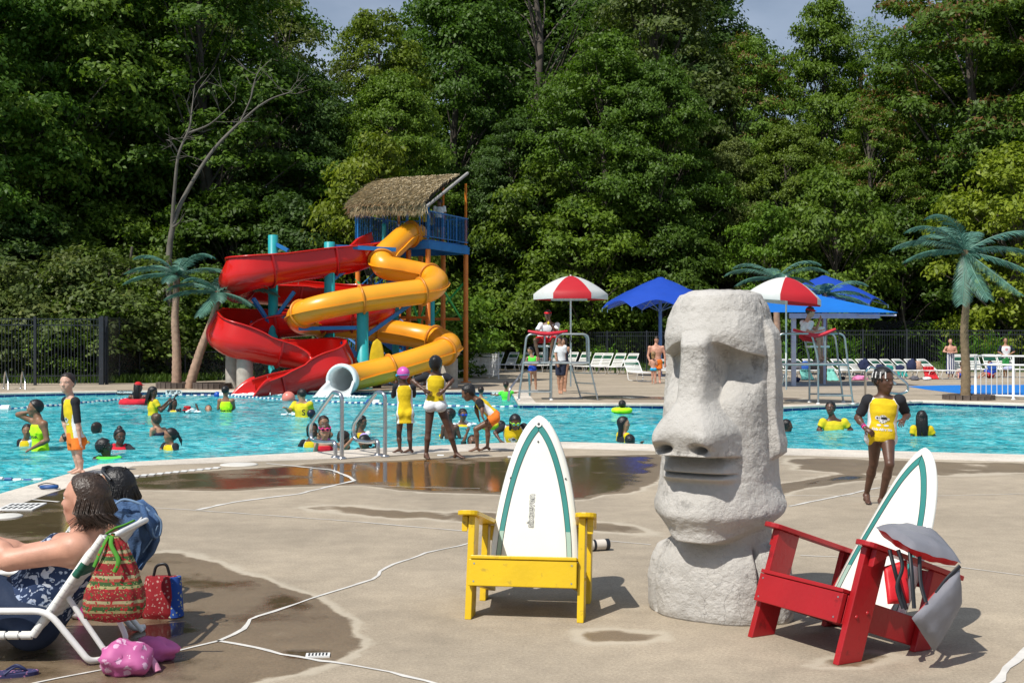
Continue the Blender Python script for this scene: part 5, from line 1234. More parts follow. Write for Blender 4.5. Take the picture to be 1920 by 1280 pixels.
# ------------------------------------------------------------------ artificial palms
M_frond = mat('plastic_frond', (.095, .225, .17), .45, 0, .35, 3, trans=.2)
M_ptrunk = mat('palm_trunk_coir', (.36, .235, .165), .9, 0, .25, 7, bump=.5, bscale=40)
M_ptrunk2 = mat('palm_trunk_bark', (.20, .145, .085), .9, 0, .3, 8, bump=.6, bscale=40)
M_brick = mat('dark_edging_brick', (.11, .085, .07), .85, 0, .35, 6, bump=.5)
def palm(base, pts, r0, r1, fronds, label, L=1.7, m=M_ptrunk, seed=0, ring=None, Wl=.28, bulge=1.0):
    """pts: trunk points (world); fronds: list of (azimuth deg, rise deg, length factor)"""
    t = thing('artificial_palm', label, 'palm tree', base, 0, 'artificial palms round the pool'); rd = random.Random(seed)
    C = catmull(pts, 8); n = len(C); mb = MB(); rr = []; CC = []
    for i, p in enumerate(C):
        f = i/(n-1); rad = (r0*(1-f)+r1*f)*(1+(.25*max(0, .25-f)*4*.25 if bulge else 0))
        CC += [p, p+(C[min(i+1, n-1)]-C[max(i-1, 0)])*.22]; rr += [rad*1.06, rad*.95]
    mb.tube(CC, rr, 14); mb.build('trunk', m, t, base)
    top = C[-1]
    for az, el, lf in fronds:
        Lf = L*lf; a = R(az); h = Vector((math.sin(a), -math.cos(a), 0)); e0 = R(el); p = top.copy(); path_ = [p.copy()]; n = 16; e = e0
        for k in range(n):
            p = p+(h*math.cos(e)+Vector((0, 0, math.sin(e))))*(Lf/n); e -= (e0+R(38))/n*(.45+1.1*k/n); path_.append(p.copy())
        mb = MB(); mb.tube(path_, list(np.linspace(.028, .008, n+1)), 6)
        for k in range(1, n+1):
            for q_ in range(4):
                f = (k-1+q_/4)/n; p = path_[k-1].lerp(path_[k], q_/4); tt = nrm(path_[k]-path_[k-1]); s = nrm(tt.cross(Vector((0, 0, 1)))); up = s.cross(tt)
                ll = Wl*(.35+1.15*math.sin(math.pi*min(1, .12+f*.86))**.7)*lf**.5
                for sg in (-1, 1):
                    dr = nrm(s*sg*.75+tt*.62-Vector((0, 0, .15+.25*rd.random()))+up*.10); q = p+dr*ll*.55; e_ = p+dr*ll+Vector((0, 0, -.16*ll)); w = tt*.014
                    mb.add([p-w*.6, p+w*.6, q+w, e_, q-w*.7], [(0, 1, 2, 3, 4)])
        mb.build('frond', M_frond, t, base)
    # brown sheath under the crown
    mb = MB()
    for k in range(26):
        a = rd.uniform(0, 6.28); p = top+Vector((math.cos(a), math.sin(a), 0))*r1*.95; mb.tube([p+Vector((0, 0, .05)), p+Vector((math.cos(a)*.03, math.sin(a)*.03, -rd.uniform(.2, .5)))], [.018, .006], 4)
    mb.build('sheath', m, t, base); return t
def planter(c, r_, label, n=22, h=.13):
    t = thing('brick_planter_ring', label, 'planter edging', c, 0, 'brick rings round the palms')
    for k in range(n):
        a = 2*math.pi*k/n; mb = MB(); mb.box((0, 0, h/2), (2*math.pi*r_/n*.93, .12, h)); o = mb.build('brick', M_brick, t); o.location = (math.cos(a)*r_, math.sin(a)*r_, 0); o.rotation_euler = (0, 0, a+math.pi/2)
    mb = MB(); mb.lathe([(r_-.05, .0), (r_-.06, h*.7), (.01, h*.75)], 24); mb.build('soil', mat('planter_soil', (.13, .10, .07), .95), t)
F1 = [(-90, 25, 1.0), (-75, 55, .9), (-60, 5, 1), (60, 50, 1.05), (95, 20, 1.15), (120, -5, .9), (20, 30, .7), (180, 50, 1), (-120, 30, 1), (0, 0, .75)]
b1 = P(331, 640, 41.6); b1.z = 0; palm(b1, [b1, P(331, 660, b1.y), P(328, 600, b1.y), P(330, 555, b1.y), P(331, 515, b1.y)], .16, .09, F1, 'leftmost artificial palm with a straight pinkish trunk in the double brick ring', L=1.8, seed=1)
b2 = P(354, 640, 41.2); b2.z = 0; palm(b2, [b2, P(375, 660, b2.y), P(394, 610, b2.y), P(405, 575, b2.y), P(408, 548, b2.y)], .16, .085, [(-100, 28, 1.15), (-80, 10, 1.1), (-45, 45, .9), (85, 35, 1.1), (100, 18, 1.3), (15, 0, .9), (-15, -30, .95), (60, -5, 1.0), (180, 50, 1), (140, 40, 1)], 'leaning artificial palm beside the red slide in the double brick ring', L=1.6, seed=2)
planter(b1, .62, 'brick edging ring round the straight left palm', h=.2); planter(P(359, 640, 41.2)*Vector((1, 1, 0)) if False else Vector((P(359, 640, 41.2).x+.72, 41.2, 0)), .60, 'brick edging ring round the leaning left palm', h=.2)
b3 = G(1810, 747); palm(b3, [b3, P(1811, 690, b3.y), P(1808, 620, b3.y), P(1812, 560, b3.y), P(1810, 472, b3.y)], .135, .08, [(-88, 52, 1.05), (-95, 26, 1.15), (-82, 8, 1.0), (-70, 78, 1.0), (75, 34, 1.35), (92, 14, 1.2), (60, -12, 1.1), (35, -35, 1.15), (10, -55, 1.0), (-25, -60, 1.05), (150, 50, 1), (200, 65, .9), (-150, 45, 1)],
     'largest artificial palm with a thick brown trunk beside the white guard rail', L=1.8, m=M_ptrunk2, seed=3, Wl=.30)
planter(G(1816, 748.5), .62, 'brick edging ring round the largest palm')
d4 = 48.0; b4 = P(1457, 700, d4); b4.z = 0; palm(b4, [b4, P(1458, 640, d4), P(1456, 580, d4), P(1457, 522, d4)], .16, .09, [(-90, 28, 1.25), (-100, 45, 1.1), (-70, 8, 1.1), (90, 32, 1.25), (75, 50, 1.1), (110, 10, 1.0), (0, 20, .8), (180, 40, 1)], 'artificial palm whose crown shows above the second guard umbrella', L=1.7, seed=4)
d5 = 46.0; b5 = P(1543, 705, d5); b5.z = 0; palm(b5, [b5, P(1545, 640, d5), P(1546, 600, d5), P(1546, 552, d5)], .14, .085, [(88, 42, 1.15), (95, 15, 1.2), (80, 0, 1.1), (-90, 40, .9), (-70, 20, .9), (0, 60, .6), (170, 40, 1)], 'shorter artificial palm with fronds lying over the blue sail canopy', L=1.5, seed=5)

# ------------------------------------------------------------------ blue shade structures
M_can = mat('blue_canopy_fabric', (.012, .075, .52), .5, 0, .06, 2, trans=.25)
M_sail = mat('azure_sail_fabric', (.008, .20, .72), .55, 0, .05, 2, trans=.3)
M_bpost = mat('pale_blue_post', (.20, .34, .50), .4)
M_wpost = mat('white_steel_post', (.50, .54, .62), .4)
def canopy(base, R_, zt, ze, label, n=8, post=True, rot=.2, sx=1.0):
    t = thing('umbrella_canopy', label, 'shade canopy', base, rot, 'large blue umbrella canopies'); mb = MB(); vs = []; m = 10; per = 6
    top = [(0, 0, zt)]
    rings = []
    for i in range(1, m+1):
        f = i/m; ring = []
        for k in range(n*per):
            a = 2*math.pi*k/(n*per); u = (k % per)/per; sag = math.sin(math.pi*u)
            r_ = R_*f*(1-.10*sag*f)*(math.cos(math.pi/n)/math.cos((u-.5)*2*math.pi/n)*.5+.5)
            z = zt-(zt-ze)*(f**1.35)+.34*sag*f*f*(1 if f > .5 else .5)-.02
            ring.append(Vector((math.cos(a)*r_*sx, math.sin(a)*r_, z)))
        rings.append(ring)
    rings.insert(0, [Vector((math.cos(2*math.pi*k/(n*per))*.12, math.sin(2*math.pi*k/(n*per))*.12, zt)) for k in range(n*per)])
    mb.loft(rings, 0, False); mb.add([Vector((math.cos(2*math.pi*k/16)*.13, math.sin(2*math.pi*k/16)*.13, zt+.01)) for k in range(16)], [list(range(16))]); mb.build('fabric', M_can, t)
    mb = MB()
    for k in range(n):
        a = 2*math.pi*k/n; e = Vector((math.cos(a)*R_*sx, math.sin(a)*R_, ze-.02)); mb.tube([(0, 0, zt-.25), e*.5+Vector((0, 0, (zt+ze)/4+.06)), e], .02, 5); mb.tube([(0, 0, ze-.15), e*.45+Vector((0, 0, (zt+ze)*.275))], .015, 5); mb.tube([e, e-Vector((0, 0, .14))], .012, 5)
    mb.build('ribs', M_bpost, t)
    mb = MB(); mb.lathe([(.2, 0), (.2, .02), (.09, .03), (.075, zt-.1)], 12); mb.build('post', M_bpost, t); return t
db = 56.; cb = P(1238, 700, db); cb.z = 0; canopy(cb, 2.75, P(0, 520, db).z, P(0, 578, db).z, 'large royal blue umbrella canopy left of the stone head')
db = 58.0; cb = P(1545, 700, db); cb.z = 0; canopy(cb, 2.9, P(0, 517, db).z, P(0, 572, db).z, 'royal blue umbrella canopy behind the sail canopy and palm fronds', rot=.5)
def sail():
    d = 44.0; o = P(1540, 705, d); o.z = 0; t = thing('sail_canopy', 'azure blue hipped sail canopy on a white beam and posts', 'shade canopy', o)
    A_, B_, C_, D_ = P(1400, 585, 41.5), P(1684, 586, 43.0), P(1600, 584, 47.5), P(1380, 584, 47)
    T1, T2 = P(1470, 548, 44.5), P(1515, 549, 44.8); mb = MB()
    def quad(a, b, c, e, n=8):
        g = [[(a.lerp(b, i/n)).lerp(e.lerp(c, i/n), j/n)-Vector((0, 0, .16*math.sin(math.pi*i/n)*math.sin(math.pi*min(1, j/n)))) for i in range(n+1)] for j in range(n+1)]
        mb.add([p for r_ in g for p in r_], [(j*(n+1)+i, j*(n+1)+i+1, (j+1)*(n+1)+i+1, (j+1)*(n+1)+i) for j in range(n) for i in range(n)], 0, True)
    quad(A_, B_, T2, T1); quad(B_, C_, T2, T2); quad(C_, D_, T1, T2); quad(D_, A_, T1, T1); mb.build('fabric', M_sail, t, o)
    mb = MB(); mb.beam(P(1480, 592, 43.5), P(1649, 592, 43.5), .12, .18); mb.build('beam', M_wpost, t, o)
    mb = MB(); mb.tube([P(1610, 590, 43.4), P(1681, 591, 43.0)], .035, 6); mb.build('corner_arm', M_wpost, t, o)
    for px, d_, w in ((1488, 43.7, .15), (1546, 45.5, .08), (1236+0, 45.0, 0)):
        if not w: continue
        a = P(px, 700, d_); a.z = 0; b = P(px, 592, d_); mb = MB(); mb.beam(a, b, w, w, 0, (0, 1, 0)); mb.build('post', M_wpost, t, o)
    mb = MB(); mb.tube([P(1322, 591, 45.5), P(1298, 594, 45), P(1285, 597, 45)], .04, 6); mb.build('corner_arm', M_wpost, t, o)
sail()

# ------------------------------------------------------------------ guard chairs with umbrellas
M_ured = mat('umbrella_red', (.55, .015, .025), .55, 0, .06, 3, trans=.25); M_uwhite = mat('umbrella_white', (.72, .72, .70), .55, 0, .05, 3, trans=.25)
M_gred = mat('rescue_tube_foam', (.55, .012, .03), .4, 0, .08, 8); M_seatw = mat('white_seat_plastic', (.75, .76, .74), .35)
def guard_umbrella(c, zt, label, Rr=1.02, rot=0, tilt=0):
    t = thing('guard_umbrella', label, 'umbrella', (c.x, c.y, 0), 0, 'red and white guard umbrellas'); n = 6; tl = Matrix.Rotation(tilt, 3, 'Y')
    for k in range(n):
        mb = MB(); g = []; m = 8; q = 6
        for i in range(m+1):
            f = i/m; row = []
            for j in range(q+1):
                u = j/q; a = rot+2*math.pi*(k+u)/n; r_ = Rr*f*(math.cos(math.pi/n)/math.cos((u-.5)*2*math.pi/n)*.6+.4); z = zt-.50*f**1.7-.05*math.sin(math.pi*u)*f*0
                row.append(tl @ Vector((math.cos(a)*r_, math.sin(a)*r_, z-zt))+Vector((0, 0, zt)))
            g.append(row)
        # hanging valance
        g.append([p+Vector((0, 0, -.15)) for p in g[-1]])
        w = q+1; mb.add([p for r_ in g for p in r_], [(i*w+j, i*w+j+1, (i+1)*w+j+1, (i+1)*w+j) for i in range(len(g)-1) for j in range(q)], 0, True); mb.build('panel', M_ured if k % 2 == 0 else M_uwhite, t)
    mb = MB()
    for k in range(n):
        a = rot+2*math.pi*k/n; mb.tube([tl @ Vector((0, 0, -.04))+Vector((0, 0, zt)), tl @ Vector((math.cos(a)*Rr*.55, math.sin(a)*Rr*.55, -.2))+Vector((0, 0, zt)), tl @ Vector((math.cos(a)*Rr*.98, math.sin(a)*Rr*.98, -.5))+Vector((0, 0, zt))], .007, 4)
    mb.build('ribs', M_galv, t); mb = MB(); mb.tube([(0, 0, .35), (0, 0, zt+.03)], .024, 8); mb.build('pole', M_white, t); return t
def guard_stand(o, w, dp, label, rz=0, ladder_right=True, mir=1):
    """platform 1 m up; ladder on the side; local x to the right, front -y"""
    t = thing('guard_chair', label, 'lifeguard chair', o, rz, 'steel lifeguard chairs by the pool'); X = mir
    def T(pts, r=.026, name='frame_tube', n=8, m=M_galv): mb = MB(); mb.tube([(p[0]*X, p[1], p[2]) for p in pts], r, n); return mb.build(name, m, t)
    zp = 1.0; hr = 1.78
    for y in (-dp/2, dp/2):
        T(bend([(-w/2-.08, y, 0), (-w/2+.06, y, zp+.1), (-w/2+.14, y, hr), (w/2+1.15-.2, y, hr) if False else (-w/2+.62, y, hr)], .16), name='hand_rail')
        T([(-w/2+.62, y, hr), (-w/2+.62, y, zp)], name='post'); T(bend([(w/2, y, 0), (w/2, y, zp+.1), (w/2+.16, y, hr), (w/2+1.0, y, hr) if y else 0, (w/2+1.02, y, zp)], .16), name='hand_rail')
        T([(-w/2+.05, y, zp), (w/2+1.02, y, zp)], .03, 'platform_rail'); T([(-w/2-.06, y, .22), (w/2, y, .22)], .02, 'lower_rail')
        T([(w/2+.55, y, zp), (w/2+.85, y, 0)], .022, 'ladder_leg') if y > 0 else T([(w/2+1.02, y, zp), (w/2+1.25, y, 0)], .022, 'ladder_leg')
    mb = MB(); mb.box((.25*X, 0, zp+.02), (w*.9+.4, dp-.05, .035)); mb.build('platform', M_galv, t)
    for k in (1, 2, 3): f = k/3.6; mb = MB(); mb.beam(((w/2+.55+.3*f)*X, dp/2, zp*(1-f)), ((w/2+1.02+.23*f)*X, -dp/2, zp*(1-f)), .09, .03); mb.build('rung', M_galv, t)
    for x in (-w/2-.08, w/2):
        for y in (-dp/2, dp/2): mb = MB(); mb.lathe([(.05, 0), (.05, .03), (.03, .035)], 8, (x*X, y, 0)); mb.build('foot', M_white, t)
    sx = .28*X; mb = MB(); mb.tube([(sx, .05, zp), (sx, .05, zp+.42)], .045, 8); mb.build('seat_post', M_galv, t)
    mb = MB(); mb.box((sx, .05, zp+.45), (.50, .46, .06)); mb.build('seat', M_seatw, t, bevel=.02)
    mb = MB(); mb.box((sx, .28, zp+.75), (.48, .05, .42), 0, Matrix.Rotation(R(-8), 3, 'X')); mb.build('backrest', M_seatw, t, bevel=.02)
    return t
gl = G(1006, 750); gs1 = guard_stand(Vector((gl.x, gl.y+.45, 0)), .80, .9, 'steel lifeguard chair at the corner of the deck left of the stone head')
gu1 = guard_umbrella(P(1070, 700, gl.y+.55), P(0, 517, gl.y+.5).z, 'red and white umbrella over the lifeguard chair left of the stone head', 1.02, R(-90-30))
gr = G(1560, 757.5); gs2 = guard_stand(Vector((gr.x+.05, gr.y+.45, 0)), .80, .9, 'steel lifeguard chair on the deck right of the stone head', mir=-1)
gu2 = guard_umbrella(P(1474, 700, gr.y+.35), P(0, 520, gr.y+.45).z, 'red and white umbrella tilted over the lifeguard chair right of the stone head', 1.0, R(-90-18), tilt=R(6))
def rescue_tube(a, b, c, label):
    t = thing('rescue_tube', label, 'rescue tube', a, 0, 'red rescue tubes on lifeguard laps'); mb = MB(); C = catmull([a, b, c], 8); n = len(C)
    mb.tube(C, [.045+.03*min(1, 3*min(i, n-1-i)/n) for i in range(n)], 10, 0, True, .75); mb.build('foam', M_gred, t, a)
    mb = MB(); mb.tube([c, c+Vector((.06, 0, -.05)), c+Vector((.10, 0, -.3))], .014, 5); mb.build('strap', M_black, t, a); return t
yl = gl.y
rescue_tube(P(990, 621, yl+.02), P(1025, 626, yl-.02), P(1064, 621, yl+.05), 'red rescue tube across the lap of the first lifeguard')
rescue_tube(P(1487, 618, gr.y+.15), P(1530, 629, gr.y+.0), P(1567, 617, gr.y-.05), 'red rescue tube across the lap of the second lifeguard')

# ------------------------------------------------------------------ stainless pool rails
def rail_thing(label, pipes, o, r=.024, name='pool_handrail', group='stainless pool rails', flanges=()):
    t = thing(name, label, 'handrail', o, 0, group)
    for p in pipes: mb = MB(); mb.tube(bend(p, .13, 6), r, 12); mb.build('rail', M_steel, t, o)
    for f in flanges: mb = MB(); mb.lathe([(.055, 0), (.055, .014), (.03, .022), (r, .024)], 16, f); mb.build('flange', M_steel, t, o)
    return t
def ladder_rail(fx, fy, rx, ry, label):
    """front foot (fx,fy), rear foot (rx,ry) in px on the deck; loops over and down to the water side"""
    a = G(fx, fy); b = G(rx, ry); d = a.y
    pts = [a, P(fx-2, fy-120, d), P(fx-11, 737, d), P(fx-60, 800, d+.75), P(fx-62, 823, d+.85), P(fx-38, 836, d+.6), Vector((b.x-.03, b.y, .28)), b]
    q = [a, Vector((a.x, a.y, .86)), P((fx+rx)/2-8, 733, d+.12), P(fx-60, 796, d+.80), P(fx-58, 824, d+.80), P(fx-30, 829, d+.45), Vector((b.x, b.y, .22)), b]
    t = thing('ladder_rail', label, 'handrail', a, 0, 'stainless ladder rails at the near coping'); mb = MB(); C = bend(q, .16, 7); mb.tube(C, .0285, 14); mb.build('rail', M_steel, t, a)
    for f in (a, b): mb = MB(); mb.lathe([(.062, .004), (.062, .018), (.04, .03), (.03, .032)], 18, f); mb.build('flange', M_steel, t, a)
ladder_rail(641, 860, 629, 858, 'left stainless ladder rail held by the girl in the red swimsuit')
ladder_rail(722, 856, 709, 854, 'right stainless ladder rail next to the girl in the pink cap')
for i, x in enumerate((8, 40)):
    a = G(x-1, 728); d = a.y; rail_thing('stainless ladder rail at the far left pool edge, %s of the pair' % ('left' if i == 0 else 'right'), [[a, P(x, 705, d), P(x+3, 694, d-.2), P(x+7, 712, d-.9), P(x+8, 745, d-1.2)]], a, .028, flanges=[a])
for i, (x0_, x1_) in enumerate(((740, 756), (776, 790))):
    a = G(x0_+10, 722); d = a.y; rail_thing('grab rail loop beside the tube slide mouth, %s of the pair' % ('left' if i == 0 else 'right'), [[P(x1_+2, 722, d), P(x1_+2, 694, d), P(x1_-2, 683, d), P(x0_+4, 690, d-.3), P(x0_-3, 708, d-.5), P(x0_+5, 717, d-.5), P(x0_+14, 722, d-.4)]], a, .026, flanges=[])
a = G(954, 751); rail_thing('sloping stainless handrail at the pool corner beside the first lifeguard chair', [[P(953, 752, a.y), P(955, 730, a.y), P(980, 697, a.y+.6), P(992, 695, a.y+.8), P(994, 742, a.y+.8)]], a, .032)
a = G(1627, 755); d = a.y; rail_thing('bent stainless handrail loop behind the running girl', [[G(1622, 750), P(1623, 695, d), P(1632, 686, d), P(1646, 692, d), P(1680, 720, d-.2)], [P(1648, 690, d+.6), P(1662, 687, d+.6), P(1702, 720, d+.4), P(1703, 732, d+.4), P(1690, 738, d+.4), P(1650, 735, d+.3)]], a, .032)

# ------------------------------------------------------------------ lane rope
M_fb = mat('rope_float_blue', (.03, .10, .28), .4); M_fw = mat('rope_float_white', (.75, .75, .72), .4)
def rope(pts, label, r=.035, st=.115):
    C = [G(x, y, WZ+.01) for x, y in pts]; t = thing('lane_rope', label, 'lane rope', C[0]); o = C[0]; C = catmull(C, 10); A_, B_ = MB(), MB(); acc = 0; k = 0
    mb = MB(); mb.tube(C, .008, 4); mb.build('cord', M_fw, t, o)
    for i in range(len(C)-1):
        a, b = C[i], C[i+1]; L_ = (b-a).length; dr = nrm(b-a)
        while acc < L_:
            p = a+dr*acc+Vector((0, 0, .012*math.sin(k*.9))); (A_ if k % 2 else B_).tube([p, p+dr*st*.8], r*.8, 6); k += 1; acc += st
        acc -= L_
    A_.build('blue_floats', M_fb, t, o).update_tag(); B_.build('white_floats', M_fw, t, o)
    for o_ in TREE[t.name][1:]: o_['kind'] = 'stuff'
rope([(2, 768), (80, 762), (180, 753), (270, 745), (340, 741.5), (410, 741.5)], 'blue and white lane rope floating across the left of the pool', .042)
rope([(428, 741.5), (520, 748), (640, 754), (760, 759), (860, 762), (970, 762)], 'blue and white lane rope floating below the slides', .042)
rope([(-40, 898), (30, 899), (80, 898)], 'short stretch of blue and white rope by the coping at the left edge', .03)
def buoy(x, y, label, r=.14):
    p = G(x, y, WZ); t = thing('rope_buoy', label, 'buoy', p, 0, 'blue and white buoys on the lane ropes'); mb = MB(); mb.ell((-.06, 0, .04), (r*.75, r*.8, r*.8)); mb.build('blue_half', mat('buoy_blue', (.01, .08, .42), .35), t)
    mb = MB(); mb.tube([(.02, 0, .04), (r+.08, 0, .04)], r*.62, 12); mb.build('white_half', M_fw, t)
buoy(1, 769, 'blue buoy at the left end of the lane rope', .15); buoy(411, 743, 'blue and white buoy beside the teenager in the lime vest'); buoy(697, 757, 'blue and white buoy between the two ladder rails', .13)
p = G(541, 751, WZ); mb = MB(); mb.ell((0, 0, .08), (.19, .19, .19), None, 20); o = mb.build('play_ball', mat('coral_ball', (.75, .22, .17), .35, 0, .1, 4)); o.location = p; tag(o, 'coral pink ball floating in front of the red slide', 'ball')

# depth markers on the tile band and coping
M_sign = mat('marker_white', (.72, .73, .72), .4)
def marker(px, py, txt, label, w=.34, h=.24, sz=.2, black=False, d=None):
    p = P(px, py, d); t = thing('depth_marker', label, 'depth marker', p, 0, 'depth markers on the far tile band'); mb = MB(); mb.box((0, 0, 0), (w, .01, h)); mb.build('tile', M_black if black else M_sign, t)
    vs, fs = text_mesh(txt, sz, bold=.006); mb = MB(); mb.add([(v.x, -.008, v.y) for v in vs], fs); mb.build('lettering', M_sign if black else M_black, t)
dfar = G(300, 733).y-.06
marker(316, 735.4, "9'", 'white tile reading 9 on the far pool wall beside the rope', .19, .15, .15, d=dfar); marker(326, 735.4, "0\"", 'white tile reading 0 just right of the tile reading 9', .19, .15, .15, d=dfar)
marker(336, 735.4, 'D', 'small white symbol tile right of the 9 0 depth tiles', .15, .15, .15, d=dfar); marker(234, 735.2, 'NO DIVING', 'black tile band with pale lettering on the far pool wall', .5, .13, .09, True, d=dfar)
marker(928, 744-4.2, '4', 'white tile reading 4 on the far pool wall near the green-vested child', .2, .15, .15, d=dfar)
# ------------------------------------------------------------------ figures: one continuous surface grown from blended limbs
class SDF:
    def __init__(s): s.p = []
    def cone(s, a, b, ra, rb, k=.02, lat=None, sl=1, sf=1, flat=(False, False)):
        a = np.array(a, float); b = np.array(b, float); ab = b-a; L2 = ab@ab+1e-9; Ln = math.sqrt(L2)
        l = None if lat is None else np.array(lat, float)
        def f(q):
            w = q-a; t = (w@ab)/L2; tc = np.clip(t, 0, 1); e = w-tc[..., None]*ab; r = ra+(rb-ra)*tc
            if l is not None: x = e@l; e2 = (e*e).sum(-1)-x*x; d = np.sqrt(x*x/sl**2+np.maximum(e2, 0)/sf**2)-r
            else: d = np.sqrt((e*e).sum(-1))-r
            if flat[0]: d = np.maximum(d, -t*Ln)
            if flat[1]: d = np.maximum(d, (t-1)*Ln)
            return d
        R_ = max(ra, rb)*max(1, sl, sf); s.p.append((f, np.minimum(a, b)-R_, np.maximum(a, b)+R_, k))
    def ell(s, c, rad, M=None, k=.02, clip=None):
        c = np.array(c, float); rad = np.array(rad, float); M = np.eye(3) if M is None else np.array(M)
        def f(q):
            w = (q-c)@M; kk = np.sqrt(((w/rad)**2).sum(-1)); d = (kk-1)*rad.min()*1.0*np.where(kk > 1, 1.2, 1)
            if clip is not None: d = np.maximum(d, clip(w))
            return d
        R_ = rad.max(); s.p.append((f, c-R_, c+R_, k))
    def stations(s, A, B, st, lat, k=.03, cut=(0, 1), inf=0):
        """elliptical trunk: st = [(t, rx, ry)...] along A->B"""
        A = np.array(A, float); B = np.array(B, float); ax = B-A; Ln = np.linalg.norm(ax); ax = ax/Ln; l = np.array(lat, float); l = l-ax*(l@ax); l /= np.linalg.norm(l); f_ = np.cross(ax, l)
        ts, rx, ry = [np.array(x) for x in zip(*st)]
        def f(q):
            w = q-A; t = (w@ax)/Ln; a_ = np.interp(t, ts, rx)+inf; b_ = np.interp(t, ts, ry)+inf; kk = np.sqrt((w@l/a_)**2+(w@f_/b_)**2); d = (kk-1)*np.minimum(a_, b_)
            return np.maximum(d, np.maximum((cut[0]-t)*Ln, (t-cut[1])*Ln))
        R_ = max(max(rx), max(ry))+inf+.02; lo = np.minimum(A+ax*Ln*min(0, cut[0]), A+ax*Ln*cut[1])-R_; hi = np.maximum(A+ax*Ln*min(0, cut[0]), A+ax*Ln*cut[1])+R_; s.p.append((f, lo, hi, k))
    def mesh(s, h):
        lo = np.min([p[1] for p in s.p], 0)-3*h; hi = np.max([p[2] for p in s.p], 0)+3*h; n = np.ceil((hi-lo)/h).astype(int)+1
        D = np.full(n, .5, np.float32); xs = [lo[i]+h*np.arange(n[i]) for i in range(3)]
        for f, a, b, k in s.p:
            i0 = np.maximum(0, np.floor((a-k-2*h-lo)/h).astype(int)); i1 = np.minimum(n, np.ceil((b+k+2*h-lo)/h).astype(int)+1)
            if (i1 <= i0).any(): continue
            g = np.stack(np.meshgrid(*[xs[j][i0[j]:i1[j]] for j in range(3)], indexing='ij'), -1); d = f(g)
            sl_ = tuple(slice(i0[j], i1[j]) for j in range(3)); o = D[sl_]; hh = np.maximum(k-np.abs(o-d), 0)/k; D[sl_] = np.minimum(o, d)-hh*hh*k*.25
        return surf_nets(D, lo, h)
def surf_nets(D, lo, h):
    S = D < 0; c = [(i, j, k) for i in (0, 1) for j in (0, 1) for k in (0, 1)]; n = np.array(D.shape)-1
    sub = lambda A, o: A[o[0]:o[0]+n[0], o[1]:o[1]+n[1], o[2]:o[2]+n[2]]
    cnt = sum(sub(S, o).astype(np.int8) for o in c); act = (cnt > 0) & (cnt < 8); ii = np.argwhere(act); m = len(ii)
    pos = np.zeros((m, 3)); num = np.zeros(m)
    for a in c:
        for ax in range(3):
            if a[ax] == 0:
                b = list(a); b[ax] = 1; da = D[ii[:, 0]+a[0], ii[:, 1]+a[1], ii[:, 2]+a[2]]; db = D[ii[:, 0]+b[0], ii[:, 1]+b[1], ii[:, 2]+b[2]]
                x = (da < 0) != (db < 0); t = np.where(x, da/(da-db+1e-12), 0); p = np.tile(np.array(a, float), (m, 1)); p[:, ax] += t; pos += p*x[:, None]; num += x
    V = lo+(ii+pos/np.maximum(num, 1)[:, None])*h; idx = -np.ones(act.shape, np.int64); idx[act] = np.arange(m); Fs = []
    for ax in range(3):
        u, v = [(1, 2), (2, 0), (0, 1)][ax]; s0 = [slice(None)]*3; s1 = [slice(None)]*3; s0[ax] = slice(0, -1); s1[ax] = slice(1, None)
        A_, B_ = S[tuple(s0)], S[tuple(s1)]; e = np.argwhere(A_ != B_)
        e = e[(e[:, u] > 0) & (e[:, v] > 0) & (e[:, u] < n[u]) & (e[:, v] < n[v])]
        q = []
        for du, dv in ((-1, -1), (0, -1), (0, 0), (-1, 0)):
            t = e.copy(); t[:, u] += du; t[:, v] += dv; q.append(idx[t[:, 0], t[:, 1], t[:, 2]])
        q = np.stack(q, 1); ok = (q >= 0).all(1); q = q[ok]; e = e[ok]; ins = A_[e[:, 0], e[:, 1], e[:, 2]]; q[~ins] = q[~ins][:, ::-1]; Fs.append(q)
    return V, np.concatenate(Fs)
def sdf_obj(sdf, h, name, mats, parent, o, extra=None, matf=None):
    V, Fc = sdf.mesh(h); V = V-np.array(o); mb = MB(); mb.v = [tuple(v) for v in V]; mb.f = Fc.tolist(); mb.sm = [True]*len(mb.f)
    if matf is not None: cen = V[Fc].mean(1)+np.array(o); mb.m = matf(cen).astype(int).tolist()
    else: mb.m = [0]*len(mb.f)
    if extra is not None: extra(mb)
    return mb.build(name, mats, parent)
def skinmat(n, c, r=.5): return mat('skin_'+n, c, r, 0, .16, 13, bump=.12, bscale=110, spec=.5, sss=0)
SK = {'dk': skinmat('deep_brown', (.092, .042, .025), .42), 'br': skinmat('brown', (.155, .074, .042), .42), 'md': skinmat('mid_brown', (.24, .115, .062)), 'tn': skinmat('tan', (.42, .22, .135)), 'lt': skinmat('fair', (.58, .34, .25)), 'pk': skinmat('flushed', (.56, .29, .20))}
M_eye = mat('eye_white', (.7, .7, .68), .3, 0, 0); M_dark = mat('eye_dark', (.015, .010, .008), .3, 0, 0); M_lip = mat('lip', (.24, .07, .055), .45, 0, .05); M_lipd = mat('lip_deep', (.12, .04, .035), .45, 0, .05)
def hairmat(n, c): return mat('hair_'+n, c, .38, 0, .35, 22, bump=.6, bscale=70)
HR = {'bk': hairmat('black', (.008, .007, .007)), 'db': hairmat('dark_brown', (.022, .013, .009)), 'br': hairmat('brown', (.07, .04, .022)), 'bl': hairmat('sandy', (.26, .16, .07))}
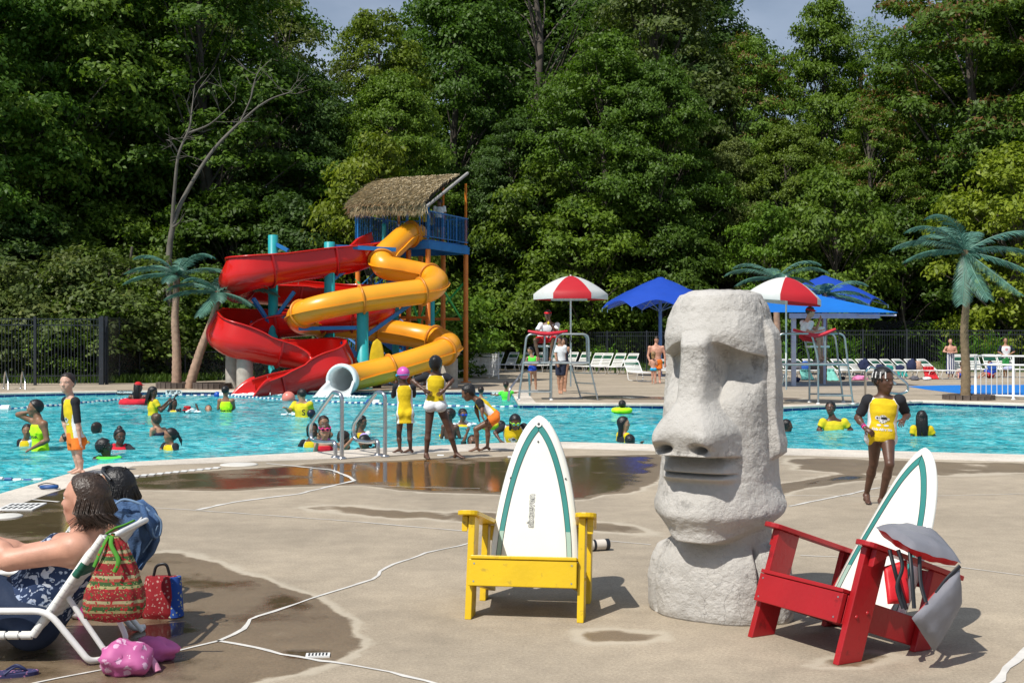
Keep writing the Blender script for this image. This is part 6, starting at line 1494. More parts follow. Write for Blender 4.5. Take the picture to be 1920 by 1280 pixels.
CL = {'ye': cm('rash_yellow', (.70, .50, .006)), 'bk': cm('rash_black', (.014, .015, .020)), 'wh': cm('shirt_white', (.75, .76, .78)), 'or': cm('orange', (.85, .20, .02)), 'li': cm('lime', (.52, .95, .01)), 'rd': cm('swim_red', (.62, .012, .03)), 'gr': cm('vest_green', (.10, .85, .06)),
      'nv': cm('navy_shorts', (.015, .02, .045)), 'bu': cm('suit_blue', (.012, .07, .5)), 'rs': cm('guard_red', (.55, .01, .015)), 'gn': cm('green_shorts', (.02, .22, .05)), 'py': cm('pale_yellow', (.66, .53, .015)), 'pu': cm('purple_suit', (.28, .05, .22)), 'sk': cm('sky', (.02, .35, .62))}

def person(label, d, J, skin='dk', s=.75, hh=None, face=(0, 0), hair=('short', 'bk'), wear=(), fat=1.0, group=None, foot=None, vox=None, curl=.35, feet=True, name='person', extras=None, cat=None, ground=None):
    q = {k: P(v[0], v[1], d+(v[2] if len(v) > 2 else 0)) for k, v in J.items()}
    hh = (hh or (.225 if s > .9 else .21))*1.13; h = vox or min(.021, max(.0075, d*.00056)); Z = Vector((0, 0, 1))
    if ground is not None:
        for k in ('al', 'ar'):
            if k in q: q[k].z = ground+.062*s
    hip = q.get('hip'); SM = (q['sl']+q['sr'])/2; lat = nrm(q['sr']-q['sl']); nk = q['neck']; hd = q['head']
    base = Vector((hip.x, hip.y, ground if ground is not None else (WZ if hip.z < .35 else hip.z-.5))); t = thing(name, label, cat or 'person', base, 0, group); o = base
    ax = nrm(hip-SM); latp = nrm(lat-ax*lat.dot(ax)); fw = nrm(latp.cross(-ax))                      # body forward (+-)
    fdir = Vector((math.sin(R(face[0])), -math.cos(R(face[0])), 0))
    if fw.dot(fdir) < 0: fw = -fw
    shw = (q['sr']-q['sl']).length/2; hw = .150*s*fat
    st = [(-.10, shw*.42, .060*s), (-.02, shw*.72, .072*s), (.10, shw*.92, .092*s*fat), (.32, shw*.90, .104*s*fat), (.58, max(hw*.80, shw*.62), .088*s*fat), (.85, hw*.98, .102*s*fat), (1.0, hw, .106*s*fat), (1.13, hw*.86, .095*s*fat)]
    B = SDF(); B.stations(SM, hip, st, latp, .03, (-.08, 1.12))
    B.cone(SM, nk, .064*s*fat**.5, .060*s*fat**.5, .035*s)
    for sd in 'lr': B.cone(SM.lerp(nk, .62), q['s'+sd].lerp(SM, .25), .036*s*fat**.5, .040*s*fat**.5, .04*s)
    # head
    yaw, pit = R(face[0]), R(face[1]); hf = Vector((math.sin(yaw)*math.cos(pit), -math.cos(yaw)*math.cos(pit), math.sin(pit))); hr_ = nrm(hf.cross(Z)); hu = hr_.cross(hf); HM = Matrix((hr_, hf, hu)).transposed(); Hn = np.array(HM); H = hh
    hp = lambda x, y, z: hd+(hr_*x+hf*y+hu*z)*H
    B.cone(nk, hp(0, -.10, -.22), .050*s*fat**.4, .050*s*fat**.4, .02*s)
    B.ell(hp(0, -.06, .11), (.335*H, .415*H, .375*H), Hn, .01); B.ell(hp(0, .06, -.16), (.255*H, .29*H, .31*H), Hn, .03); B.ell(hp(0, .19, -.38), (.11*H, .11*H, .10*H), Hn, .05)
    B.cone(hp(0, .32, .04), hp(0, .41, -.10), .030*H, .055*H, .02); B.ell(hp(-.05, .36, -.11), (.035*H, .04*H, .035*H), Hn, .01); B.ell(hp(.05, .36, -.11), (.035*H, .04*H, .035*H), Hn, .01)
    B.ell(hp(0, .27, .10), (.21*H, .08*H, .045*H), Hn, .02); B.ell(hp(0, .31, -.235), (.12*H, .06*H, .055*H), Hn, .02)
    for sx in (-1, 1): B.ell(hp(sx*.17, .22, -.10), (.09*H, .09*H, .09*H), Hn, .03); B.ell(hp(sx*.335, -.04, -.04), (.030*H, .075*H, .115*H), Hn, .008)
    # shoulders, arms
    hands = []
    for sd in 'lr':
        S_ = q['s'+sd]; B.ell(S_, (.056*s*fat**.5,)*3, None, .05*s)
        if 'e'+sd in q:
            E = q['e'+sd]; W_ = q.get('w'+sd); f_ = fat**.6
            B.cone(S_, E, .050*s*f_, .038*s*f_, .03*s)
            if W_ is not None:
                m_ = E.lerp(W_, .3); B.cone(E, m_, .036*s*f_, .038*s*f_, .02*s); B.cone(m_, W_, .038*s*f_, .024*s, .02*s)
                hd_ = nrm(q['f'+sd]-W_) if 'f'+sd in q else nrm(W_-E); pn = nrm(hd_.cross(latp)) if abs(hd_.dot(latp)) < .9 else nrm(hd_.cross(Z)); wv = nrm(hd_.cross(pn))
                B.cone(W_, W_+hd_*.075*s, .022*s, .026*s, .015*s, np.array(wv), 1.45, .72); hands.append((W_, hd_, pn, wv, 1 if sd == 'l' else -1))
    # legs
    for sd in 'lr':
        if 'k'+sd in q:
            Hh = q.get('h'+sd) or hip+latp*(-1 if sd == 'l' else 1)*hw*.55*(1 if latp.dot(lat) > 0 else -1); Kk = q['k'+sd]; f_ = fat**.7
            B.cone(Hh+ax*.01, Kk, .083*s*f_, .050*s*f_, .03*s); B.ell(Hh-fw*.045*s+ax*.01, (.085*s*f_,)*3, None, .04*s)
            if 'a'+sd in q:
                A_ = q['a'+sd]; m_ = Kk.lerp(A_, .32)-fw*.012*s; B.cone(Kk, m_, .047*s*f_, .051*s*f_, .02*s); B.cone(m_, A_, .050*s*f_, .030*s, .02*s)
                if feet:
                    T_ = q.get('t'+sd); fd = nrm(Vector(((T_-A_).x, (T_-A_).y, 0))) if T_ else (nrm(Vector((fw.x, fw.y, 0))) if foot is None else Vector((math.sin(R(foot)), -math.cos(R(foot)), 0)))
                    drop = Vector((0, 0, -.032*s)) if ground is not None or T_ is None else Vector((0, 0, (T_-A_).z*.5)); side = nrm(fd.cross(Z)); hl = A_-fd*.035*s+drop; bl = A_+fd*.115*s+drop*1.35; tt = A_+fd*.165*s+drop*1.5
                    B.ell(hl, (.032*s,)*3, None, .02*s); B.cone(A_+fd*.01, bl, .036*s, .024*s, .02*s, np.array(side), 1.25, .85); B.cone(bl, tt, .023*s, .015*s, .015*s, np.array(side), 1.7, .8)
    def ex(mb):
        ell = lambda c, r, mi: mb.ell(Vector(c)-o, r, HM, 8, mi)
        for sx in (-1, 1):
            ell(hp(sx*.135, .300, .035), (.060*H, .035*H, .032*H), 1); ell(hp(sx*.135, .325, .035), (.030*H, .016*H, .030*H), 2)
            mb.tube([hp(sx*.07, .345, .095)-o, hp(sx*.14, .345, .118)-o, hp(sx*.21, .29, .098)-o], .014*H, 5, 2)
        ell(hp(0, .362, -.215), (.095*H, .022*H, .018*H), 3); ell(hp(0, .358, -.25), (.080*H, .022*H, .020*H), 3)
        for W_, hd_, pn, wv, sg in hands:
            for i in range(4):
                b0 = W_+hd_*.082*s+wv*(.026-.0172*i)*s; L_ = (.062, .072, .067, .052)[i]*s; sp = wv*(.10-.07*i); c_ = curl
                p1 = b0+nrm(hd_+sp-pn*c_*.6)*L_*.42; p2 = p1+nrm(hd_+sp*.6-pn*c_*1.6)*L_*.32; p3 = p2+nrm(hd_-pn*c_*2.6)*L_*.28
                mb.tube([b0-hd_*.015*s-o, b0-o, p1-o, p2-o, p3-o], [.0088*s, .0088*s, .0082*s, .0076*s, .0055*s], 6, 0)
            b0 = W_+hd_*.022*s+wv*.026*s; p1 = b0+nrm(hd_*.7+wv*.8-pn*.2)*.035*s; p2 = p1+nrm(hd_+wv*.35-pn*.3)*.028*s; mb.tube([b0-wv*.01*s-o, b0-o, p1-o, p2-o], [.012*s, .0115*s, .010*s, .007*s], 6, 0)
    sdf_obj(B, h, 'body', [SK[skin], M_eye, M_dark, M_lipd if skin in ('dk', 'br') else M_lip], t, o, ex)
    # hair
    if hair:
        kind, hc = hair[0], HR.get(hair[1]) or CL.get(hair[1]) or hair[1]; Hs = SDF(); infl = {'afro': .10, 'cap': .035}.get(kind, .045); cplane = .30 if kind == 'cap' else .20
        n_ = np.array([0, .78, -.62])
        clip = lambda w: (w@n_)-.115*H-(.06*H if kind == 'cap' else 0)
        Hs.ell(hp(0, -.065, .115), ((.335+infl)*H, (.415+infl)*H, (.385+infl)*H), Hn, .01, clip)
        if kind in ('long', 'braids', 'pony', 'bun', 'updo'):
            Hs.ell(hp(0, -.22, -.02), (.33*H, .27*H, .33*H), Hn, .02, lambda w: (w@np.array([0, 1., 0]))-.20*H)
        if kind == 'long':
            Lh = hair[2] if len(hair) > 2 else .9; e = hp(0, -.34, -Lh); Hs.cone(hp(0, -.20, .05), e, .30*H, .20*H, .03, np.array(hr_), 1.1, .60)
            for sx in (-1, 1): Hs.cone(hp(sx*.26, -.10, .1), hp(sx*.27, -.18, -Lh*.8), .11*H, .09*H, .03)
        if kind == 'bun': Hs.ell(hp(-.05, -.25, .52), (.17*H,)*3, Hn, .01)
        if kind == 'updo': Hs.ell(hp(0, -.38, .25), (.2*H, .16*H, .2*H), Hn, .02)
        if kind == 'pony': Hs.ell(hp(0, -.48, .12), (.12*H,)*3, Hn, .01); Hs.cone(hp(0, -.50, .1), hp(.0, -.72, -.35), .09*H, .10*H, .02); Hs.cone(hp(0, -.72, -.35), hp(0, -.78, -.75), .09*H, .02*H, .02)
        def hx(mb):
            if kind in ('braids',):
                rd_ = random.Random(len(label)); Lh = hair[2] if len(hair) > 2 else .9
                for i in range(30):
                    a = math.pi*(.02+.96*i/29); x0_ = math.cos(a)*.36; y0_ = -.08-math.sin(a)*.36; z0_ = .12+rd_.uniform(-.1, .1); ll = Lh*rd_.uniform(.8, 1.1)
                    mb.tube([hp(x0_*.8, y0_*.8, .3)-o, hp(x0_*1.06, y0_*1.06, z0_)-o, hp(x0_*1.15, y0_*1.15-.03, -ll*.5)-o, hp(x0_*1.2+rd_.uniform(-.06, .06), y0_*1.15-.02, -ll)-o], [.040*H, .042*H, .038*H, .022*H], 5, 0)
            if kind in ('afro', 'curls') or (kind in ('short', 'updo') and skin in ('dk', 'br')):
                rd_ = random.Random(3)
                for i in range(110):
                    v = Vector((rd_.gauss(0, 1), rd_.gauss(0, 1)-.5, rd_.gauss(0, 1)+.6)).normalized()
                    if v.y > .5*(1-v.z): continue
                    mb.ell(hp(v.x*(.40 if kind == 'afro' else .355), v.y*(.46 if kind == 'afro' else .43)-.06, v.z*(.44 if kind == 'afro' else .40)+.11)-o, ((.07 if kind == 'afro' else .05)*H,)*3, None, 6, 0)
        sdf_obj(Hs, max(.006, h*.8), 'swim_cap' if kind == 'cap' else 'hair', [hc], t, o, hx)
    # clothes
    for w in wear:
        k = w[0]; c = CL[w[1]] if isinstance(w[1], str) else w[1]; G_ = SDF(); inf = .011*s+.004; matf = None; mats = [c]; nm = k; ext = None
        if k in ('shirt', 'tank', 'suit'):
            hem = w[2] if len(w) > 2 else 1.02; c0 = -.045 if k == 'shirt' else (.04 if k == 'tank' else .14); stt = [(a, (max(b_, shw*.80, hw*.92) if k == 'shirt' and a > .3 else b_*(1.0 if k == 'shirt' or a > .3 else .86)), cc) for a, b_, cc in st]
            if hem > 1.15: stt = stt+[(hem, hw*1.12, .12*s*fat)]
            G_.stations(SM, hip, stt, latp, .02, (c0, hem), inf)
            if k == 'shirt':
                for sd in 'lr': G_.ell(q['s'+sd], (.056*s*fat**.5+inf,)*3, None, .04*s)
                if hem > 1.03:
                    for sd in 'lr': G_.ell(hip+latp*(-1 if sd == 'l' else 1)*hw*.5-fw*.045*s+ax*.03*s, (.088*s*fat**.7+inf*1.1,)*3, None, .03)
                G_.cone(SM, SM.lerp(nk, .75), .068*s*fat**.5, .060*s*fat**.5, .03*s, flat=(False, True))
                if len(w) > 3 and w[3] and not isinstance(w[3], str):
                    for sd in 'lr':
                        if 'e'+sd in q: G_.cone(q['s'+sd], q['s'+sd].lerp(q['e'+sd], w[3]), .052*s*fat**.5+inf, .047*s*fat**.5+inf*1.3, .03*s, flat=(False, True))
            else:
                for sd in 'lr': m_ = SM.lerp(q['s'+sd], .62); up_ = -ax; G_.cone(m_+up_*.03*s-fw*.03*s, m_+ax*.14*s+fw*.085*s*fat, .016*s, .02*s, .01); G_.cone(m_+up_*.03*s-fw*.03*s, m_+ax*.18*s-fw*.085*s*fat, .016*s, .02*s, .01)
            if len(w) > 4 and w[4]:
                mats = [c, CL[w[4]]]; An = np.array(SM); an = np.array(ax); ln = np.array(latp); LL = (hip-SM).length
                matf = lambda cen: (np.abs((cen-An)@ln) > np.interp(((cen-An)@an)/LL, [a for a, _, _ in st], [b_ for _, b_, _ in st])*.97)
            nm = {'shirt': 'shirt', 'tank': 'tank_top', 'suit': 'swimsuit'}[k]
        elif k == 'sleeves':
            nm = 'sleeve'
            for sd in 'lr':
                if 'e'+sd in q:
                    G2 = SDF(); fr_ = w[2]; G2.ell(q['s'+sd]+ax*.004, (.055*s*fat**.5+inf*1.2,)*3, None, .03*s); G2.cone(q['s'+sd], q['s'+sd].lerp(q['e'+sd], fr_), .048*s*fat**.5+inf*1.15, .040*s*fat**.5+inf*1.1, .03*s, flat=(False, True)); sdf_obj(G2, h, 'sleeve', [c], t, o)
            continue
        elif k in ('shorts', 'brief', 'skirt', 'towelwrap'):
            top_ = .82 if k != 'brief' else .90; G_.stations(SM, hip, st, latp, .02, (top_, 1.12), inf*1.25)
            if k in ('shorts', 'brief'):
                fr_ = w[2] if k == 'shorts' else .12
                for sd in 'lr':
                    Hh = q.get('h'+sd) or hip+latp*(-1 if sd == 'l' else 1)*hw*.55*(1 if latp.dot(lat) > 0 else -1); G_.ell(Hh-fw*.045*s+ax*.01, (.087*s*fat**.7+inf,)*3, None, .03*s)
                    if 'k'+sd in q: G_.cone(Hh, Hh.lerp(q['k'+sd], fr_), .086*s*fat**.7+inf, (.086-.03*fr_)*s*fat**.7+inf*2.4, .02*s, flat=(False, True))
            else:
                e = hip+Vector((0, 0, -1))*w[2]; G_.cone(hip-Vector((0, 0, -.05)), e, .105*s+inf, .125*s+inf, .03, np.array(latp), 1.5, 1.0, flat=(False, True))
                for sd in 'lr': Hh = hip; G_.ell(hip-fw*.04*s+latp*.06*s*(1 if sd == 'l' else -1), (.09*s,)*3, None, .03)
            nm = {'shorts': 'shorts', 'brief': 'swim_bottoms', 'skirt': 'skirt', 'towelwrap': 'towel_wrap'}[k]
        elif k == 'vest':
            nm = 'float_vest'; G_.stations(SM, hip, [(a, b_*1.02, cc*1.2) for a, b_, cc in st], latp, .02, (-.02, w[2] if len(w) > 2 else .8), .03*s); 
            for sd in 'lr': G_.ell(SM.lerp(q['s'+sd], .7)-ax*.03*s, (.06*s, .06*s, .05*s), None, .03)
        elif k == 'band':
            nm = 'wristband'; sd = w[2]; a_, b_ = q['e'+sd], q['w'+sd]; f0 = w[3]; G_.cone(a_.lerp(b_, f0), a_.lerp(b_, f0+.09), .034*s, .034*s, .003, flat=(True, True))
        elif k == 'ballcap':
            nm = 'cap'; G_.ell(hp(0, -.06, .13), (.385*H, .46*H, .42*H), Hn, .01, lambda w_: -(w_@np.array([0, 0, 1.]))+.02*H); G_.ell(hp(0, .42, .17), (.26*H, .27*H, .035*H), Hn, .02)
        elif k == 'visor':
            nm = 'visor'; G_.ell(hp(0, -.06, .20), (.395*H, .47*H, .30*H), Hn, .01, lambda w_: np.abs(w_@np.array([0, 0, 1.]))-.09*H); G_.ell(hp(0, .42, .15), (.28*H, .25*H, .035*H), Hn, .02)
        elif k == 'hat':
            nm = 'bucket_hat'; G_.cone(hp(0, -.05, .10), hp(0, -.05, .52), .42*H, .36*H, .02, flat=(True, True)); G_.cone(hp(0, -.05, .06), hp(0, -.05, .16), .62*H, .44*H, .02, flat=(True, True))
        elif k == 'goggles':
            nm = 'goggles'; mb = MB(); c2 = w[2] if len(w) > 2 else M_dark; up_ = w[3] if len(w) > 3 else .04
            ring = [hp(math.cos(a)*.375, math.sin(a)*.46-.06, up_+.0) for a in [2*math.pi*i/20 for i in range(21)]]; mb.tube([p-o for p in ring], .022*H, 5, 0)
            for sx in (-1, 1):
                cc = hp(sx*.14, .36, up_); mb.tube([cc-hf*.05*H-o, cc+hf*.06*H-o], .105*H, 10, 0); mb.ell(cc+hf*.06*H-o, (.085*H, .03*H, .075*H), HM, 8, 1)
            mb.build('goggles', [c, c2], t); continue
        elif k == 'ring':
            nm = 'swim_ring'; mb = MB(); cc = Vector((hip.x, hip.y, WZ+.06)) if len(w) < 3 else P(w[2], w[3], d); r_ = w[4] if len(w) > 4 else .24; mb.tube([cc+Vector((math.cos(a)*r_, math.sin(a)*r_*.9, 0))-o for a in [2*math.pi*i/20 for i in range(21)]], r_*.34, 8, 0, False); mb.build(nm, [c], t); continue
        sdf_obj(G_, h, nm, mats, t, o, ext, matf)
    if extras: extras(t, o, dict(q=q, hp=hp, HM=HM, fw=fw, lat=latp, ax=ax, SM=SM, hip=hip, s=s, H=H))
    return t
GW = lambda py: (CAMH-WZ)*F/(py-640)
def print_on(t, o, target, verts, faces, name, m, origin, xdir, ydir, inward, off=.004):
    """lay flat lettering on the cloth by dropping every corner onto its surface"""
    me = target.data; bv = BVHTree.FromPolygons([Vector(v.co) for v in me.vertices], [list(p.vertices) for p in me.polygons]); out = []
    for v in verts:
        p = origin+xdir*v[0]+ydir*v[1]-inward*.25-o; hit = bv.ray_cast(p, inward, .6); out.append((hit[0] if hit[0] is not None else p+inward*.25)-inward*off)
    mb = MB(); mb.add(out, faces); return mb.build(name, m, t)
def child_named(t, n): return [c for c in TREE[t.name] if c.name.split('.')[0] == n][0]
def round_badge(scale=1):
    """simple round masked-face emblem with four limbs, as flat polygons: (white polys, black polys)"""
    W_, K_ = [], []
    disc = lambda cx, cy, rx, ry, n=14: [(cx+math.cos(2*math.pi*i/n)*rx, cy+math.sin(2*math.pi*i/n)*ry) for i in range(n)]
    W_.append(disc(0, 0, .5, .48)); W_.append(disc(-.62, .12, .22, .22)); W_.append(disc(.56, .02, .18, .16)); W_.append(disc(-.38, -.68, .24, .12)); W_.append(disc(.42, -.68, .28, .11))
    K_.append(disc(.12, .12, .36, .13)); K_.append(disc(.02, -.16, .07, .06, 8)); K_.append(disc(-.60, .12, .10, .10, 8))
    for i in range(9): a = 2*math.pi*i/9; K_.append(disc(math.cos(a)*.42, math.sin(a)*.40, .05, .05, 6))
    return W_, K_
def shirt_print(t, o, info, origin, size, text, yawdir, up=Vector((0, 0, 1)), badge=True, tgt='shirt', color=None, tcol=None, tsize=.3, ty=-1.05):
    tg = child_named(t, tgt); inward = -yawdir; xd = nrm(up.cross(yawdir)); 
    if badge:
        W_, K_ = round_badge()
        for polys, nm, m, off in ((W_, 'emblem', M_sign, .003), (K_, 'emblem_mark', M_black, .0055)):
            vs, fs = [], []
            for p in polys: b_ = len(vs); vs += [(x*size, y*size) for x, y in p]; c_ = len(vs); vs.append((sum(x for x, y in p)/len(p)*size, sum(y for x, y in p)/len(p)*size)); fs += [(b_+i, b_+(i+1) % len(p), c_) for i in range(len(p))]
            print_on(t, o, tg, vs, fs, nm, m, origin, xd, up, inward, off)
    if text:
        vs, fs = text_mesh(text, size*tsize*2, bold=size*.02); print_on(t, o, tg, [(v.x, v.y+size*ty) for v in vs], fs, 'lettering', tcol or M_sign, origin, xd, up, inward, .004)
# ------------------------------------------------------------------ swimmers and children on the near coping
def yb(hem=1.0, sl=.85, side='wh'): return [('shirt', 'ye', hem, 0, side), ('sleeves', 'bk', sl)]
# running girl
def ex_run(t, o, i):
    f = nrm(i['fw']); cen = i['SM'].lerp(i['hip'], .50); shirt_print(t, o, i, cen, .085, 'Kids After Ho', f, nrm(-i['ax']), True, ty=-1.15, tsize=.19)
    mb = MB(); rd_ = random.Random(4); H, hp = i['H'], i['hp']
    for r_ in range(6):
        for k in range(9):
            a = R(-150+r_*26); z = .42-.05*k; rad = math.sqrt(max(.02, 1-(z/.52)**2))
            x, y = math.sin(a+2.4)*.39*rad, math.cos(a+2.4)*.47*rad-.06
            if y > .34: continue
            if k > 3: mb.ell(hp(x, y, z+.1)-o, (.032*H,)*3, None, 6)
    mb.build('hair_beads', M_sign, t)['kind'] = 'stuff'
dR = G(1645, 951).y
person('person running along the deck in a yellow shirt with black sleeves and white hair beads', dR, dict(head=(1657, 713, 0), neck=(1656, 738, .02), sl=(1628, 750, .04), sr=(1686, 750, -.03), el=(1608, 783, .10), wl=(1622, 802, -.04), fl=(1642, 815, -.10), er=(1701, 778, .05), wr=(1694, 786, -.13), fr=(1690, 793, -.2),
    hip=(1652, 818, .02), hl=(1641, 822, .05), hr=(1664, 822, .0), kl=(1638, 868, .14), kr=(1668, 870, -.20), al=(1624, 928, .30), ar=(1652, 938, -.05), tl=(1636, 951, .02), tr=(1656, 953, -.25)), 'dk', .78, .215, (32, -3), ('short', 'bk'), yb(1.12, .80)+[('band', CL['pu'], 'l', .72), ('band', mat('hot_pink', (.9, .03, .3), .5), 'l', .86)], curl=.9, extras=ex_run, ground=None, fat=1.12)
# boy on the coping
dB = G(150, 889).y
person('person standing at the left pool edge in yellow shirt, black sleeve and orange shorts', dB, dict(head=(126, 718, 0), neck=(131, 739, .0), sl=(124, 751, .13), sr=(141, 752, -.10), el=(120, 790, .15), wl=(126, 815, .1), er=(146, 795, -.13), wr=(150, 824, -.14), hip=(141, 822, 0), hl=(137, 826, .06), hr=(146, 826, -.05),
    kl=(142, 855, .07), kr=(148, 857, -.06), al=(146, 882, .06), ar=(152, 884, -.05), tl=(126, 886, .05), tr=(132, 890, -.05)), 'lt', .72, .21, (-12, 0), ('short', 'db'), [('shirt', 'ye', 1.05, 0, 'wh'), ('sleeves', 'bk', .95), ('shorts', 'or', .55), ('band', mat('hot_pink', (1, 1, 1)), 'r', .35)],
    extras=lambda t, o, i: shirt_print(t, o, i, i['SM'].lerp(i['hip'], .5), .075, None, Vector((-.75, -.66, 0)), nrm(-i['ax'])), ground=.012)
# girl in the pink cap, back to the camera
dC = G(760, 850).y
person('person in a pink swim cap and yellow shirt, hands at the face', dC, dict(head=(755, 703, 0), neck=(757, 717, .0), sl=(743, 725, .0), sr=(773, 725, .0), el=(737, 743, .08), wl=(741, 722, .14), fl=(745, 712, .14), er=(776, 742, .1), wr=(764, 722, .16), hip=(760, 773, 0),
    hl=(751, 775, 0), hr=(769, 775, 0), kl=(748, 815, .02), kr=(768, 815, 0), al=(750, 843, 0), ar=(770, 845, 0), tl=(736, 850, .04), tr=(757, 850, .03)), 'dk', .70, .20, (-140, -4), ('cap', mat('pink_cap', (.60, .10, .42), .35)), [('shirt', 'ye', 1.42, 0, 'wh'), ('sleeves', 'bk', .9), ('goggles', CL['sk'], M_dark, .0)], ground=.012)
# girl with hands on hips
dD = G(815, 861).y
person('person with hands on hips in yellow shirt and white swim bottoms, back to the camera', dD, dict(head=(817, 683, 0), neck=(817, 697, 0), sl=(800, 706, .0), sr=(836, 707, 0), el=(774, 714, -.02), wl=(796, 731, -.12), fl=(806, 737, -.13), er=(848, 713, -.02), wr=(833, 731, -.12), fr=(824, 738, -.13), hip=(816, 757, 0),
    hl=(807, 760, 0), hr=(826, 760, 0), kl=(803, 808, -.02), kr=(842, 806, .02), al=(799, 854, 0), ar=(856, 849, .06), tl=(805, 865, -.15), tr=(872, 855, -.02)), 'dk', .82, .205, (175, 0), ('updo', 'bk'), [('shirt', 'ye', .95, 0, 'wh'), ('sleeves', 'bk', .85), ('brief', 'wh')], curl=.15, ground=.012)
# boy bending over
dE = G(895, 847).y
person('person bending forward at the pool edge in yellow shirt and orange shorts', dE, dict(head=(877, 736, 0), neck=(890, 746, 0), sl=(898, 752, .12), sr=(899, 754, -.12), er=(904, 766, -.16), wr=(904, 780, -.20), fr=(908, 788, -.2), el=(893, 768, .16), wl=(897, 782, .16), hip=(927, 780, 0), hl=(924, 784, .06), hr=(924, 786, -.07),
    kl=(914, 805, .1), kr=(892, 804, -.08), al=(914, 836, .12), ar=(895, 841, -.06), tl=(900, 842, .10), tr=(874, 848, -.07)), 'br', .74, .20, (-92, -22), ('updo', 'bk'), [('shirt', 'ye', .92, 0, 'wh'), ('sleeves', 'bk', .85), ('shorts', 'or', .2)], ground=.012)
# climbing out with goggles
dF = G(960, 829).y+.12
person('person with green mirrored goggles climbing out at the coping', dF, dict(head=(966, 791, -.16), neck=(963, 800, -.04), sl=(943, 801, 0), sr=(982, 799, 0), el=(928, 811, -.08), wl=(938, 826, -.22), fl=(948, 832, -.3), er=(1000, 805, -.05), wr=(1004, 822, -.2), hip=(961, 850, .06)), 'dk', .76, .21, (8, -28), ('long', 'bk', .9),
    [('shirt', 'ye', 1.0, 0, 'wh'), ('sleeves', 'bk', .85), ('goggles', mat('lime_frame', (.35, .75, .03), .3), mat('mirror_lens', (.05, .35, .55), .1, .8), .05)], curl=.1, extras=lambda t, o, i: shirt_print(t, o, i, i['SM'].lerp(i['hip'], .50), .085, None, Vector((0, -1, .1)).normalized(), Vector((0, .1, 1)).normalized()))
# girl in red at the ladder
dH = 18.0
person('person in a red swimsuit with pink goggles on the forehead holding the ladder rails', dH, dict(head=(609, 809, -.04), neck=(608, 826, 0), sl=(594, 829, 0), sr=(624, 830, 0), el=(591, 845, -.08), wl=(596, 826, -.28), fl=(599, 816, -.3), er=(646, 840, .05), wr=(664, 818, -.15), fr=(668, 810, -.2), hip=(610, 868, 0)), 'tn', .72, .21, (12, -14), ('long', 'br', .5),
    [('suit', 'rd', 1.0), ('goggles', mat('hot_pink', (1, 1, 1)), M_dark, .26)], curl=.8)
def wp(label, wy, J, *a, **k): return person(label, GW(wy), J, *a, **k)
wp('person with dark wet hair behind the girl in the red swimsuit', 838, dict(head=(607, 793), neck=(608, 808), sl=(596, 815), sr=(620, 815), hip=(608, 850)), 'md', .75, .21, (20, 0), ('short', 'db'), [('suit', 'pu')])
wp('person with a dark hood of hair left of the ladder, yellow collar at the water', 838, dict(head=(586, 806), neck=(583, 822), sl=(569, 829), sr=(592, 829), el=(560, 840), wl=(552, 844, -.1), hip=(582, 860)), 'dk', .72, .21, (25, 0), ('long', 'bk', .45), yb())
wp('person in a purple swimsuit turned away between the two ladder rails', 850, dict(head=(645, 822, .1), neck=(640, 832), sl=(622, 840, .1), sr=(652, 838, -.05), hip=(640, 880)), 'md', .74, .20, (120, -20), ('updo', 'db'), [('suit', 'pu')])
wp('person with short dark hair holding the right ladder rail from the water', 822, dict(head=(678, 791), neck=(676, 806), sl=(664, 813), sr=(690, 813), el=(664, 822, -.2), wl=(671, 800, -.35), fl=(672, 792, -.38), hip=(676, 850)), 'br', .74, .21, (70, -8), ('short', 'bk'), yb())
wp('person with a lavender cap pushed back and bright bracelets at the coping', 850, dict(head=(683, 830, -.1), neck=(687, 840), sl=(672, 845), sr=(702, 843), el=(660, 852, -.1), wl=(668, 852, -.3), er=(708, 842, -.15), wr=(704, 832, -.3), hip=(686, 880)), 'md', .70, .205, (-35, -35), ('long', 'bk', .4), yb()+[('band', CL['gr'], 'r', .55), ('band', mat('hot_pink', (1, 1, 1)), 'r', .75)],
   extras=lambda t, o, i: (lambda mb: (mb.ell(i['hp'](.12, -.30, .24)-o, (.30*i['H'], .32*i['H'], .28*i['H']), None, 14), mb.build('swim_cap', mat('lavender_cap', (.45, .33, .66), .4), t)))(MB()))
# left of the pool
def lime_print(s0, yd, txt, fr_=.45): return lambda t, o, i: shirt_print(t, o, i, i['SM'].lerp(i['hip'], fr_), s0, txt, yd, nrm(-i['ax']), False, 'tank_top', tcol=M_black, ty=0, tsize=.30)
wp('person in a lime tank top with one raised arm, far left of the pool', 843, dict(head=(65, 765), neck=(70, 781), sl=(64, 790, .16), sr=(82, 795, -.17), el=(34, 777, .15), wl=(55, 772, .12), fl=(64, 768, .1), er=(88, 825, -.2), wr=(60, 840, -.22), hip=(76, 850)), 'md', 1.0, .235, (-68, 4), ('short', 'bk'), [('tank', 'li', 1.1)], fat=1.1,
   extras=lime_print(.10, Vector((-.80, -.60, 0)).normalized(), 'TEAM KAR'))
wp('person in black sleeves half hidden behind the lime tank top', 836, dict(head=(51, 808), neck=(49, 821), sl=(38, 828), sr=(58, 827), el=(35, 840), hip=(48, 855)), 'md', .7, .2, (15, 0), ('short', 'db'), yb())
wp('person in a red cap with long black braids at the lane rope', 758, dict(head=(260, 725), neck=(259, 736), sl=(245, 744), sr=(273, 744), el=(243, 758), er=(278, 757), hip=(258, 775)), 'dk', 1.0, .23, (125, 0), ('braids', 'bk', 1.5), [('suit', 'rs'), ('ballcap', 'rs'), ('ring', 'rd', 255, 755, .34)], fat=1.15)
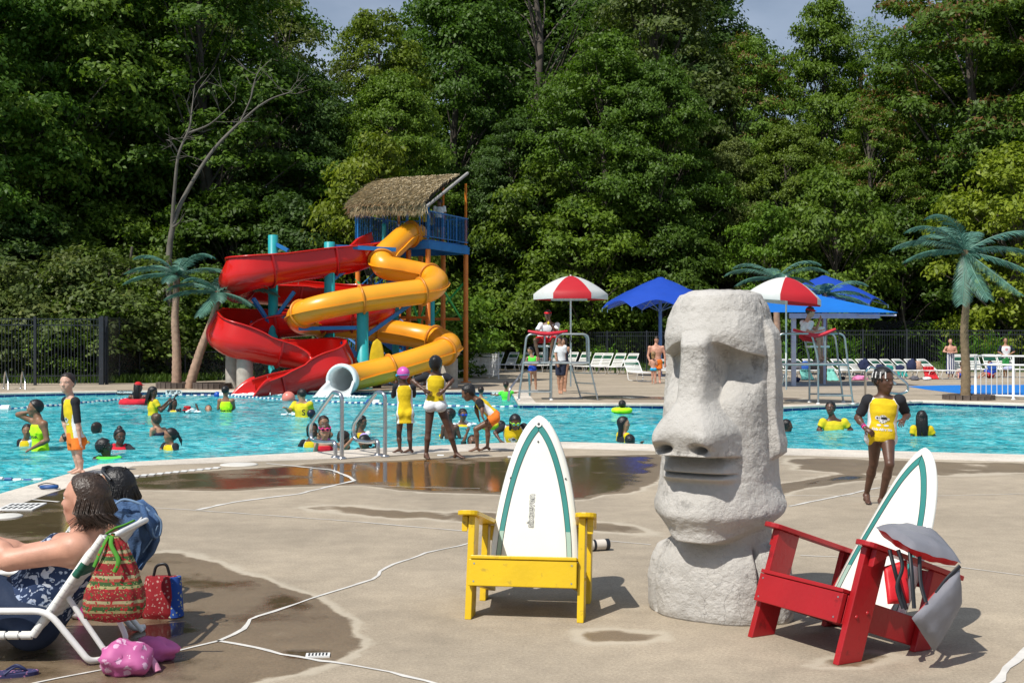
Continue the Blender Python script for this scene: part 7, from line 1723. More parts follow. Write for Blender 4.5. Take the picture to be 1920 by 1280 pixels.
wp('person with long locks in a yellow tee holding both hands out', 778, dict(head=(287, 735), neck=(287, 748), sl=(281, 753, .14), sr=(292, 754, -.14), el=(300, 768, .12), wl=(315, 752, .1), er=(302, 770, -.18), wr=(316, 757, -.2), hip=(287, 785)), 'dk', .98, .225, (80, -12), ('braids', 'bk', 1.2), [('shirt', 'py', 1.1, .55)])
wp('person with long dark hair and a hand raised beside the outstretched hands', 771, dict(head=(326, 756), neck=(325, 766), sl=(318, 770), sr=(333, 770), er=(336, 776), wr=(338, 768, -.15), el=(322, 752, .1), wl=(329, 743, .05), hip=(326, 785)), 'dk', .72, .2, (60, 0), ('long', 'bk', .8), yb())
wp('person in a red bucket hat splashing one hand up', 773, dict(head=(352, 770), neck=(352, 776), sl=(343, 778), sr=(361, 778), er=(374, 775), wr=(370, 764), hip=(352, 795)), 'dk', .72, .2, (150, 0), ('short', 'bk'), [('hat', 'rs'), ('shirt', 'bk', .8, .8)], curl=.05)
wp('person floating with only the forehead and hair above water near the rope', 770, dict(head=(391, 767), neck=(391, 775), sl=(383, 780), sr=(399, 780), hip=(391, 800)), 'tn', .7, .2, (20, 40), ('short', 'db'), [])
wp('person seen from behind in a lime vest with black lettering beside the blue buoy', 772, dict(head=(423, 733), neck=(423, 745), sl=(412, 751), sr=(436, 751), el=(409, 766), er=(439, 764, .1), wr=(431, 770, .15), hip=(424, 785)), 'md', .95, .215, (165, -10), ('short', 'bk'), [('tank', 'li', 1.1)], extras=lime_print(.11, Vector((0, -1, 0)), 'TEAM KAR', .55))
wp('person with only a dark wet head above water behind the boy on the coping', 813, dict(head=(182, 804), neck=(182, 815), sl=(170, 822), sr=(194, 822), hip=(182, 850)), 'tn', .8, .22, (165, 0), ('updo', 'db'), [])
wp('person with a hair bun in a red float vest with black sleeves', 842, dict(head=(225, 818, -.03), neck=(223, 832), sl=(210, 838), sr=(240, 838), er=(252, 846, -.1), el=(205, 848), hip=(225, 870)), 'dk', .78, .215, (38, -4), ('bun', 'bk'), [('sleeves', 'bk', .9), ('vest', 'rd', .7)])
wp('person with a round afro and green floats nearest the coping at the left', 859, dict(head=(196, 839), neck=(200, 853), sl=(186, 860), sr=(214, 860), er=(232, 864), el=(176, 862, -.1), wl=(190, 864, -.3), hip=(202, 890)), 'dk', .74, .21, (95, 0), ('afro', 'bk'), [('ring', CL['gr'], 204, 861, .15), ('shirt', 'bk', .8, .8)])
wp('person with fair hair tied up and bare shoulders, turned away', 816, dict(head=(292, 787), neck=(294, 799), sl=(286, 806, -.1), sr=(308, 806, .06), el=(283, 818, -.1), er=(313, 815), hip=(299, 835)), 'tn', .85, .21, (-130, -8), ('updo', 'br'), [('suit', 'nv')])
wp('person with a long ponytail in yellow and black, facing left', 843, dict(head=(319, 816), neck=(320, 829), sl=(309, 835, .1), sr=(329, 836, -.06), el=(302, 843, .05), er=(331, 848, -.1), hip=(320, 865)), 'md', .72, .2, (-72, 0), ('pony', 'bk'), yb())
wp('person swimming on the front behind the legs of the boy on the coping', 829, dict(head=(122, 824, .2), neck=(134, 829), sl=(140, 830, .12), sr=(140, 830, -.12), hip=(165, 836)), 'tn', .72, .2, (-90, 10), ('short', 'db'), yb())
wp('person in a yellow tee with dark curly hair below the red slide', 781, dict(head=(565, 740), neck=(567, 750), sl=(553, 758, .1), sr=(581, 758, -.05), el=(543, 771, -.05), wl=(537, 766, -.2), er=(585, 773, .1), hip=(567, 795)), 'tn', 1.0, .225, (-120, -14), ('curls', 'bk'), [('shirt', 'py', 1.1, .75)], fat=1.15,
   extras=lambda t, o, i: shirt_print(t, o, i, i['SM'].lerp(i['hip'], .4)+Vector((.05, 0, 0)), .10, 'S', Vector((0, -1, 0)), nrm(-i['ax']), False, 'shirt', tcol=CL['bk'], ty=0, tsize=.9))
wp('person in a dark swim cap low in the water beside the yellow tee', 783, dict(head=(585, 777), neck=(585, 785), sl=(576, 790), sr=(594, 790), hip=(585, 810)), 'dk', .72, .2, (120, 0), ('cap', mat('navy_cap', (.01, .012, .03), .4)), [('shirt', 'py', .8, .6)])
# middle
wp('person with blue goggles blowing water behind the bending boy', 798, dict(head=(868, 777), neck=(866, 790), sl=(852, 797), sr=(880, 797), hip=(866, 820)), 'br', .72, .21, (25, -6), ('curls', 'bk'), yb()+[('goggles', CL['bu'], mat('blue_lens', (.02, .1, .6), .15), .03)])
wp('person with bare dark shoulders behind the girl with hands on hips', 822, dict(head=(842, 778), neck=(843, 792), sl=(832, 800), sr=(856, 801), el=(828, 820), er=(862, 820), hip=(845, 850)), 'dk', .8, .21, (-60, 0), ('short', 'bk'), [])
wp('person in black and yellow low in the water left of the bending boy', 818, dict(head=(852, 812, .3), neck=(846, 812), sl=(838, 813, .1), sr=(838, 815, -.1), hip=(828, 822)), 'dk', .7, .2, (90, -10), ('short', 'bk'), yb())
wp('person folded forward with a lime back showing right of the bending boy', 808, dict(head=(938, 800, .25), neck=(934, 796), sl=(930, 795, .12), sr=(930, 796, -.12), hip=(912, 800)), 'dk', .78, .2, (80, -50), ('short', 'bk'), [('shirt', 'py', 1.1, .8), ('sleeves', 'bk', .9)])
wp('person hanging on the coping between the legs of the bending boy', 838, dict(head=(886, 828), neck=(882, 838), sl=(868, 838), sr=(900, 842), el=(870, 826, -.2), wl=(876, 810, -.2), er=(910, 848, -.1), wr=(917, 834, -.5), fr=(921, 832, -.6), hip=(884, 870)), 'br', .72, .2, (0, 20), ('short', 'bk'), [('suit', 'rd'), ('sleeves', 'bk', .8)])
wp('person seen from behind near the far coping, bare shoulders', 745, dict(head=(902, 732), neck=(902, 742), sl=(892, 747), sr=(912, 747), hip=(902, 765)), 'tn', .85, .22, (170, 0), ('short', 'db'), [])
wp('person in a bright green float vest holding the corner of the deck', 749, dict(head=(949, 722), neck=(949, 731), sl=(940, 736), sr=(958, 735), el=(932, 741), wl=(926, 740), er=(965, 736, .1), wr=(972, 735, .2), hip=(949, 756)), 'md', .74, .2, (170, 0), ('short', 'db'), [('vest', 'gr', .95), ('shirt', 'gr', .9, .6)])
wp('person in a lime swim ring beyond the long-haired girl', 775, dict(head=(1167, 759), neck=(1167, 767), sl=(1158, 772), sr=(1176, 772), hip=(1167, 795)), 'dk', .72, .2, (160, 0), ('curls', 'bk'), [('ring', CL['li'], 1166, 769, .19)])
wp('person with long straight black hair in profile, black and yellow top', 829, dict(head=(1170, 794), neck=(1169, 808), sl=(1162, 815, .12), sr=(1176, 817, -.1), el=(1160, 830, .1), er=(1180, 832, -.1), hip=(1168, 850)), 'tn', .78, .21, (80, 0), ('long', 'bk', 1.0), [('shirt', 'bk', 1.0, .8, 'ye')])
wp('person with only a round dark head showing below the long-haired girl', 832, dict(head=(1181, 827), neck=(1181, 836), sl=(1170, 842), sr=(1192, 842), er=(1200, 838, -.3), wr=(1204, 829, -.6), hip=(1181, 870)), 'dk', .72, .2, (175, 0), ('short', 'bk'), [])
wp('person with a dark head just right of the stone head, facing right', 809, dict(head=(1476, 798), neck=(1475, 811), sl=(1466, 816), sr=(1486, 816), hip=(1476, 840)), 'dk', .75, .21, (75, 0), ('short', 'bk'), [])
wp('person in a wet yellow tee standing chest deep behind the running girl', 807, dict(head=(1557, 765), neck=(1560, 781), sl=(1543, 791), sr=(1583, 791), el=(1535, 806), er=(1596, 806), wl=(1545, 815, -.2), wr=(1580, 815, -.2), hip=(1562, 830)), 'dk', 1.0, .225, (-28, 4), ('updo', 'bk'), [('shirt', 'py', 1.05, .6)], fat=1.1)
wp('person with long wet braids down a yellow shirt, back to the camera', 817, dict(head=(1728, 782), neck=(1728, 796), sl=(1713, 803), sr=(1744, 804), el=(1710, 818), er=(1752, 818), hip=(1728, 840)), 'br', .85, .215, (168, 0), ('braids', 'bk', 1.7), [('shirt', 'ye', 1.05, .7)])
# ------------------------------------------------------------------ far deck
def dp(label, fy, J, *a, **k): return person(label, G(0, fy).y, J, *a, ground=0, **k)
dp('person in a green float vest and blue swimsuit by the first guard chair', 736, dict(head=(994, 657), neck=(996, 666), sl=(990, 671), sr=(1006, 671), el=(985, 682, -.1), wl=(988, 675, -.2), er=(1006, 683, -.1), wr=(996, 684, -.2), hip=(998, 695), kl=(995, 712), kr=(1004, 712), al=(993, 732), ar=(1005, 732)), 'tn', .82, .20, (-40, -25), ('long', 'bk', .4), [('suit', 'bu'), ('vest', 'gr', .45)])
dp('person in a white shirt and navy shorts behind the first guard chair', 738, dict(head=(1049, 638), neck=(1050, 646), sl=(1042, 651), sr=(1059, 651), el=(1042, 668, -.1), er=(1059, 668), wl=(1045, 680, -.15), wr=(1059, 684), hip=(1052, 681), kl=(1047, 709), kr=(1054, 709), al=(1049, 733), ar=(1053, 734)), 'tn', .95, .21, (-30, -15), ('short', 'db'), [('shirt', 'wh', 1.0, .6), ('shorts', 'nv', .8)])
dp('person with bare arms standing just behind the white shirt', 734, dict(head=(1057, 640), neck=(1058, 648), sl=(1050, 653), sr=(1066, 653), er=(1062, 668), wr=(1056, 676), hip=(1058, 682), kl=(1055, 707), kr=(1061, 707), al=(1057, 729), ar=(1060, 729)), 'tn', .9, .21, (-60, 0), ('long', 'db', .6), [('suit', 'nv')])
dp('person shirtless in red shorts looking down at a child', 718, dict(head=(1231, 637), neck=(1230, 646), sl=(1218, 651), sr=(1243, 651), el=(1215, 667), er=(1247, 667), wl=(1219, 680, -.1), wr=(1247, 682), hip=(1232, 679), kl=(1228, 698), kr=(1237, 698), al=(1229, 714), ar=(1237, 714)), 'pk', 1.05, .23, (-12, -28), ('short', 'db'), [('shorts', 'or', .65)], fat=1.1)
dp('person with long sandy hair and a blue bikini in front of the shirtless man', 719.5, dict(head=(1225, 664), neck=(1225, 671), sl=(1219, 676), sr=(1231, 676), el=(1217, 684), er=(1232, 684), hip=(1225, 692), kl=(1223, 703), kr=(1229, 703), al=(1223, 715), ar=(1228, 715)), 'pk', .66, .195, (170, 0), ('long', 'bl', .7), [('brief', 'sk')])
stripe_m = bpy.data.materials.new('striped_towel'); stripe_m.use_nodes = True
_n = stripe_m.node_tree; _w = _n.nodes.new('ShaderNodeTexWave'); _w.inputs['Scale'].default_value = 3.4; _w.inputs['Distortion'].default_value = 1.0; _r = _n.nodes.new('ShaderNodeValToRGB'); _r.color_ramp.interpolation = 'CONSTANT'; _r.color_ramp.elements[0].color = (.02, .03, .12, 1); _r.color_ramp.elements[1].color = (.7, .7, .72, 1); _r.color_ramp.elements[1].position = .5
_t = _n.nodes.new('ShaderNodeTexCoord'); _n.links.new(_t.outputs['Object'], _w.inputs[0]); _n.links.new(_w.outputs[0], _r.inputs[0]); _n.links.new(_r.outputs[0], _n.nodes['Principled BSDF'].inputs['Base Color'])
dp('person wrapped from the waist in a blue and white striped towel', 707, dict(head=(1782, 640), neck=(1782, 647), sl=(1774, 651), sr=(1791, 651), el=(1769, 659), wl=(1779, 660, -.15), er=(1794, 660), wr=(1785, 661, -.15), hip=(1782, 667), kl=(1780, 688), kr=(1785, 688), al=(1779, 703), ar=(1786, 703)), 'pk', .95, .21, (-10, 15), ('short', 'bl'), [('towelwrap', stripe_m, .80)])
dp('person with hands on hips in a patriotic tee and green shorts by the canna plants', 707, dict(head=(1885, 638), neck=(1885, 645), sl=(1876, 650), sr=(1895, 650), el=(1872, 660), wl=(1880, 664, -.1), er=(1902, 659), wr=(1893, 664, -.1), hip=(1886, 672), kl=(1883, 690), kr=(1888, 690), al=(1883, 703), ar=(1888, 703)), 'tn', .88, .21, (5, 0), ('short', 'br'), [('shirt', CL['wh'], 1.0, 0, 'nv'), ('sleeves', 'nv', .9), ('shorts', 'gn', .85)],
   extras=lambda t, o, i: shirt_print(t, o, i, i['SM'].lerp(i['hip'], .35), .07, '*', Vector((0, -1, 0)), Vector((0, 0, 1)), False, 'shirt', tcol=CL['rd'], ty=0, tsize=2.2))
person('person sitting on the deck in a blue tee behind the white guard rail', G(0, 709).y, dict(head=(1856, 681), neck=(1857, 689), sl=(1849, 693), sr=(1865, 693), el=(1845, 700, -.1), wl=(1850, 702, -.2), er=(1868, 700), wr=(1860, 703, -.2), hip=(1858, 705), kl=(1843, 699, -.2), kr=(1848, 700, -.3), al=(1834, 707, -.3), ar=(1838, 708, -.4)), 'tn', .78, .21, (-20, -10), ('short', 'db'), [('shirt', 'bu', 1.0, .7), ('shorts', 'rd', .7)])
person('person sitting shirtless on the deck half hidden by the largest palm trunk', G(0, 709).y, dict(head=(1803, 683), neck=(1803, 690), sl=(1796, 694), sr=(1812, 694), el=(1794, 701), er=(1814, 701), hip=(1803, 706), kl=(1797, 700, -.3), kr=(1808, 700, -.3), al=(1797, 708, -.4), ar=(1808, 708, -.4)), 'pk', .78, .21, (160, 0), ('short', 'br'), [('shorts', 'bu', .7)])
# on the tower
tA = Vector(tw.location); 
def on_tower(label, px, d_, top, skin, s, wear, face):
    z = zf+.01; b_ = P(px, 640, d_); k = (640-0)/1; zy = lambda z_: 640-(z+z_*s*1.7-CAMH)*F/d_
    person(label, d_, dict(head=(px, zy(.93)), neck=(px, zy(.84)), sl=(px-9*s, zy(.81)), sr=(px+9*s, zy(.81)), el=(px-12*s, zy(.63)), er=(px+12*s, zy(.63)), wl=(px-10*s, zy(.5), -.1), wr=(px+10*s, zy(.5), -.1), hip=(px, zy(.53)), kl=(px-4*s, zy(.28)), kr=(px+4*s, zy(.28)), al=(px-4*s, zy(.04)), ar=(px+4*s, zy(.04))), skin, s, .21, face, ('short', 'bk'), wear, ground=z)
on_tower('person in a white shirt waiting on the slide tower', 824, 46.0, 0, 'br', .95, [('shirt', 'wh', 1.0, .6), ('shorts', 'nv', .7)], (-60, 0))
on_tower('person in a yellow shirt waiting on the slide tower', 797, 45.6, 0, 'dk', .75, [('shirt', 'ye', 1.0, .8), ('shorts', 'nv', .5)], (-40, 0))
on_tower('shorter person in yellow between the others on the slide tower', 808, 46.2, 0, 'md', .68, [('shirt', 'ye', 1.0, .8), ('shorts', 'nv', .5)], (30, 0))
# lifeguards
gd = gl.y+.45
def strap(t, o, i):
    mb = MB(); S = i['SM']; mb.tube([S+i['lat']*.14-i['ax']*.02+i['fw']*.08-o, S+i['ax']*.25+i['fw']*.14-o, S+i['ax']*.45-i['lat']*.14+i['fw']*.1-o], .02, 6, 0, True, .5); mb.build('strap', M_black, t)
person('lifeguard in a red visor on the first guard chair, hand at the mouth', gd, dict(head=(1027, 590, -.10), neck=(1029, 602, 0), sl=(1014, 609), sr=(1045, 609), el=(1005, 623, -.15), wl=(1018, 622, -.35), er=(1043, 622, -.2), wr=(1031, 606, -.3), fr=(1027, 598, -.3), hip=(1032, 637, .08), hl=(1024, 637, .05), hr=(1040, 637, .05),
    kl=(1003, 637, -.42), kr=(1037, 636, -.42), al=(1010, 672, -.36), ar=(1032, 672, -.36)), 'br', 1.0, .235, (-14, -4), ('curls', 'bk'), [('shirt', 'wh', .95, .75), ('shorts', 'rs', .75), ('visor', 'rs')], extras=lambda t, o, i: (strap(t, o, i), (lambda mb: (mb.ell(i['q']['wr']+Vector((-.04, -.04, .0))-o, (.03, .03, .05)), mb.build('whistle', mat('bright_yellow_plastic', (.8, .65, .02)), t)))(MB())))
gd2 = gr.y+.42
person('lifeguard in a red visor on the second guard chair, looking right', gd2, dict(head=(1520, 585, -.05), neck=(1515, 598), sl=(1505, 605, .17), sr=(1521, 606, -.17), er=(1513, 624, -.2), wr=(1537, 620, -.2), el=(1531, 618, .15), wl=(1537, 601, .05), hip=(1508, 632, .0), hl=(1512, 632, .09), hr=(1512, 632, -.09),
    kl=(1540, 634, .10), kr=(1535, 635, -.10), al=(1541, 669, .12), ar=(1538, 672, -.12), tl=(1556, 673, .12), tr=(1553, 676, -.12)), 'pk', 1.0, .235, (62, -10), ('curls', 'bk'), [('shirt', 'wh', .95, .7), ('shorts', 'rs', .7), ('visor', 'rs')], extras=strap)
# ------------------------------------------------------------------ women and belongings in the left foreground
def pattern(name, base, blobs, scale=9, thr=.33, bands=None, rough=.85, warp=.6):
    m = bpy.data.materials.new(name); m.use_nodes = True; nt = m.node_tree; N = nt.nodes; L = nt.links; b = N['Principled BSDF']; b.inputs['Roughness'].default_value = rough
    tc = N.new('ShaderNodeTexCoord'); nn = N.new('ShaderNodeTexNoise'); nn.inputs['Scale'].default_value = scale*.9; nn.inputs['Detail'].default_value = 2; L.new(tc.outputs['Object'], nn.inputs[0])
    wv = N.new('ShaderNodeVectorMath'); wv.operation = 'MULTIPLY_ADD'; wv.inputs[1].default_value = (warp*.1,)*3; L.new(nn.outputs['Color'], wv.inputs[0]); L.new(tc.outputs['Object'], wv.inputs[2]); out = None
    cur = base; prev = None
    if bands:
        sp = N.new('ShaderNodeSeparateXYZ'); L.new(tc.outputs['Object'], sp.inputs[0]); mm = N.new('ShaderNodeMath'); mm.operation = 'MULTIPLY'; mm.inputs[1].default_value = bands[0]; L.new(sp.outputs[2], mm.inputs[0]); fr_ = N.new('ShaderNodeMath'); fr_.operation = 'FRACT'; L.new(mm.outputs[0], fr_.inputs[0])
        r = N.new('ShaderNodeValToRGB'); r.color_ramp.interpolation = 'CONSTANT'; els = r.color_ramp.elements; els[0].color = (*bands[1][0][1], 1); els[1].position = bands[1][1][0]; els[1].color = (*bands[1][1][1], 1)
        for p_, c_ in bands[1][2:]: e = els.new(p_); e.color = (*c_, 1)
        L.new(fr_.outputs[0], r.inputs[0]); prev = r.outputs[0]
    for i, (col, sc, th, off) in enumerate(blobs):
        v = N.new('ShaderNodeTexVoronoi'); v.inputs['Scale'].default_value = scale*sc; ad = N.new('ShaderNodeVectorMath'); ad.inputs[1].default_value = (off, off*.7, off*1.3); L.new(wv.outputs[0], ad.inputs[0]); L.new(ad.outputs[0], v.inputs[0])
        n2 = N.new('ShaderNodeTexNoise'); n2.inputs['Scale'].default_value = scale*sc*3.5; L.new(tc.outputs['Object'], n2.inputs[0])
        s_ = N.new('ShaderNodeMath'); s_.operation = 'MULTIPLY_ADD'; s_.inputs[1].default_value = .5; L.new(n2.outputs[0], s_.inputs[0]); L.new(v.outputs[0], s_.inputs[2]); lt = N.new('ShaderNodeMath'); lt.operation = 'LESS_THAN'; lt.inputs[1].default_value = th+.25; L.new(s_.outputs[0], lt.inputs[0])
        mx_ = N.new('ShaderNodeMixRGB'); mx_.inputs[1].default_value = (*base, 1); mx_.inputs[2].default_value = (*col, 1); L.new(lt.outputs[0], mx_.inputs[0])
        if prev is not None: L.new(prev, mx_.inputs[1])
        prev = mx_.outputs[0]
    L.new(prev, b.inputs['Base Color']); return m
M_floral = pattern('navy_floral_cloth', (.010, .028, .085), [((.50, .54, .62), 1.5, .34, 0), ((.35, .42, .56), 2.4, .30, 3)], 11, warp=2.5)
M_tote = pattern('folk_pattern_cloth', (.25, .01, .015), [((.34, .29, .13), 5.2, .24, 0), ((.04, .12, .025), 3.4, .26, 2), ((.36, .012, .018), 2.6, .30, 5)], 15, bands=(8.5, [(0, (.24, .010, .014)), (.34, (.34, .30, .13)), (.46, (.03, .08, .018)), (.62, (.30, .05, .03)), (.74, (.36, .32, .18)), (.86, (.22, .01, .015))]))
M_redbag = pattern('red_sprig_cloth', (.26, .006, .012), [((.45, .26, .22), 4.0, .26, 1)], 12); M_bluebag = pattern('blue_leaf_cloth', (.01, .06, .30), [((.42, .42, .22), 3.0, .26, 4)], 12)
M_pinkc = pattern('pink_swirl_cloth', (.50, .11, .30), [((.68, .42, .58), 1.8, .30, 2)], 11, rough=.6); M_denim = mat('denim', (.055, .115, .24), .9, 0, .35, 14, bump=.7, bscale=120); HR['wb'] = hairmat('wet_brown', (.045, .026, .016)); M_navyd = mat('navy_skirt_cloth', (.008, .022, .06), .8, 0, .1, 6, bump=.3); M_kelly = pattern('green_tie_cloth', (.06, .25, .02), [((.4, .02, .02), 3, .16, 0)], 10)
def wet_hair(t, o, i, m, L_, seed):
    Hs = SDF(); H, hp = i['H'], i['hp']; Hn = np.array(i['HM']); n_ = np.array([0, .80, -.60])
    Hs.ell(hp(0, -.065, .115), (.375*H, .455*H, .415*H), Hn, .01, lambda w: (w@n_)-.02*H); Hs.ell(hp(0, -.26, -.08), (.33*H, .24*H, .36*H), Hn, .03)
    def hx(mb):
        rd_ = random.Random(seed)
        for k in range(460):
            a = math.pi*(.0+1.0*rd_.random()); z0_ = rd_.uniform(.1, .5); rr_ = math.sqrt(max(.05, 1-(z0_/.55)**2)); x0_ = math.cos(a)*.40*rr_; y0_ = -.07-math.sin(a)*.47*rr_; ll = L_*rd_.uniform(.75, 1.15)
            x1_ = math.cos(a)*.385; y1_ = -.06-math.sin(a)*.46; w = rd_.uniform(-.22, .22)
            mb.tube([hp(x0_*.94, y0_*.94, z0_+.02)-o, hp(x1_, y1_, .08)-o, hp(x1_+w*.5, y1_-.03-w*.3, -.20)-o, hp(x1_*.95+w, y1_-.03+w*.5, -ll*.75)-o, hp(x1_*.9-w, y1_+w, -ll-.08)-o], [.006*H, rd_.uniform(.006, .014)*H, rd_.uniform(.006, .013)*H, .008*H, .002*H], 5, 0)
    sdf_obj(Hs, .007, 'hair', [m], t, o, hx)
def near_chaise(off, label, sh=0):
    """white strap chaise seen from behind its right side"""
    o = P(110, 1190, 6.1+off); o.z = 0; t = thing('chaise_lounge', label, 'chaise lounge', o, 0, 'foreground chaises'); W_ = .62; dn = 6.02+off; r = .0145
    def T(pts, nm, m=M_white, r_=r): mb = MB(); mb.tube(bend(pts, .07, 5), r_, 10); return mb.build(nm, m, t, o)
    o = o-Vector((sh, 0, 0)); t.location = o; o = o+Vector((sh, 0, 0)); X = lambda px, z, y: Vector(((px-960)/F*6.02, y, z))
    zs = .30; yn, yf = dn, dn+W_
    bx = (62, 1.58-(1190-640)/F*6.02); tp = P(196, 1003, 6.02); x0_, x1_ = P(62, 0, 6.02).x, tp.x; z1 = tp.z; hx = P(225, 0, 6.02).x
    back_n = [Vector((x0_, yn, .14)), Vector((x1_-.06, yn, z1-.06)), Vector((x1_+.05, yn+.06, z1+.0)), Vector((x1_+.05, yf-.06, z1)), Vector((x1_-.06, yf, z1-.06)), Vector((x0_, yf, .14))]
    T(back_n, 'back_frame')
    for y in (yn, yf): T([Vector((-3.6, y, .14)), Vector((x0_, y, .14))], 'seat_frame')
    for y in (yn-.035, yf+.035):                                # armrest bending down to the front foot
        T([Vector((-3.6, y, .266)), P(95, 0, 6.02)*Vector((1, 0, 0))+Vector((0, y, .266)), P(172, 0, 6.02)*Vector((1, 0, 0))+Vector((0, y, .02)), P(190, 0, 6.02)*Vector((1, 0, 0))+Vector((0, y+.05, .016))], 'arm_leg', r_=.0165)
    T([Vector((x0_+.16, yn+.03, .32)), Vector((x0_+.36, yn+.03, .03)), Vector((x0_+.46, yn+.03, .10)), Vector((x0_+.36, yn+.03, .32))], 'rear_leg', r_=.014); T([Vector((x0_+.10, yf-.03, .32)), Vector((x0_+.36, yf-.03, .02))], 'rear_leg', r_=.014)
    for nm, rng_, m in (('back_straps', range(15), M_vinyl),):
        A_, B_ = MB(), MB()
        for k in rng_:
            f = .03+k*.066; a = Vector((x0_, yn, .14)).lerp(Vector((x1_, yn, z1)), f); c_ = Vector((0, W_, 0)); nv = Vector((.012, 0, -.004)); mm = B_ if k in (9, 10) else A_
            mm.tube([a, a+c_*.15+nv, a+c_*.5+nv*2, a+c_*.85+nv, a+c_], .030, 8, 0, True, .30, nrm(Vector((1, 0, -.6))))
            mm.tube([a-nrm(Vector((x1_-x0_, 0, z1-.14)))*.0188, a+nrm(Vector((x1_-x0_, 0, z1-.14)))*.0188], .021, 10)
        A_.build('white_straps', M_vinyl, t, o); B_.build('green_straps', M_green, t, o)
    A_ = MB()
    for k in range(12):
        a = Vector((x0_-.03-k*.066, yn, .14)); c_ = Vector((0, W_, 0)); A_.tube([a, a+c_*.5-Vector((0, 0, .03)), a+c_], .030, 8, 0, True, .3, (0, 0, 1)); A_.tube([a-Vector((.026, 0, 0)), a+Vector((.026, 0, 0))], .021, 10)
    A_.build('seat_straps', M_vinyl, t, o); return t
near_chaise(0, 'white strap chaise in the left foreground with the patterned bag tied on its back')
near_chaise(.98, 'white strap chaise beyond the nearest one, a denim jacket hung on its back', .42)
def seated_extras(t, o, i): pass
person('person in a navy floral swim dress sitting in the nearest chaise, seen in profile', 6.30, dict(head=(157, 936, -.02), neck=(168, 980, .0), sl=(178, 1018, .17), sr=(140, 1028, -.20), er=(18, 1050, -.22), wr=(-30, 1000, -.10), el=(40, 1040, .2), wl=(-20, 1010, .12), hip=(58, 1140, 0), hl=(50, 1145, .13), hr=(50, 1150, -.13),
    kl=(-120, 1090, .12), kr=(-120, 1095, -.14), al=(-230, 1180, .1), ar=(-230, 1180, -.1)), 'pk', 1.12, .236, (-99, 2), None, [('suit', M_floral, 1.12), ('shorts', M_navyd, .9)], fat=1.45, vox=.009, curl=.5,
    extras=lambda t, o, i: wet_hair(t, o, i, HR['wb'], .42, 31))

person('person with long dark hair and sunglasses on the head, behind the nearest woman', 7.25, dict(head=(214, 916, .0), neck=(222, 956, .0), sl=(236, 985, .17), sr=(205, 990, -.17), hip=(130, 1085, 0), hl=(128, 1088, .1), hr=(128, 1088, -.1), kl=(0, 1060, .1), kr=(0, 1062, -.1)), 'tn', 1.0, .222, (-95, 0), None, [('suit', 'nv')], fat=1.1,
    extras=lambda t, o, i: (wet_hair(t, o, i, HR['bk'], .95, 7), (lambda mb: (mb.tube([i['hp'](-.42, -.1, .25)-o, i['hp'](-.34, .12, .42)-o, i['hp'](-.15, .2, .50)-o, i['hp'](.15, .2, .50)-o, i['hp'](.34, .12, .42)-o, i['hp'](.42, -.1, .25)-o], .011, 6), mb.build('sunglasses', M_black, t)))(MB())))
# bag tied on the near chaise back
def sack(name, c, stn, m, label, cat, seed, amp=.012, n=40, vert=True, folds=9):
    """stn: (z, rx, ry, dx) stations from bottom to top"""
    S_ = []; zs = [a[0] for a in stn]; k = 26; z = np.linspace(zs[0], zs[-1], k); rx, ry, dx = [np.interp(z, zs, [a[j] for a in stn]) for j in (1, 2, 3)]; rings = []; rd_ = random.Random(seed)
    for i in range(k):
        ring = []
        for j in range(n):
            a = 2*math.pi*j/n; f = 1+amp/max(.05, rx[i])*(math.sin(a*folds+seed+i*.12)*.8+1.2*mnoise.noise(Vector((math.cos(a)*2, math.sin(a)*2, z[i]*9+seed)))); ca, sa = math.cos(a), math.sin(a)
            ring.append(Vector((dx[i]+rx[i]*f*math.copysign(abs(ca)**.8, ca), ry[i]*f*math.copysign(abs(sa)**.8, sa), z[i])))
        rings.append(ring)
    t = thing(name, label, cat, c); mb = MB(); mb.loft(rings, 0, True); mb.build('cloth', m, t); return t
c = P(214, 1160, 5.93)
tb_ = sack('patterned_bag', c, [(-.01, .04, .03, 0), (.0, .130, .055, -.005), (.06, .148, .075, 0), (.14, .140, .075, .005), (.22, .105, .060, .01), (.30, .07, .045, .012), (.36, .045, .03, .01), (.40, .02, .018, .0)], M_tote, 'red and green folk-patterned cloth bag tied to the chaise back', 'bag', 3, .008)
mb = MB()
for pts in ([(200, 1000, 0), (215, 990, -.02), (232, 984, -.03), (252, 975, -.04)], [(212, 1000, 0), (208, 1020, -.05), (222, 1050, -.08), (214, 1072, -.09)], [(205, 1002, 0), (190, 1030, -.04), (176, 1062, -.05)]):
    mb.tube(catmull([P(x, y, 5.93+dd) for x, y, dd in pts], 5), .011, 7, 0, True, .5)
mb.v = [(x-c.x, y-c.y, z-c.z) for x, y, z in mb.v]; mb.build('tie_straps', M_kelly, tb_)
c = G(292, 1165)+Vector((0, .12, 0)); c.z = 0
rb = sack('red_tote_bag', c, [(0, .105, .06, 0), (.03, .115, .07, 0), (.12, .108, .065, 0), (.20, .095, .045, .0), (.235, .085, .03, 0)], M_redbag, 'red tote bag with a blue side panel standing on the deck', 'bag', 5, .006)
mb = MB(); mb.loft([[Vector((.075+.05*math.cos(a)*(1-f*.3), .066*math.sin(a)*(1-f*.5), .008+.225*f)) for a in [2*math.pi*k/20 for k in range(20)]] for f in [i/8 for i in range(9)]], 0, True); mb.build('side_panel', M_bluebag, rb)
mb = MB(); mb.tube(bend([(-.05, 0, .22), (-.03, -.01, .30), (.03, -.01, .31), (.05, 0, .22)], .03), .009, 6, 0, True, .5); mb.build('handle', M_black, rb)
rl = G(232, 1166)+Vector((0, .15, 0)); cloth_lump('red_pouch', rl, (.10, .07, .055), M_redbag, 'small red patterned pouch lying under the hanging bag', 'pouch', 12)
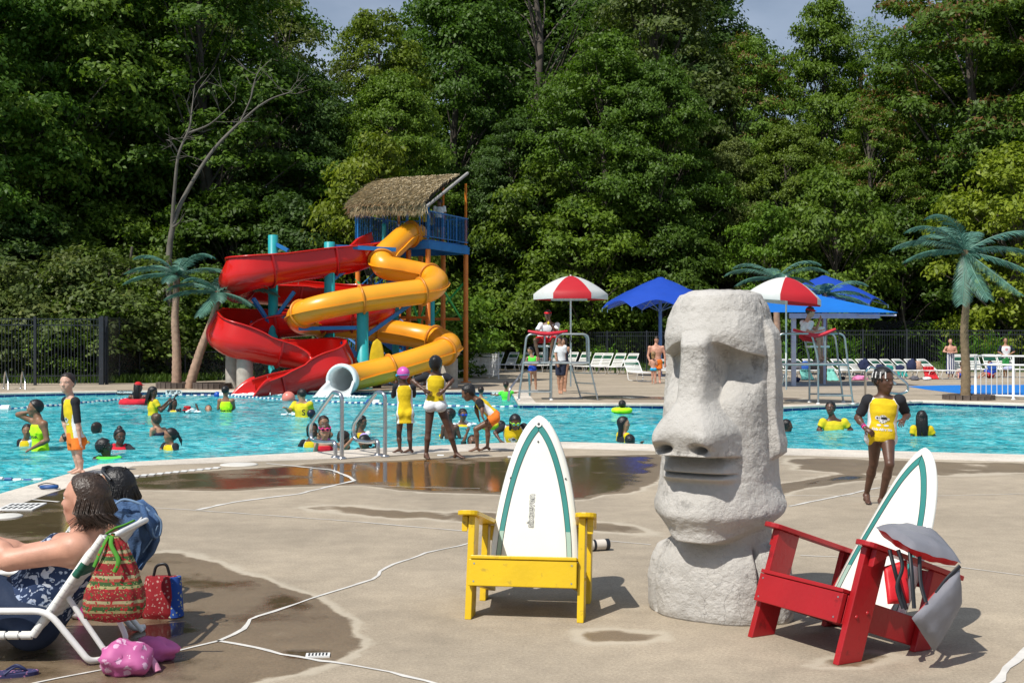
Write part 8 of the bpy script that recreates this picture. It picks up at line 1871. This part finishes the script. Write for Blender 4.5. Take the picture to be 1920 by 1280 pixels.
# denim jacket draped over the far chaise back
def denim():
    o = P(245, 1000, 6.75); t = thing('denim_jacket', 'faded blue denim jacket hung over the back of the second chaise', 'jacket', o); nu, nv = 26, 30; out = []
    cols = [(206, 232, 945, 935), ]
    outline = [(0, (208, 268)), (.12, (206, 284)), (.3, (212, 303)), (.45, (222, 300)), (.6, (238, 300)), (.78, (246, 290)), (.9, (246, 275)), (1, (250, 262))]
    for j in range(nv+1):
        f = j/nv; a = np.interp(f, [q_[0] for q_ in outline], [q_[1][0] for q_ in outline]); b_ = np.interp(f, [q_[0] for q_ in outline], [q_[1][1] for q_ in outline]); y = 934+f*132
        for i in range(nu+1):
            u = i/nu; px = a+(b_-a)*u; bulge = math.sin(math.pi*u)*.09*math.sin(math.pi*min(1, .15+f)); fold = .022*mnoise.noise(Vector((u*5+f*2, f*7, 1.3)))+.013*math.sin(u*15+f*6); out.append(P(px, y+6*math.sin(u*3)*(f < .2), 6.75-bulge+fold)-o)
    mb = MB(); k = nu+1; mb.add(out, [(j*k+i, j*k+i+1, (j+1)*k+i+1, (j+1)*k+i) for j in range(nv) for i in range(nu)], 0, True); ob = mb.build('cloth', M_denim, t); s = ob.modifiers.new('thickness', 'SOLIDIFY'); s.thickness = .02; s.offset = 1
    m2 = mat('denim_edge', (.16, .25, .38), .9, 0, .2, 20); mb = MB(); mb.tube(catmull([P(x, y, 6.63)-o for x, y in ((290, 962), (302, 978), (300, 1002), (290, 1006), (284, 990))], 6), .006, 6); mb.tube(catmull([P(x, y, 6.65)-o for x, y in ((212, 948), (232, 936), (262, 944), (280, 958))], 6), .007, 6); mb.tube(catmull([P(x, y, 6.655)-o for x, y in ((268, 1035), (285, 1010), (296, 985))], 6), .004, 5); mb.build('seam', m2, t)
    mb = MB(); mb.loft([[P(266+22*f+ (8-3*f)*math.cos(a), 948+62*f+4*math.sin(a), 6.66-.02*math.sin(3*f))-o+Vector((0, .028*math.sin(a), 0)) for a in [2*math.pi*k_/14 for k_ in range(14)]] for f in [i_/10 for i_ in range(11)]], 0, True); mb.build('sleeve', M_denim, t)
denim()
# pink towel bundle, tumbler, flip-flop, mask
a = G(232, 1262); cloth_lump('pink_towel_bundle', a+Vector((0, .02, 0)), (.125, .13, .085), M_pinkc, 'rumpled pink swirl-print towel on the deck in the left foreground', 'towel', 21)
a = G(292, 1240); o_ = cloth_lump('pink_rolled_blanket', a+Vector((-.02, .03, 0)), (.115, .075, .062), mat('pink_cotton', (.58, .13, .34), .8, 0, .2, 10), 'rolled bright pink blanket beside the swirl-print towel', 'blanket', 23)
mb = MB(); mb.tube(catmull([P(x, y, 6.0+dd) for x, y, dd in ((205, 1216, 0), (235, 1213, -.05), (262, 1222, -.09), (285, 1238, -.12), (296, 1258, -.14))], 6), .022, 10, 0, True, .6); c_ = P(205, 1216, 6.0); mb.v = [(x-c_.x, y-c_.y, z-c_.z) for x, y, z in mb.v]
o_ = mb.build('pink_jacket_sleeve', mat('pink_satin', (.66, .26, .40), .4, 0, .1, 10, bump=.5, bscale=30)); o_.location = c_; tag(o_, 'pink satin sleeve lying across the towel bundle', 'jacket')
c_ = G(146, 1168)+Vector((0, .1, 0)); mb = MB(); mb.lathe([(.030, 0), (.036, .01), (.042, .18), (.042, .2), (.01, .2)], 20); o_ = mb.build('pink_tumbler', mat('pink_plastic', (.78, .05, .38), .25)); o_.location = c_; tag(o_, 'bright pink tumbler standing under the nearest chaise', 'tumbler')
def flipflop(px, py, rz, label, m):
    c_ = G(px, py); t = thing('flip_flop', label, 'flip-flop', c_, rz); mb = MB(); mb.loft([[Vector((x, y, z)) for x, y in [(math.cos(a)*.048*(1+.18*math.sin(a)), math.sin(a)*.13) for a in [2*math.pi*k/24 for k in range(24)]]] for z in (.0, .018)], 0, True, False); mb.build('sole', m, t)
    mb = MB(); mb.tube(catmull([(-.045, -.02, .018), (-.02, .03, .045), (0, .075, .02), (.02, .03, .045), (.045, -.02, .018)], 5), .008, 6, 0, True, .6); mb.build('strap', mat('navy_rubber', (.012, .02, .08), .5), t)
flipflop(18, 1266, R(-75), 'navy flip-flop with a patterned sole at the bottom left corner', pattern('flipflop_sole', (.03, .03, .10), [((.5, .2, .35), 3, .2, 0)], 14))
def mask_thing():
    c_ = G(92, 918)+Vector((0, 0, .012)); t = thing('swim_mask', 'blue swim mask lying on the near coping at the left', 'swim mask', c_); mb = MB(); mb.tube([Vector((math.cos(a)*.085, math.sin(a)*.045, .02)) for a in [2*math.pi*k/20 for k in range(21)]], .018, 8, 0, False); mb.build('frame', mat('mask_blue', (.01, .07, .25), .4), t)
    mb = MB(); mb.tube(catmull([(-.08, 0, .02), (-.13, .04, .03), (-.06, .08, .05), (.06, .08, .03), (.08, 0, .02)], 5), .008, 6, 0, True, .4); mb.build('strap', M_black, t)
mask_thing()
def tumbled_roll():
    c_ = G(1118, 1032)+Vector((0, 0, .045)); t = thing('rolled_towel', 'white rolled towel with dark ends lying behind the yellow chair', 'towel', c_, R(20)); mb = MB(); mb.tube([(-.09, 0, 0), (.07, 0, 0)], .04, 14); mb.build('roll', mat('cream_cloth', (.6, .55, .48), .9), t)
    mb = MB(); mb.tube([(.07, 0, 0), (.10, 0, 0)], .043, 14); mb.tube([(-.03, 0, 0), (-.01, 0, 0)], .0415, 14); mb.build('bands', M_black, t)
tumbled_roll()
for (x, y, lb) in ((826, 854, 'small white paper scrap by the feet of the girl with hands on hips'), (958, 857, 'small white paper scrap left of the surfboard tip')):
    mb = MB(); mb.box((0, 0, .006), (.09, .05, .008), 0, Matrix.Rotation(R(12), 3, 'X')); o_ = mb.build('paper_scrap', M_sign); o_.location = G(x, y); tag(o_, lb, 'scrap', 'paper scraps at the pool edge')
# life vest over the red chair: two padded panels joined by webbing
M_vest = mat('grey_nylon', (.20, .20, .225), .5, 0, .1, 6, bump=.35, bscale=14); M_vred = mat('red_nylon', (.55, .012, .02), .5, 0, .08, 6, bump=.3, bscale=20)
def pad(corners, depth, name, t, o, puff=.03, mats=None, nr=None):
    """puffy quilted panel through four picked corners; outside grey, inside red"""
    c4 = [P(x, y, d_)-o for x, y, d_ in corners]; n = 14; nn = nr or nrm((c4[1]-c4[0]).cross(c4[3]-c4[0])); fr_, bk = [], []
    for j in range(n+1):
        for i in range(n+1):
            u, v = i/n, j/n; p = c4[0].lerp(c4[1], u).lerp(c4[3].lerp(c4[2], u), v); e = (math.sin(math.pi*u)*math.sin(math.pi*v))**.22 if 0 < u < 1 and 0 < v < 1 else 0; w = mnoise.noise(p*14)*.010; fr_.append(p+nn*(puff*e+w)); bk.append(p-nn*(depth*e*.5)+nn*w)
    k = n+1; fs = [(j*k+i, j*k+i+1, (j+1)*k+i+1, (j+1)*k+i) for j in range(n) for i in range(n)]; mb = MB(); mb.add(fr_, fs, 0, True); mb.add(bk, [f[::-1] for f in fs], 1, True); return mb.build(name, mats or [M_vest, M_vred], t)
def vest():
    o = P(1700, 1050, 6.0); t = thing('life_vest', 'grey and red life vest draped over the arm and back of the red chair', 'life vest', o)
    pad([(1642, 988, 6.22), (1745, 992, 6.45), (1803, 1056, 6.02), (1708, 1028, 5.86)], .11, 'upper_panel', t, o, .05, nr=Vector((.05, -.25, 1)).normalized())
    pad([(1800, 1062, 6.0), (1803, 1128, 6.02), (1752, 1222, 5.92), (1710, 1158, 5.80)], .10, 'hanging_panel', t, o, .045, nr=Vector((.25, -1, .1)).normalized())
    pad([(1656, 1062, 6.10), (1700, 1048, 6.12), (1706, 1130, 6.04), (1664, 1132, 6.02)], .07, 'inner_panel', t, o, .03, [M_vred, M_vest], nr=Vector((-.1, -1, .2)).normalized())
    for pts in ([(1668, 1030, 5.98), (1678, 1070, 5.94), (1686, 1100, 5.95), (1700, 1142, 5.93)], [(1684, 1030, 5.98), (1692, 1062, 5.95), (1682, 1100, 5.93), (1694, 1140, 5.9)], [(1706, 1034, 5.92), (1710, 1080, 5.86), (1714, 1140, 5.82)], [(1724, 1040, 5.93), (1726, 1090, 5.88), (1736, 1128, 5.84)], [(1800, 1060, 5.98), (1775, 1085, 5.95), (1755, 1112, 5.9)]):
        mb = MB(); mb.tube(catmull([P(*p_)-o for p_ in pts], 5), .011, 6, 0, True, .35, (0, 1, 0)); mb.build('webbing_strap', M_black, t)
vest()

# splashes where the slides and swimmers break the surface
def foam(px, py, rx, ry, n, seed, label):
    rd_ = random.Random(seed); p = G(px, py, WZ); mb = MB()
    for _ in range(n):
        a = rd_.uniform(0, 6.28); r_ = rd_.random()**.6; s_ = rd_.uniform(.012, .05); mb.ell((math.cos(a)*rx*r_, math.sin(a)*ry*r_, .02+abs(rd_.gauss(0, .05))*(1-r_)), (s_*1.3, s_*1.3, s_*.6), None, 6)
    o_ = mb.build('splash_foam', mat('foam_white', (.80, .88, .90), .5, 0, .04), None); o_.location = p; tag(o_, label, 'foam', kind='stuff')
foam(492, 741, .95, .35, 420, 1, 'white foam at the foot of the red slide'); foam(638, 745, .8, .3, 260, 2, 'white foam at the mouth of the tube slide')
foam(872, 797, .2, .12, 60, 3, 'spray in front of the swimmer with blue goggles'); foam(545, 779, .2, .1, 30, 4, 'small splash by the hands of the yellow tee'); foam(362, 774, .2, .1, 22, 5, 'small splash around the red bucket hat')
